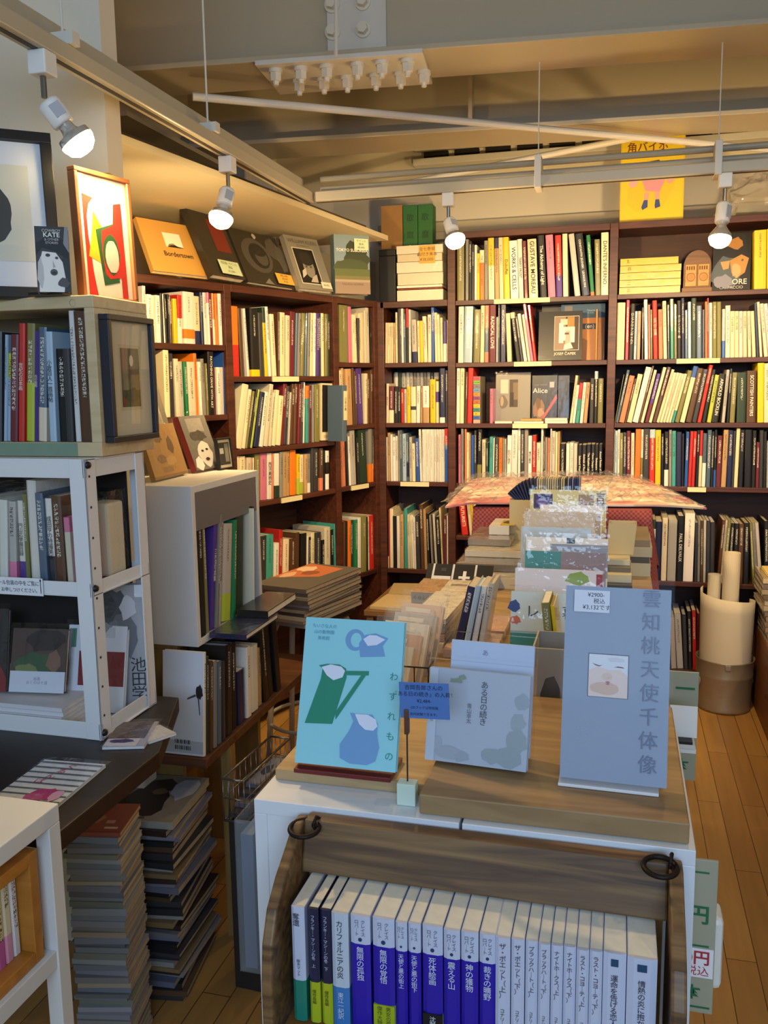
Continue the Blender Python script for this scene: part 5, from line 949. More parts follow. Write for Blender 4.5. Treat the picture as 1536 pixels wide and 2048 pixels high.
o = art(fb, 'back_cover_print', dd, hh, [('dfe3ea', rect(.02, .01, .98, .99)), ('b9bec6', rect(.05, .02, .98, .14))]+[('2a2c33', rect(.3+i*.045, .05, .3+i*.045+(.02 if i % 3 else .03), .09)) for i in range(9)]+[('2a2c33', rect(.3+i*.045, .11, .3+i*.045+(.03 if i % 2 else .015), .15)) for i in range(9)]+[('2b2028', blob(.9, .62, .08, .07, seed=3)), ('54505c', [(.8, .6), (.62, .56), (.6, .54), (.82, .58)]), ('54505c', [(.86, .56), (.9, .4), (.92, .4), (.89, .57)])],
        M=Matrix(((0, 1, 0, x0), (-1, 0, 0, dd), (0, 0, 1, 0), (0, 0, 0, 1))), y=-.0006)
row('the far half of the wooden box', 'black books at the far end of the wooden box', PXL, zlb, (340, 1180, 3.84), 1150, '742,782,215,-46,k,W;786,826,225,-46,k;832,866,240,-44,k,W', depth=.115, inset=0.0, maxh=.265, now=True)
zt_ = max((o.matrix_world.translation.z+next(q for q in o.children if q.name.startswith('cover')).bound_box[1][2]) for o in S.objects if o.get('group') in ('books in the wooden box below the white box shelf',))+.001
def pl_slab(*a, **k): return slab(*a, **k)
pl_slab('book', 'dark navy book lying flat in front of the white box shelf', 'book', -1.035, -.93, 2.04, 2.26, zt_, zt_+.014, '20264a', glossy=True, sl=True)
pl_slab('book', 'black book with white lettering lying flat above the navy one', 'book', -1.03, -.935, 2.2, 2.42, zt_+.0155, zt_+.036, '131315', glossy=True)
# wire basket
zk = .56
c = [on_z(x, y, zk) for x, y in ((445, 1557), (487, 1563), (598, 1480))]
xk = (c[1]-c[0]); wk = xk.length; xk.normalize(); dk_ = (c[2]-c[1]).length
Mk = frame((c[0].x, c[0].y, zk-.11), xk)
r = thing('wire_basket', 'long chrome wire basket of magazines beside the mixed magazine stack', 'wire basket', Mk)
CH = mat('8a8886', .3, .9)
rim = MB(); zr = .11
for z, rr in ((zr, .003), (zr*.55, .0018), (0.003, .003)): rim.tube([(0, 0, z), (wk, 0, z), (wk, dk_, z), (0, dk_, z), (0, 0, z)], rr, 8)
rim.build('rim_wires', CH, r, smooth=True)
gr = MB()
n = 9
for i in range(n+1):
    y = dk_*i/n; gr.tube([(0, y, zr), (0, y, .003), (wk, y, .003), (wk, y, zr)], .0013, 6)
for i in range(1, 4): gr.tube([(wk*i/4, 0, zr), (wk*i/4, 0, .003), (wk*i/4, dk_, .003), (wk*i/4, dk_, zr)], .0013, 6)
gr.build('grid_wires', CH, r, smooth=True)
for i in range(4):
    m = Mk @ T(.008, .012+.03*i, .0065+.012*i); q = thing('magazine', ORD[3-i]+' from the top of the wrapped magazines in the wire basket', 'magazine', m, 'magazines in the wire basket')
    o = MB().box(0, wk-.016, 0, dk_*.62, 0, .0112).build('cover', COVERG, q); spine_props(o, .01, .2, vary(s2l('77747c' if i % 2 else '4a4448')), lettering=False)
    if i == 3: art(q, 'cover_print', wk-.016, dk_*.62, [('9a9aa6', rect(.05, .04, .95, .96)), ('4c4c58', blob(.5, .5, .3, .2, seed=3))], M=Matrix(((1, 0, 0, 0), (0, 0, 1, 0), (0, -1, 0, .0112), (0, 0, 0, 1))), y=-.0004)
r = thing('storage_box', 'dark cardboard box under the wire basket', 'box', frame((c[0].x, c[0].y, 0), xk))
MB().box(.005, wk+.02, .01, dk_*.8, 0, zk-.1125).build('box_body', mat('2c2622', .7, noise=.2), r, bevel=.003)
# magazine stack on a stool
zs_ = .70
st = thing('stool', 'black cushioned stool with pale tubular legs carrying a stack of wrapped magazines', 'stool', T(-1.10, 3.0, 0))
MB().lathe([(.0001, zs_-.045), (.15, zs_-.045), (.165, zs_-.03), (.165, zs_-.012), (.15, zs_), (.0001, zs_)], n=32).build('seat', mat('17161a', .5), st, smooth=True)
for a in (40, 140, 220, 320):
    ca, sa = math.cos(math.radians(a)), math.sin(math.radians(a)); MB().tube([(ca*.12, sa*.12, zs_-.04), (ca*.15, sa*.15, zs_-.1), (ca*.19, sa*.19, .0)], .011, 10).build('leg', mat('b8b4ac', .35), st, smooth=True)
MB().torus(T(0, 0, .25), .172, .007, 32, 8).build('foot_ring', mat('b8b4ac', .35), st, smooth=True)
stack('wrapped magazine with an orange and brown cover on top of the stack on the stool', 'the stack on the black stool', ((505, 1168), (612, 1180), (575, 1122)), .835, 11, (('grey', '77706a'), ('brown-grey', '6a6058'), ('pale grey', '8d867c'), ('dark', '4a443e')), 3, 'wrapped magazines on the stool',
      topshape=[('55504a', rect(0, 0, 1, 1)), ('b8683c', [(0, .3), (.7, .5), (.75, .9), (0, .98)]), ('d8b89a', blob(.2, .75, .16, .12, seed=3)), ('8c4a2a', blob(.4, .6, .14, .1, seed=5)), ('cfa888', blob(.15, .45, .1, .12, seed=6))], base=zs_+.0005, wj=.006, first=('orange', '5a524a'), sl=True)
# low bench of papers by the bookcase
r = thing('low_bench', 'low wooden bench of loose papers in front of the corner bay', 'bench', T(-.86, 3.55, 0))
MB().box(-.20, .36, 0, .52, .50, .525).build('bench_top', wood('6a4c30', '8a6844'), r, bevel=.003)
for x in (-.19, .32):
    for y in (.01, .48): MB().box(x, x+.03, y, y+.03, 0, .50).build('leg', wood('6a4c30', '8a6844'), r)
for i, (x0, x1, y0, y1, hx, lb) in enumerate(((-1.04, -.8, 3.57, 3.8, 'c9b48a', 'tan paper booklet lying at the left of the low bench'), (-.79, -.6, 3.56, 3.76, 'd8c8a0', 'cream booklet lying at the front of the low bench'), (-1.02, -.78, 3.83, 4.05, 'b9a276', 'folded brown paper lying at the back left of the low bench'), (-.75, -.53, 3.8, 4.05, '8a5226', 'orange-brown magazine lying at the back right of the low bench'))):
    slab('booklet', lb, 'booklet', x0, x1, y0, y1, .5255, .538+.006*(i % 2), hx, rot=rnd.uniform(-9, 9), glossy=i == 3)
slab('booklet', 'brown wrapped magazine lying askew on the cream booklet of the low bench', 'booklet', -.80, -.60, 3.58, 3.77, .546, .556, '7a4a22', rot=14, glossy=True, sl=True)
for k in range(3): slab('book', ORD[2-k]+' from the top of the pale books piled under the corner bay', 'book', -.67+.01*k, -.51-.012*k, 4.10, 4.24, .526+k*.022, .547+k*.022, ('c2a468', 'b08a50', 'd0b47c')[k], 'pale books piled under the corner bay', rot=(3, -4, 5)[k])
# ================================================================ the island
IX0, IXM, IX1 = -.464, -.183, .098
IZ = .95
WC = mat('e4e6ea', .4)
for nm, x0, x1, lb in (('cabinet', IX0, IXM-.002, 'white cabinet forming the left half of the island front'), ('cabinet', IXM+.002, IX1, 'white cabinet forming the right half of the island front')):
    r = thing('cabinet', lb, 'cabinet', T(x0, 1.022, 0)); w = x1-x0
    MB().box(0, .018, 0, .37, 0, IZ-.02).build('side_panel', WC, r, bevel=.001); MB().box(w-.018, w, 0, .37, 0, IZ-.02).build('side_panel', WC, r, bevel=.001)
    MB().box(0, w, 0, .37, IZ-.02, IZ).build('top_board', WC, r, bevel=.001); MB().box(.018, w-.018, .002, .012, .04, IZ-.02).build('front_panel', WC, r)
    MB().box(.018, w-.018, .358, .368, .0, IZ-.02).build('back_panel', WC, r)
LB = wood('a4845a', 'c4a678', (4, 30, 30), .55); RB = wood('8a6c48', 'ab8c60', (4, 30, 30), .55)
p = on_z(550, 1537, IZ+.0165); yb0 = p.y
r = thing('wooden_board', 'pale wooden board on the left cabinet under the jug book', 'board', T(p.x, yb0, IZ+.0005))
LBX = p.x
q = on_z(838, 1588, IZ+.0275); RBX = q.x
MB().box(0, RBX-LBX-.002, 0, .31, 0, .016).build('board_body', LB, r, bevel=.0015)
q2 = on_z(1378, 1636, IZ+.0275)
r = thing('wooden_board', 'thick brown wooden board on the right cabinet under the two grey books', 'board', T(RBX, q.y, IZ+.0005))
MB().box(0, q2.x-RBX, 0, .39, 0, .027).build('board_body', RB, r, bevel=.002)
zl1, zr1 = IZ+.017, IZ+.0282
# jug book
JB, JG, JW = '6f9fd0', '12876a', 'dfe4f6'
jug = [('92d6e2', rect(0, 0, 1, 1)),
 (JB, ell(.52, .86, .1, .075)), ('92d6e2', ell(.53, .86, .055, .05)), (JB, [(.56, .84), (.62, .90), (.72, .915), (.85, .885), (.80, .83), (.83, .76), (.58, .745)]), (JW, [(.60, .87), (.66, .90), (.73, .90), (.82, .875), (.74, .835), (.65, .825)]),
 (JG, [(.17, .67), (.26, .685), (.38, .685), (.45, .66), (.46, .60), (.35, .28), (.07, .27), (.20, .58), (.21, .65)]), (JG, [(.44, .645), (.68, .655), (.68, .625), (.44, .615)]), (JG, [(.68, .655), (.62, .64), (.37, .36), (.38, .31)]), (JW, [(.20, .66), (.29, .682), (.40, .672), (.44, .645), (.42, .60), (.33, .575), (.26, .605)]),
 (JB, [(.52, .365), (.6, .362), (.74, .365), (.80, .31), (.80, .24), (.83, .15), (.80, .06), (.72, .03), (.55, .03), (.45, .06), (.44, .15), (.52, .24), (.56, .31)]), (JW, [(.57, .36), (.7, .362), (.78, .335), (.80, .29), (.76, .26), (.68, .262), (.62, .295)])]
r, w, h = face('picture_book', 'pale blue picture book with green and blue jugs, in clear wrap on the left board', 'book', (590, 1531), (791, 1552), zl1+.008, (730, 1247), 18, .012, '92d6e2', jug, smt=plastic(.4, 8, ior=1.15), glossy=False)
for i, s in enumerate('わすれもの'): text(r, s, h*.062, (w*(.93-.0*i), -.0018, h*(.625-.132*i)), color='1f8a7c')
text(r, 'ちいさな人の\n山の動物園\n美術館', h*.03, (w*.2, -.0018, h*.9), color='5a9ab4', spacing=1.4)
JM = r.matrix_world.copy()
r = thing('book_stand', 'dark red stand beneath the jug book', 'book stand', frame((JM.translation.x, JM.translation.y-.006, zl1), JM.to_3x3() @ V((1, 0, 0))))
MB().box(.0, w*.96, 0, .07, 0, .0065).build('stand_body', mat('6a1c1c', .4), r, bevel=.001)
# grey square book
flw = '8d9a8c'
r, w, h = face('art_book', 'small grey-blue wrapped book with leaf drawings, right of the jug book', 'book', (850, 1524), (1052, 1551), zr1, (966, 1350), 14, .014, 'b4bccb', [
    ('9fa9b6', blob(.93, .72, .07, .09, 12, .15, 1)), ('a0aab2', blob(.9, .5, .07, .1, 12, .2, 2)), ('9ba6ac', blob(.9, .3, .1, .13, 14, .2, 3)), ('98a4aa', blob(.82, .13, .14, .11, 14, .2, 4)), ('9aa5ad', blob(.66, .12, .1, .08, 12, .2, 5)), ('a3adb8', blob(.24, .1, .14, .07, 12, .25, 6)), ('9da8b4', blob(.36, .08, .08, .06, 12, .3, 7)), ('a8b1be', blob(.12, .2, .05, .08, 10, .3, 8)), (flw, blob(.27, .88, .07, .03, 10, .4, 9)), (flw, blob(.33, .92, .04, .03, 10, .4, 10)), ('c3cbd9', rect(0, 0, .09, 1))], smt=plastic(.5, 9, ior=1.16), glossy=False)
vtext(r, 'ある日の続き', h*.085, (w*.56, -.0022, h*.66), color='4a5058'); vtext(r, '青山幸太', h*.058, (w*.42, -.0022, h*.54), color='6a7078')
vtext(r, '日日の暮しの手紙から', h*.045, (w*.045, -.0022, h*.62), color='5a606c')
r2, w2, h2 = face('booklet', 'pale blue booklet in a clear bag standing behind the small grey-blue book', 'booklet', (880, 1517), (1050, 1540), zr1, (966, 1302), 12, .006, 'bccae4', [('c4d0e8', rect(0, 0, 1, 1))], smt=plastic(.6, 8, ior=1.16), glossy=False, dy=.034)
text(r2, 'あ', h2*.06, (w2*.42, -.002, h2*.9), color='7a88a8')
# tall grey book
r, w, h = face('art_book', 'tall blue-grey wrapped book with embossed characters and a small face picture', 'book', (1119, 1562), (1333, 1586), zr1+.005, (1250, 1185), 14, .02, '93a0b6', [
    ('5c6676', rect(.236, .427, .624, .653)), ('dfe0e8', rect(.245, .43, .615, .648)), ('e6cfc6', [(.245, .43), (.615, .43), (.615, .545), (.54, .575), (.44, .57), (.33, .585), (.245, .565)]), ('d9b4a2', blob(.40, .475, .14, .032, 18, .12, 3)), ('e0c2b4', blob(.42, .535, .05, .02, 12, .1, 5)), ('d3d2da', blob(.5, .625, .09, .012, 12, .25, 4)),
    ('6a4a4a', [(.275, .602), (.31, .596), (.345, .591), (.375, .594), (.345, .586), (.31, .59)]), ('6a4a4a', [(.485, .586), (.52, .592), (.565, .59), (.585, .584), (.555, .585), (.52, .586)]), ('a8665c', [(.40, .508), (.43, .513), (.455, .508), (.43, .503)]), ('a8665c', [(.405, .499), (.43, .503), (.452, .499), (.43, .494)]), ('b98a7c', [(.425, .535), (.435, .53), (.445, .535), (.435, .526)])], smt=plastic(.25, 5, ior=1.12), glossy=False)
for i, s in enumerate('雲知桃天使千体像'): text(r, s, h*.098, (w*.82, -.0019, h*(.945-.1205*i)), color='69758f', ext=.0004, rough=.45)
text(r, '· : ·\n: · :', h*.04, (w*.2, -.0019, h*.24), color='a9b4c8')
card(r, w*.34, h*.115, (w*.085, -.004, h*.865), 'e2e6f2', ('     ¥2900-', '         税込', '      ¥3,132です'), h*.03, color='23242c')
RM = r.matrix_world.copy()
q = thing('book_stand', 'white card stand beneath the tall blue-grey book', 'book stand', frame((RM.translation.x, RM.translation.y-.004, zr1), RM.to_3x3() @ V((1, 0, 0))))
MB().box(-.002, w*.93, 0, .085, 0, .0042).build('stand_body', mat('e6e6ea', .5), q, bevel=.0008)
# price sign on a clip stand
b0 = on_z(812, 1612, IZ+.0005); yS = b0.y+.012
r = thing('price_sign', 'blue handwritten price card on a clip stand between the jug book and the grey-blue book', 'sign', T(b0.x, yS, IZ+.0005))
a, b = on_y(801, 1435, yS-.004), on_y(900, 1440, yS-.004); t = on_y(850, 1364, yS-.004)
lc = lambda v: v-V((b0.x, yS, IZ+.0005))
pa_, pb_, pt_ = lc(a), lc(b), lc(t)
MB().prism([(-.0125, -.012, 0), (.0125, -.012, 0), (.0125, -.012, .030), (-.0125, -.012, .030)], (0, .018, 0)).build('base_block', mat('cfe0cf', .5), r, bevel=.001)
MB().cyl((0, -.002, .028), (0, -.002, pa_.z-.005), .0011, .0011, 8).build('rod', mat('2a2624', .4), r)
MB().box(-.003, .003, -.0065, .0025, pa_.z-.022, pa_.z+.012).build('clip', wood('4a2c1c', '6a4028'), r, bevel=.001)
cM = frame((pa_.x, -.004, pa_.z), pb_-pa_)
wc, hc = (pb_-pa_).length, pt_.z-pb_.z
cd = MB().box(0, wc, 0, .0007, 0, hc).build('card', mat('4f78bc', .6), r, cM)
for i, (s, f) in enumerate((('吉岡吾郎さんの', .15), ('『ある日の続き』の入荷！', .145), ('¥2,484-', .13), ('CDブックは特別版', .09), ('店内試聴できます。', .09))): text(cd, s, hc*f, (wc*.5, -.001, hc*(.86-.185*i)), color='141a3a', name='card_writing')
# acrylic leaflet pocket on the left side
a, t = on_y(470, 1940, 1.03), on_y(470, 1640, 1.03)
r = thing('leaflet_holder', 'clear acrylic leaflet pocket hung on the left side of the island', 'leaflet holder', T(IX0-.034, 1.03, a.z))
hh = t.z-a.z
MB().box(0, .0305, 0, .002, 0, hh).box(0, .0305, .16, .162, 0, hh).box(0, .0305, .002, .16, 0, .002).box(0, .002, .002, .16, .002, hh).box(.0285, .0305, .002, .16, .002, hh+.012).build('acrylic_body', plastic(.15, 4, 'dfe6ea', .10), r)
MB().box(.006, .024, .006, .155, .003, hh*.9).build('leaflets', mat('8d90a6', .6), r)
# ---- wooden crate in front with paperbacks
CX0, CX1 = -.378, .062
CYB = .992; CZ = .945
CB = wood('4a3220', '8e6c42', (3, 46, 46), .5); CI = wood('7a5026', '96682f', (4, 28, 28), .55)
zB = .73
r = thing('wooden_crate', 'dark brown wooden crate with iron rings in front of the white island, full of paperbacks', 'crate', T(0, 0, zB-.02))
zz = lambda z: z-zB+.02
MB().prism([(CX0-.004, CYB-.014, zz(.8815)), (CX0-.004, CYB+.008, zz(.8815)), (CX0-.004, CYB+.026, zz(.945)), (CX0-.004, CYB+.002, zz(.945))], (CX1-CX0+.008, 0, 0)).build('top_rail', CB, r, bevel=.003)
MB().box(CX0, CX1, CYB+.008, CYB+.020, 0, zz(.881)).build('back_board', CI, r)
MB().box(CX0, CX1, .88, CYB+.008, 0, .018).build('bottom_board', CI, r)
prof = [(CYB+.02, 0), (.872, 0), (.872, zz(.80)), (.878, zz(.845)), (.895, zz(.88)), (.925, zz(.905)), (.96, zz(.925)), (CYB-.004, zz(.943)), (CYB+.02, zz(.943))]
for x0, x1 in ((CX0-.018, CX0-.004), (CX1+.004, CX1+.02)): recalc(MB().prism([(x0, y, z) for y, z in prof], (x1-x0, 0, 0)).build('side_board', CB, r, bevel=.003))
IR = mat('241a14', .55, .6, noise=.3, nscale=60, bump=.3)
for px, py in ((612, 1652), (1320, 1728)):
    pR = on_y(px, py, CYB-.004); pR.z -= zB-.02
    R = frame((pR.x, pR.y-.006, pR.z), (1, .1, 0), (-.1, -.12, .99))
    o = MB().torus(R, .0185, .0032, 32, 10).build('iron_ring', IR, r, smooth=True)
    MB().tube([(pR.x+.013, pR.y+.016, pR.z+.004), (pR.x+.013, pR.y+.004, pR.z+.012), (pR.x+.011, pR.y-.004, pR.z+.004), (pR.x+.012, pR.y+.004, pR.z-.006)], .0022, 8).build('staple', IR, o, smooth=True)
# the paperbacks
BLU, WHT, NV = '2314a8', 'c9cfe4', '1a2244'
PBK = [('奪還', WHT, '14806c', 0, .36, 'w', 'white paperback with a teal lower band'), ('フランキー・マシーンの冬 上', NV, 'b4c024', 0, .36, 'n', 'navy paperback with a yellow lower band'), ('フランキー・マシーンの冬 下', NV, 'b4c024', 0, .36, 'n', 'navy paperback with a yellow lower band'), ('カリフォルニアの炎', 'c3cfdc', '3a7cc0', 0, .36, 'w', 'pale paperback with a blue lower band'),
 ('無限の孤独', WHT, BLU, 0, .76, 'b', ''), ('無限の覚悟', WHT, BLU, .26, .76, 'b', ''), ('天使と悪の街 上', WHT, BLU, 0, .76, 'b', ''), ('天使と悪の街 下', WHT, BLU, 0, .76, 'b', ''), ('死体絵画', WHT, BLU, .26, .76, 'b', ''), ('震える山', WHT, BLU, 0, .76, 'b', ''), ('神の獲物', WHT, BLU, 0, .76, 'b', ''), ('裁きの曠野', WHT, BLU, .2, .76, 'b', ''),
 ('ザ・ポエット（上）', WHT, 'a02420', 0, .2, 'r', ''), ('ザ・ポエット（下）', WHT, 'a02420', 0, .2, 'r', ''), ('ブラックハート（上）', WHT, 'a02420', 0, .2, 'r', ''), ('ブラックハート（下）', WHT, 'a02420', 0, .2, 'r', ''), ('ナイトホークス（上）', WHT, 'a02420', 0, .14, 'r', ''), ('ナイトホークス（下）', WHT, 'a02420', 0, .14, 'r', ''), ('ラスト・コヨーテ（上）', WHT, 'a02420', 0, .14, 'r', ''), ('ラスト・コヨーテ（下）', WHT, 'a02420', 0, .14, 'r', ''), ('運命を告げる恋人', WHT, WHT, 0, 0, 'w', ''), ('情熱の炎に抱かれて', WHT, WHT, 0, 0, 'w', '')]
edges = [585, 614, 637, 661, 698, 741, 789, 814, 841, 885, 920, 957, 992, 1023, 1051, 1077, 1102, 1127, 1153, 1179, 1206, 1254, 1316]
ytop = [1806, 1817, 1822, 1825, 1832, 1840, 1846, 1850, 1857, 1863, 1867, 1872, 1868, 1873, 1879, 1883, 1889, 1893, 1898, 1902, 1909, 1915]
GI = 'paperbacks in the dark brown crate'
HB = .150
zbot = zB
for k, (ti, c1, c2, b0_, b1_, tc, lk) in enumerate(PBK):
    zt = zbot+HB; yc = .906
    u0, u1 = on_z(edges[k], ytop[k], zt).x, on_z(edges[k+1], ytop[k], zt).x
    if k == 0: u0 = max(u0, CX0+.001)
    if k == 21: u1 = min(u1, CX1-.001)
    nm = lk or ('deep blue and white paperback' if tc == 'b' else 'white paperback with a red foot' if tc == 'r' else 'plain white paperback')
    lb = nm+', '+ORD[k]+' from the left in the dark brown crate'
    t = (u1-u0)*.97
    r = thing('paperback', lb, 'book', T((u0+u1)/2, yc+.0012*(k % 3), zbot), GI)
    cv = book_parts(r, t, .088, HB, s2l(c1), (.80, .74, .60, 1) if k < 4 else (.84, .80, .68, 1), hard=False, glossy=True, c2=s2l(c2), z0=b0_*HB-1e-4, z1=b1_*HB, lettering=False)
    f = min(t*.5, .0095)
    if tc == 'b':
        vtext(r, ti.replace(' ', ''), f, (0, -.0007, HB*.74), color='dfe4f8', va='TOP', name='spine_title')
        vtext(r, 'クレイス', f*.6, (t*.16, -.0007, HB*.97), color='5a6480', va='TOP', name='spine_author'); vtext(r, 'ロバート', f*.6, (-t*.16, -.0007, HB*.97), color='5a6480', va='TOP', name='spine_author')
        MB().lathe([(.0001, -.0004), (t*.1, -.0003), (t*.1, .0002)], frame((0, 0, HB*.80), (1, 0, 0), (0, -1, 0)), 12).build('publisher_mark', mat('2a3a6a', .5), r)
        if k == 5: MB().box(-t*.49, t*.49, -.0005, .03, .012, HB*.26).build('paper_band', mat('a8b820', .5), r); vtext(r, '男女の孤独', f*.7, (t*.2, -.0012, HB*.25), color='5a5a20', va='TOP', name='band_text'); vtext(r, '傑作大特価', f*.7, (-t*.2, -.0012, HB*.25), color='5a5a20', va='TOP', name='band_text')
        if k == 8: MB().box(-t*.49, t*.49, -.0005, .03, 0, HB*.26).build('paper_band', mat('15161c', .5), r); vtext(r, '沈黙の目撃者', f*.8, (0, -.0012, HB*.24), color='d8dae8', va='TOP', name='band_text')
        if k == 11: MB().box(-t*.49, t*.49, -.0005, .03, 0, HB*.2).build('paper_band', mat('5a60a0', .5), r); vtext(r, '日本', f*.8, (0, -.0012, HB*.17), color='d8dae8', va='TOP', name='band_text')
    elif tc == 'n':
        vtext(r, ti, f*.82, (0, -.0007, HB*.95), color='c9d2ea', va='TOP', name='spine_title'); vtext(r, '傑作長編', f*.8, (0, -.0012, HB*.30), color='3a3c18', va='TOP', name='spine_title')
    elif tc == 'r':
        vtext(r, ti, f*1.0, (0, -.0007, HB*.96), color='4a3a54', va='TOP', name='spine_title'); vtext(r, 'コナリー', f*.7, (0, -.0007, HB*.42), color='3c3e50', va='TOP', name='spine_author')
    elif k == 0: vtext(r, ti, f*1.1, (-t*.1, -.0007, HB*.95), color='343850', va='TOP', name='spine_title'); vtext(r, '楡木マット', f*.6, (0, -.0007, HB*.55), color='50546a', va='TOP', name='spine_author')
    elif k == 3: vtext(r, ti, f*.95, (0, -.0007, HB*.94), color='28323a', va='TOP', name='spine_title'); vtext(r, '東江一紀訳', f*.8, (0, -.0007, HB*.32), color='d8e4f4', va='TOP', name='spine_title')
    else:
        MB().box(-t*.16, t*.16, -.0006, .0004, HB*.9, HB*.955).build('publisher_mark', mat('24486a', .5), r); vtext(r, ti, f*.9, (0, -.0007, HB*.83), color='30364a', va='TOP', name='spine_title')
# ---- signs on the right side of the island
def sign(name, label, px0, px1, y0, y1, Y, col, lines, group=None):
    a, b, t = on_y(px0, y1, Y), on_y(px1, y1, Y), on_y(px1, y0, Y); w, h = b.x-a.x, t.z-b.z
    r = thing(name, label, 'sign', T(a.x, Y, b.z), group); MB().box(0, w, 0, .004, 0, h).build('board', mat(col, .5), r, bevel=.0008)
    for s, sz, x, y, c, al in lines: text(r, s, h*sz, (w*x, -.0008, h*y), color=c, align=al, bold=.02, name='sign_writing')
    return r, w, h
s1, w, h = sign('price_sign', 'long grey-green price sign with green and red lettering on the right of the island front', 1302, 1424, 1722, 2030, 1.075, 'a3a088', [('100円', .13, .9, .64, '1f6a40', 'RIGHT'), ('で', .1, .62, .52, '1f6a40', 'RIGHT'), ('古本', .1, .8, .13, '1f6a40', 'RIGHT')])
MB().box(w*.1, w*.98, -.0014, -.0004, h*.24, h*.43).build('white_patch', mat('e9e6e6', .5), s1); text(s1, '200円', h*.1, (w*.93, -.002, h*.365), color='b02a36', align='RIGHT', bold=.02, name='sign_writing'); text(s1, '税込', h*.07, (w*.92, -.002, h*.28), color='b02a36', align='RIGHT', name='sign_writing')
MB().box(w*.55, w*.86, -.001, -.0004, h*.915, h*.925).box(w*.6, w*.9, -.001, -.0004, h*.44, h*.45).box(w*.6, w*.95, -.001, -.0004, h*.035, h*.045).build('ruled_lines', mat('1f6a40', .6), s1)
s2, w, h = sign('price_sign', 'short grey-green price sign reading 00円 behind the tall blue-grey book', 1300, 1390, 1345, 1562, 1.62, 'a3a288', [('500円', .17, .92, .5, '1f6a40', 'RIGHT'), ('古本', .13, .85, .13, '1f6a40', 'RIGHT')])
MB().box(w*.5, w*.92, -.001, -.0004, h*.84, h*.86).build('ruled_lines', mat('1f6a40', .6), s2)
a, b = on_y(1410, 1960, 1.22), on_y(1446, 1825, 1.22)
r = thing('plastic_case', 'small white plastic case on the right side of the island behind the long sign', 'case', T(IX1+.001, 1.2, a.z))
MB().box(0, b.x-IX1-.001, 0, .05, 0, b.z-a.z).build('case_body', mat('e8e6e0', .4), r, bevel=.008)
y_ = 1.50; a = on_y(1392, 1508, y_)
for k, (z0, z1, c) in enumerate(((0, .007, 'e6e4dc'), (.0075, .015, 'dcd8cc'), (.0155, .02, '1e1c1a'))): slab('booklet', ('lowest', 'middle', 'topmost dark')[k]+' of three booklets jutting out under the short price sign', 'booklet', .0, a.x-.003*k, y_, y_+.09, a.z+z0, a.z+z1, c, 'booklets under the short price sign')
r = thing('price_card', 'white card standing on the booklets under the short price sign', 'card', frame((on_y(1338, 1490, 1.52).x, 1.52, a.z+.0202), (1, 0, 0), (-.1, .06, 1))); MB().box(0, .045, 0, .001, 0, .055).build('card', mat('f0ece4', .6), r)
# ---- long table behind the cabinets
TZ = .92
r = thing('long_table', 'long wooden table behind the white cabinets covered with wrapped books', 'table', T(0, 1.40, 0))
MB().box(IX0, IX1, 0, 1.62, TZ-.03, TZ).build('table_top', LB, r, bevel=.002)
MB().box(IX0+.02, IX1-.02, .05, 1.58, TZ-.12, TZ-.03).build('apron', mat('d8d6d0', .5), r)
for x in (IX0+.01, IX1-.05):
    for y in (.02, 1.55): MB().box(x, x+.04, y, y+.04, 0, TZ-.03).build('leg', LB, r)
tz = TZ+.0005
def upright(name, label, cat, px0, px1, yt, Y, th, hexc, shapes, group=None, base=tz, lean=8, smt=None, sl=True):
    """something standing and facing the aisle, leaning back a little"""
    zz_ = V((0, math.sin(math.radians(lean)), math.cos(math.radians(lean)))); p0 = V((0, Y, base)); nn = V((0, -math.cos(math.radians(lean)), math.sin(math.radians(lean))))
    x0 = on_p(px0, yt+20, p0, nn).x; x1 = on_p(px1, yt+20, p0, nn).x; h = (on_p((px0+px1)/2, yt, p0, nn)-p0).dot(zz_)
    r = thing(name, label, cat, frame((x0, Y, base+th*math.sin(math.radians(lean))+.001), (1, 0, 0), zz_), group); face_book(r, x1-x0, th, h, s2l(hexc))
    if shapes: art(r, 'cover_print', x1-x0, h, shapes)
    if sl: sleeve(r, x1-x0, th, h, top=.012, mt=smt or plastic(2.4, 14, rough=.04, ior=1.5))
    return r, x1-x0, h
GF = 'wrapped magazines standing in file along the long table'
r, w, h = upright('magazine', 'pale blue and teal wrapped magazine with large characters, nearest of the standing file', 'magazine', 1022, 1152, 1188, 1.76, .012, 'a8c4c6', [('cfdcdc', rect(0, .45, 1, 1)), ('2f8a86', rect(0, 0, 1, .42)), ('c8684a', blob(.08, .6, .08, .06, seed=3)), ('2a4a8a', blob(.05, .8, .1, .08, seed=4))], GF)
text(r, 'レコ', h*.2, (w*.45, -.0012, h*.72), color='2a3438'); text(r, '暮', h*.2, (w*.9, -.0012, h*.72), color='2a3438')
upright('magazine', 'pinkish white wrapped magazine with a green corner, second of the standing file', 'magazine', 1030, 1205, 1142, 1.88, .014, 'd9cfd0', [('e2dade', rect(0, 0, 1, 1)), ('8aa84a', blob(.72, .9, .14, .08, seed=4)), ('b98a84', blob(.4, .6, .3, .1, seed=5)), ('9a2f34', rect(.93, 0, 1, .96))], GF)
upright('magazine', 'teal striped wrapped magazine, third of the standing file', 'magazine', 1050, 1212, 1106, 2.03, .012, '8ea0a4', [('3f8a8c', rect(0, .5, .45, 1)), ('8a7c84', rect(.45, .5, 1, 1)), ('b9b4b8', rect(0, 0, 1, .5))], GF)
upright('magazine', 'white wrapped magazine with a grey-blue panel, fourth of the standing file', 'magazine', 1052, 1216, 1078, 2.15, .012, 'd6d8da', [('e0e0de', rect(0, 0, 1, 1)), ('8d98ae', rect(.3, .5, 1, .92)), ('3a3c40', rect(.5, .93, .6, 1))], GF)
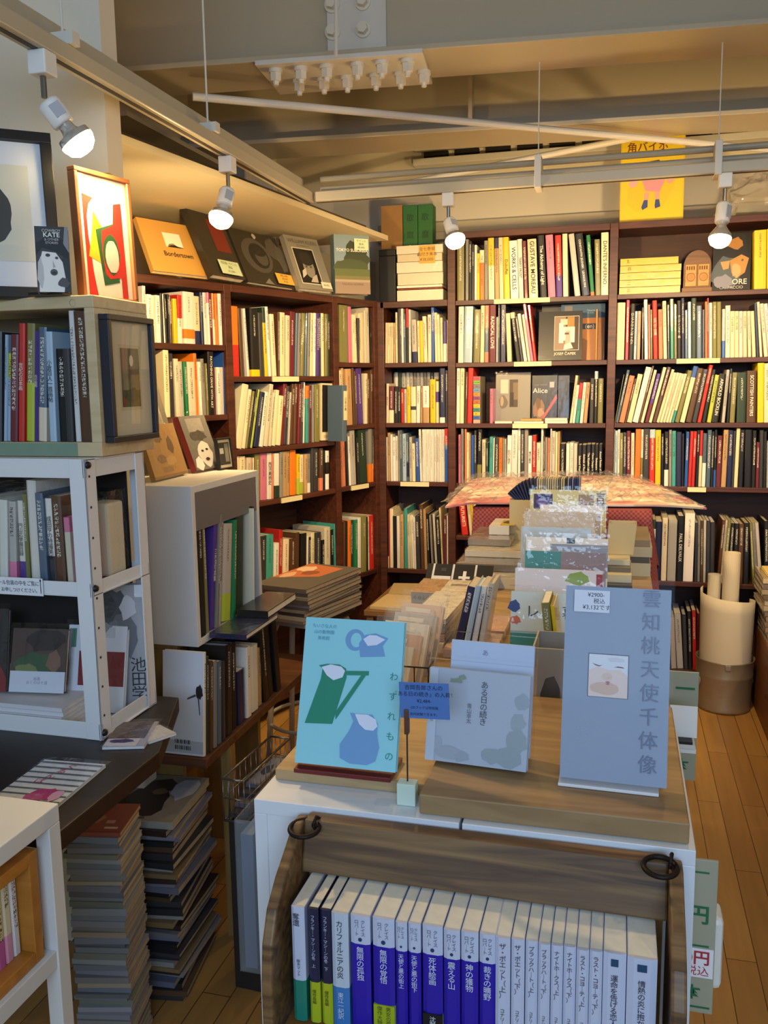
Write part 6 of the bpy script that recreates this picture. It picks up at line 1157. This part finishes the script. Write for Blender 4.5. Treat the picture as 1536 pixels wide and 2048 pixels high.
upright('folder', 'plain pale blue-grey folder, fifth of the standing file', 'folder', 1042, 1182, 1056, 2.25, .006, 'a9b6bf', (), GF, sl=False)
upright('magazine', 'beige wrapped magazine with a crumpled top, sixth of the standing file', 'magazine', 1048, 1190, 1026, 2.36, .012, 'b9aea0', [('c4b8a6', rect(0, .2, 1, 1)), ('a39686', blob(.5, .6, .3, .2, seed=3))], GF, smt=plastic(2.4, 26))
upright('magazine', 'cream wrapped magazine, seventh of the standing file', 'magazine', 1080, 1204, 1012, 2.46, .012, 'd9d0ba', [('b0a494', rect(.02, .3, .98, .9))], GF)
r, w, h = upright('magazine', 'yellow-green magazine with a purple picture and two purple characters, last of the standing file', 'magazine', 1060, 1213, 982, 2.58, .014, 'c8c48a', [('cfcb98', rect(0, 0, 1, 1)), ('3a2f6a', rect(.05, .78, .3, .95)), ('6a5aa0', blob(.17, .86, .08, .04, seed=3)), ('9a8a78', rect(.64, .76, .84, .95)), ('a03a34', blob(.08, .55, .05, .04, seed=5))], GF)
vtext(r, '吉祥', h*.11, (w*.92, -.0014, h*.87), color='4a3a9a')
# yellow-topped slipcase leaning in front of the file, grey magazine box
row('the front of the standing file', 'books leaning at the front of the standing file', dict(p=V((0, 1.64, 0)), d=V((1, 0, 0)), n=V((0, 1, 0))), tz, (740, 1000, 3.072), 980, '1098,1150,640,-50,v,M,L:grey-green slipcase;1160,1186,660,-66,y,L:yellow-topped book', depth=.1, inset=0, now=True)
r = thing('magazine_file', 'grey cardboard magazine file with a cut-away side between the two grey display books', 'magazine file', T(on_y(1064, 1330, 1.47).x, 1.47, tz)); w = on_y(1150, 1330, 1.47).x-on_y(1064, 1330, 1.47).x; h = on_y(1100, 1298, 1.47).z-tz
pf = [(0, 0), (w, 0), (w, h)]+[(w-.75*w*(.05+.95*math.sin(t*math.pi/2/6)), h) for t in ()]+[(w*.1, h)]+[(0, h*.9)]
cut = [(0, 0), (w*.18, 0), (w*.2, h*.35), (w*.32, h*.58), (w*.52, h*.62), (w*.66, h*.45), (w*.72, 0), (w, 0), (w, h), (0, h)]
recalc(MB().prism([(x, 0, z) for x, z in cut], (0, .004, 0)).build('front_panel', mat('a8a49c', .6), r))
MB().box(0, .003, .004, .11, 0, h).box(w-.003, w, .004, .11, 0, h).box(.003, w-.003, .107, .11, 0, h).build('side_walls', mat('a8a49c', .6), r)
row('the left half of the standing file', 'navy and white books leaning on the long table', dict(p=V((0, 1.80, 0)), d=V((1, 0, 0)), n=V((0, 1, 0))), tz, (740, 1000, 3.072), 930, '500,548,545,118,n,W;560,596,535,106,l,W;604,640,540,90,w,W;650,690,520,70,h,W', depth=.1, inset=0, now=True)
# left edge: sleeved booklets leaning back in two files
cols = ('d8c8b4', 'cfa890', 'e0d6c6', 'c98a6a', 'b8b0a8', 'd9b8a0', '8a8490', 'd4cabc')
for k in range(6):
    Y = 1.47+.048*k; x0 = IX0+.006+.003*(k % 3)
    zz_ = V((.16, .5, 1)).normalized()
    r = thing('booklet', ORD[k]+' nearest of the wrapped booklets leaning back at the left edge of the long table', 'booklet', frame((x0, Y, tz), (1, -.2, 0), zz_), 'wrapped booklets at the left edge of the long table')
    hb_ = .115+.008*(k % 3); face_book(r, .095, .009, hb_, s2l(cols[k]), hard=False); art(r, 'cover_print', .095, hb_, [(cols[(k+3) % 8], blob(.5, .6, .34, .25, seed=k)), ('5a5660', rect(.1, .08, .9, .14)), ('e4dccc', rect(.1, .86, .7, .93))]); sleeve(r, .095, .009, hb_, top=.03, mt=plastic(2.2, 30, 'ffffff', .05))
r = thing('wire_rack', 'black wire rack around the wrapped booklets behind the jug book', 'wire rack', T(IX0+.002, 1.43, tz)); wr = MB()
for z in (.004, .045, .09): wr.tube([(0, 0, z), (.15, 0, z), (.15, .04, z)], .0015, 6)
for i in range(7): wr.tube([(.025*i, 0, .004), (.025*i, 0, .09)], .0012, 6)
wr.build('rack_wires', mat('1c1a1a', .4, .5), r)
# stacks lying flat on the table
ys = 2.12
a, b = on_y(823, 1244, ys), on_y(934, 1240, ys)
for k in range(2):
    o = slab('book', ('lower' if k == 0 else 'upper wrapped')+' of two thick grey books with brown jackets lying on the long table', 'book', a.x, b.x-.004*k, ys, ys+.16, tz+.026*k, tz+.026*(k+1)-.0005, '8f8a80', 'thick grey books lying on the long table', glossy=True, sl=k == 1)
    w = b.x-a.x; MB().box(w*.02, w*.5, -.0004, .0, .002, .0235).build('white_band', mat('ddd6c6', .5), o); text(o, '日本建築の謎', .013, (w*.26, -.0009, .0125), color='3a342c', name='spine_title'); text(o, 'くらしの本', .012, (-w*.25, -.0006, .0125), color='4a463e', name='spine_title')
art(o, 'cover_print', w, .16, [('a8763a', rect(-.5, .0, .0, 1)), ('d8d0bc', rect(.0, .0, .5, 1)), ('8a8070', rect(.1, .55, .4, .7))], M=Matrix(((1, 0, 0, 0), (0, 0, 1, 0), (0, -1, 0, .0257), (0, 0, 0, 1))), y=-.0004)
for k, (y0, c, lb) in enumerate(((1.93, 'c89a84', 'salmon wrapped book lying in front of the two thick grey books'), (1.77, 'd9b49a', 'pale orange wrapped book lying nearest the jug book on the long table'))):
    a, b = on_y(800+k*20, 1290, y0), on_y(905-k*20, 1290, y0); slab('book', lb, 'book', IX0+.11, IX0+.22, y0, y0+.14, tz, tz+.018, c, glossy=True, sl=True)
flats = [(905, 1050, 1152, 2.42, .03, 'e0d8c0', 'white'), (912, 1052, 1128, 2.5, .02, '6f675e', 'brown'), (930, 1052, 1108, 2.6, .018, 'd8ccb0', 'cream'), (936, 1020, 1092, 2.68, .02, '8d8478', 'grey')]
zf_ = tz
for k, (x0, x1, y, Y, th, c, nm) in enumerate(flats):
    slab('magazine', nm+' wrapped magazine, '+ORD[k]+' from the bottom of the stepped pile left of the standing file', 'magazine', on_y(x0, y, Y).x, on_y(x1, y, Y).x, Y, Y+.24, zf_, zf_+th, c, 'stepped pile of magazines left of the standing file', glossy=True, sl=True); zf_ += th+.0018
Y = 2.76
o = slab('book', 'white book with a yellow patch on top of the stepped magazine pile', 'book', on_y(978, 1060, Y).x, on_y(1018, 1060, Y).x, Y, Y+.16, zf_, zf_+.028, 'e8e4da', glossy=True)
art(o, 'cover_print', .1, .16, [('c8b020', rect(.0, .1, .48, .8)), ('4a4a30', blob(.2, .5, .14, .2, seed=2))], M=Matrix(((1, 0, 0, 0), (0, 0, 1, 0), (0, -1, 0, .0281), (0, 0, 0, 1))), y=-.0004)
# black and white poster leaning behind the thick grey books
r, w, h = upright('poster', 'black poster with white lines and a white cross leaning behind the thick grey books', 'poster', 852, 985, 1132, 2.34, .004, '15151a', [('15151a', rect(0, 0, 1, 1)), ('d9d8d4', rect(.09, .0, .12, 1)), ('d9d8d4', rect(.39, 0, .42, 1)), ('d9d8d4', rect(.73, 0, .76, 1)), ('d9d8d4', rect(.1, .35, .38, .55)), ('e4e2dc', rect(.56, .3, .61, .75)), ('e4e2dc', rect(.5, .47, .67, .56)), ('3a3a40', rect(.22, .72, .3, .85))], lean=50, sl=False)
# right stack
zf_ = tz
for k, (x0, x1, Y, th, c, nm) in enumerate(((1216, 1268, 2.2, .05, 'cdbf98', 'cream'), (1214, 1266, 2.24, .016, '4a463e', 'dark'), (1214, 1264, 2.27, .02, 'd5c9a4', 'pale'), (1212, 1262, 2.3, .012, '6c665a', 'grey-brown'), (1210, 1260, 2.33, .014, 'd9cda8', 'ivory'))):
    slab('book', nm+' book, '+ORD[4-k]+' from the top of the pile right of the standing file', 'book', on_y(x0, 1130, Y).x, min(IX1+.03, on_y(x1, 1130, Y).x), Y, Y+.2, zf_, zf_+th, c, 'pile of books right of the standing file', glossy=k == 0); zf_ += th+.0004
zf2 = tz
for k, (c, nm, th, dx_) in enumerate((('d3c7a0', 'pale cream', .04, 0), ('5c564c', 'dark grey', .018, -.004), ('cdbf9a', 'beige', .03, .003), ('8a7c66', 'brown-grey', .02, -.003))):
    slab('book', nm+' book, '+ORD[3-k]+' from the top of the far pile right of the standing file', 'book', -.015+dx_, IX1-.002+dx_, 2.66, 2.92, zf2, zf2+th, c, 'far pile of books right of the standing file'); zf2 += th+.0004
zf2 = tz
for k, (c, nm, th) in enumerate((('c9bda0', 'cream', .03), ('77706a', 'grey', .02), ('d8d0bc', 'pale', .024))):
    slab('magazine', nm+' wrapped magazine, '+ORD[2-k]+' from the top of the pile behind the tall blue-grey book', 'magazine', -.02+.004*k, IX1-.001, 1.88, 2.15, zf2, zf2+th, c, 'pile of magazines behind the tall blue-grey book', glossy=True, sl=True); zf2 += th+.0018
zf2 = tz
for k, (c, nm, th) in enumerate((('d9ceb4', 'cream', .02), ('b08a78', 'dull pink', .014), ('8c8a88', 'grey', .016), ('dcd6c8', 'white', .012))):
    slab('magazine', nm+' wrapped magazine, '+ORD[3-k]+' from top of pile at left edge of the long table', 'magazine', IX0+.004+.006*k, IX0+.105, 1.80+.01*k, 2.08, zf2, zf2+th, c, 'pile of magazines at the left edge of the long table', glossy=True, sl=True, rot=rnd.uniform(-3, 3)); zf2 += th+.0018
r = thing('paper_bag', 'cream paper bag standing on the pile right of the standing file', 'paper bag', T(on_y(1213, 1090, 2.4).x, 2.4, zf_+.0005))
w = .07; bg = MB(); H = .085
for (x0, y0, x1, y1) in ((0, 0, w, 0), (w, 0, w, .05), (w, .05, 0, .05), (0, .05, 0, 0)): bg.add([(x0, y0, 0), (x1, y1, 0), (x1*1.05+.004, y1*1.1-.002, H), (x0*1.05+.004, y0*1.1-.002, H)], [(0, 1, 2, 3)])
bg.build('bag_paper', mat('cdb98a', .7), r, solid=.0008); 
# ---- cloth covered table at the far end
GY0, GY1, GZ, GX0, GX1 = 3.06, 3.72, 1.06, -.50, .11
def gingham():
    m = bpy.data.materials.new('gingham'); m.use_nodes = True; nt = m.node_tree; b = nt.nodes['Principled BSDF']; b.inputs['Roughness'].default_value = .9
    tc = nt.nodes.new('ShaderNodeTexCoord'); ck = nt.nodes.new('ShaderNodeTexChecker'); ck.inputs['Scale'].default_value = 130; ck.inputs['Color1'].default_value = s2l('863840'); ck.inputs['Color2'].default_value = s2l('a65a56')
    nt.links.new(tc.outputs['Object'], ck.inputs[0]); nt.links.new(ck.outputs[0], b.inputs['Base Color']); return m
r = thing('side_table', 'table under a red checked cloth at the far end of the long table', 'table', T(0, 0, 0))
MB().box(GX0+.01, GX1-.01, GY0+.01, GY1-.01, GZ-.03, GZ-.006).build('table_top', LB, r)
for x in (GX0+.02, GX1-.05):
    for y in (GY0+.02, GY1-.05): MB().box(x, x+.03, y, y+.03, 0, GZ-.03).build('leg', LB, r)
cl = MB()
def clothf(u, v):
    # u runs round the table edge, v down from the centre
    per = [(GX0, GY0), (GX1, GY0), (GX1, GY1), (GX0, GY1)]; k = u*4; i = int(k) % 4; f = k-int(k); p, q = per[i], per[(i+1) % 4]
    x, y = p[0]+(q[0]-p[0])*f, p[1]+(q[1]-p[1])*f; cx, cy = (GX0+GX1)/2, (GY0+GY1)/2
    if v < .5: s = v/.5; return (cx+(x-cx)*s, cy+(y-cy)*s, GZ)
    dn = (v-.5)/.5; L = .30+.06*math.sin(u*31)+(.12 if .22 < u < .32 else 0); fl = dn*(.02+.025*math.sin(u*2*math.pi*11)+.035*math.exp(-((u-.27)/.03)**2)); d = V((x-cx, y-cy, 0)).normalized()
    return (x+d.x*fl, y+d.y*fl, GZ-dn*L)
cl.grid(clothf, 120, 20)
o = cl.build('checked_cloth', gingham(), None, smooth=True); tag(o, 'red checked cloth draped over the table at the far end of the long table', 'cloth')
# big wrapped poster sheets on the cloth
zsx = GZ+.012
fl, fr, bl_, br_ = on_z(890, 1002, zsx+.012), on_z(1414, 1004, zsx+.012), on_z(945, 950, zsx+.012), on_z(1288, 948, zsx+.012)
r = thing('poster_sheets', 'large stack of wrapped printed poster sheets lying on the checked cloth', 'poster', T(0, 0, 0))
def quad(u, v, z): p = fl*(1-u)*(1-v)+fr*u*(1-v)+bl_*(1-u)*v+br_*u*v; return (p.x, p.y, z)
def printm():
    m = bpy.data.materials.new('poster_print'); m.use_nodes = True; nt = m.node_tree; b = nt.nodes['Principled BSDF']; b.inputs['Roughness'].default_value = .4
    tc = nt.nodes.new('ShaderNodeTexCoord'); n = nt.nodes.new('ShaderNodeTexNoise'); n.inputs['Scale'].default_value = 6; n.inputs['Distortion'].default_value = 1.5
    cr = nt.nodes.new('ShaderNodeValToRGB'); E_ = cr.color_ramp.elements; E_[0].color = s2l('8f6468'); E_[0].position = .3; E_[1].color = s2l('eae4de'); E_[1].position = .62
    for p_, c_ in ((.4, 'c87a82'), (.47, 'dab6b4'), (.54, 'cbbcae')): e = E_.new(p_); e.color = s2l(c_)
    nt.links.new(tc.outputs['Object'], n.inputs['Vector']); nt.links.new(n.outputs['Fac'], cr.inputs[0]); nt.links.new(cr.outputs[0], b.inputs['Base Color']); return m
PM = printm()
def sag(u, v): return -.10*max(0, u-.78)**1.5*4*.35-.02*max(0, .1-u)*6
def sheetf(u, v): return quad(u, v, zsx+.004+.003*math.sin(7*u+3*v)+sag(u, v))
MB().grid(sheetf, 40, 16).build('sheets', PM, r, solid=.006)
rb = random.Random(3)
def filmf(u, v):
    x, y, z = quad(-.012+u*1.0, -.03+v*1.05, zsx+.014+sag(u, v)); return (x+rb.uniform(-.004, .004), y, z+rb.uniform(0, .018)*(1 if u < .85 else .3))
MB().grid(filmf, 60, 14).build('plastic_wrap', plastic(3.0, 14, 'fffaf2', .06, .06, 1.6), r)
# fanned cards standing in front of the sheets
bxy = 2.80; x0, x1 = on_y(1022, 970, bxy).x, on_y(1162, 970, bxy).x
r = thing('card_box', 'cream card box holding the fanned cards behind the last magazine of the file', 'box', T(x0, bxy, tz)); zc_ = on_y(1090, 1000, bxy).z
MB().box(-.005, x1-x0+.01, 0, .09, 0, zc_-tz-.002).build('box_body', mat('c8b890', .6), r, bevel=.002)
n = 30
for k in range(n):
    u = k/(n-1); px = 1030+u*128; yt = 958+26*max(0, .28-u)**1.2*4
    a = (-.9*max(0, .3-u)/.3)
    c = ('1c2450', '1e2a5a', '22305e', '2a3454', '5a6a8a', '3a3a60', '50406a', '15151c', '8a8a7a', 'c0b080')[min(9, int(u*10))] if u < .33 else rnd.choice(('d0c49a', 'c8bc90', '6a6a70', 'b8b098', '2a2a3a', 'd6caa0', '9a9a94')) if u < .84 else rnd.choice(('1e2656', '24306a', '8088a0'))
    b = on_y(px, 1000, bxy); ht = on_y(px, yt, bxy).z-zc_
    q = thing('card', 'printed card, '+ORD[k]+' from the left of the fanned cards behind the standing file', 'card', frame((b.x, bxy+.004, zc_), (math.cos(a), 0, -math.sin(a)), (math.sin(a), 0, math.cos(a))), 'fanned cards behind the standing file')
    o = MB().box(-.0022, .0022, 0, .075, 0, max(.03, ht)).build('card_stock', COVER, q); spine_props(o, .0044, .06, s2l(c), lettering=False)
# ================================================================ right side: bin, counter
Y0 = 4.14; ctr = on_y(1446, 1405, Y0); R0 = (on_y(1503, 1380, Y0).x-on_y(1386, 1380, Y0).x)/2*.97
zR = on_y(1446, 1312, Y0).z
r = thing('metal_bin', 'galvanised metal bin on the floor at the end of the aisle', 'bin', T(ctr.x, Y0, .0005))
GM = mat('a89a80', .42, .55, noise=.12, nscale=25)
H = zR
MB().lathe([(.0001, .006), (R0*.9, .006), (R0*.93, 0), (R0*.96, .012), (R0*.94, .02), (R0*1.0, H-.085), (R0*1.012, H-.08), (R0*1.012, H-.07), (R0, H-.065), (R0*1.03, H-.006), (R0*1.05, H), (R0*1.03, H), (R0*.98, H-.02), (R0*.9, .02)], n=48).build('bin_body', GM, r, smooth=True)
for a in (200, 20):
    ca, sa = math.cos(math.radians(a)), math.sin(math.radians(a)); MB().torus(frame((ca*R0*1.03, sa*R0*1.03, H-.11), (-sa, ca, 0), (ca, sa, .2)), .022, .003, 20, 8).build('ring_handle', GM, r, smooth=True)
MB().box(-.012, .012, -R0*1.045, -R0*1.02, H-.03, H-.006).build('rim_lug', GM, r, bevel=.002)
# papers rolled in the bin
PAP = mat('dccfb2', .8)
r = thing('paper_roll', 'wide cream sheet of paper curled inside the metal bin', 'paper roll', T(ctr.x, Y0, .03))
zT = on_y(1440, 1178, Y0).z-.03
def rollf(u, v): a = math.radians(150+u*240); rr = R0*(.9+.08*v); return (rr*math.cos(a)*.98, rr*math.sin(a), v*(zT*(1-.10*u)))
MB().grid(rollf, 36, 8).build('paper', PAP, r, smooth=True, solid=.0012)
for px0, px1, yt, lb in ((1456, 1491, 1104, 'tall paper tube standing in the metal bin'), (1426, 1453, 1150, 'short paper tube standing in the metal bin')):
    a, b = on_y(px0, yt, Y0+.03), on_y(px1, yt, Y0+.03); rr = (b.x-a.x)/2; r = thing('paper_tube', lb, 'paper tube', T((a.x+b.x)/2-.02, Y0+.02 if px0 > 1440 else Y0+.05, .02))
    hT = a.z-.02; MB().lathe([(rr*.9, 0), (rr, 0), (rr, hT), (rr*.9, hT), (rr*.9, 0)], n=28).build('tube', PAP, r, smooth=False)
# counter on the right
CXR = .625; CZR = .37
r = thing('counter', 'low brown counter along the right side of the aisle', 'counter', T(CXR, 0, 0))
CW2 = wood('6a3f1c', '8a5628', (30, 3, 30), .5)
MB().box(0, .02, 1.3, 4.24, 0, CZR-.02).build('side_panel', CW2, r); MB().box(0, .9, 1.3, 4.24, CZR-.02, CZR).build('counter_top', CW2, r, bevel=.002); MB().box(.02, .88, 4.2, 4.22, 0, CZR-.02).build('end_panel', CW2, r)
zz_ = CZR+.0005
for k in range(12):
    th = .022; x0 = CXR+.006+.004*math.sin(k*1.9)-.0028*k
    slab('magazine', ORD[11-k]+' from the top of the wrapped magazine pile on the counter', 'magazine', x0, x0+.23, 3.94, 4.2, zz_, zz_+th-.0008, rnd.choice(('a08c6a', 'b8a888', '8a7458', 'c4b28c', '6e5c48')), 'wrapped magazines piled on the counter', rot=rnd.uniform(-2, 2), glossy=True, sl=True); zz_ += th+.0018
slab('paper_pad', 'yellow paper pad on top of the wrapped magazine pile on the counter', 'paper pad', CXR-.0, CXR+.2, 3.95, 4.15, zz_, zz_+.012, 'e8cc7c')
for k in range(3): slab('magazine', ORD[2-k]+' from the top of the second pile on the counter near the aisle', 'magazine', CXR+.03, CXR+.25, 3.5, 3.75, CZR+.0005+k*.05, CZR+.05+k*.05, ('c9b890', '8a7a60', 'e0c878')[k], 'second pile on the counter', glossy=True)
def cl2(u, v):
    y = 3.25+u*.55; d = v*.34
    if d < .1: return (CXR+.1-d, y, CZR+.0022)
    return (CXR-.004-.018*abs(math.sin(u*9))*(d-.1)/.24, y+.03*math.sin(u*14)*(d-.1), CZR+.002-(d-.1)*(1.0+.45*math.sin(u*5+1)))
o = MB().grid(cl2, 40, 20).build('cloth', mat('5a4c4a', .9, noise=.6, nscale=120), None, smooth=True); tag(o, 'grey patterned cloth hanging over the edge of the counter', 'cloth')
# ================================================================ the bookcase rows: the largest as books of their own, the rest as one mass
def is_book(o): return o.parent is None and o.name.split('.')[0] == 'book'
N_OWN = max(0, 318-sum(1 for o in S.objects if is_book(o)))
PEND.sort(key=lambda a: -a['area'])
for a in PEND[:N_OWN]: make_book(a)
mv, mf, mm = [], [], []; AT = dict(c1=[], c2=[], bd=[], tc=[], tx=[], lp=[], rn=[])
for a in PEND[N_OWN:]:
    t, d, h = a['t'], a['d'], a['h']; b = min(.0022 if a['hard'] else .0007, t*.2); e = .003 if a['hard'] else .0006; k = a['k']
    c2, bd, tc, tx = spine_vals(t, h, a['col'], k.get('c2'), k.get('z0', 0), k.get('z1', 0), k.get('lettering'))
    q = MB().prism([(x, y, 0) for x, y in [(-t/2, d), (-t/2, .0028), (-t*.28, .0006), (t*.28, .0006), (t/2, .0028), (t/2, d), (t/2-b, d), (t/2-b, .005), (-t/2+b, .005), (-t/2+b, d)]], (0, 0, h))
    n0 = len(q.v); q.box(-t/2+b, t/2-b, .005, d-e, e, h-e); off = len(mv); R = rnd.random()
    for i, v in enumerate(q.v):
        w = a['M'] @ V(v); mv.append(tuple(w)); pg = i >= n0
        AT['c1'].append(list((a['pc'] if pg else a['col'])[:3])); AT['c2'].append(c2); AT['bd'].append([0, 0, 0] if pg else bd); AT['tc'].append(tc); AT['tx'].append([0, 0, 0] if pg else tx); AT['lp'].append(list(v)); AT['rn'].append(R)
    mf += [[off+i for i in f] for f in q.f]
me = bpy.data.meshes.new('shelved_books'); me.from_pydata(mv, [], mf); me.materials.append(COVERS)
for nm, vals in AT.items():
    if nm == 'rn': me.attributes.new(nm, 'FLOAT', 'POINT').data.foreach_set('value', vals)
    else: me.attributes.new(nm, 'FLOAT_VECTOR', 'POINT').data.foreach_set('vector', [x for v in vals for x in v])
me.update(); o = bpy.data.objects.new('shelved_books', me); COL.objects.link(o)
tag(recalc(o), 'slimmer and smaller books filling the rest of the bookcase shelves', 'books', None, 'stuff')
# ================================================================ lettering to plain meshes
bpy.context.view_layer.update(); dg = bpy.context.evaluated_depsgraph_get()
for c in [o for o in S.objects if o.type == 'FONT']:
    me = bpy.data.meshes.new_from_object(c.evaluated_get(dg), depsgraph=dg); nm = c.name.split('.')[0]
    n = bpy.data.objects.new(nm, me); COL.objects.link(n); n.parent = c.parent; n.matrix_local = c.matrix_local.copy()
    bpy.data.objects.remove(c, do_unlink=True)
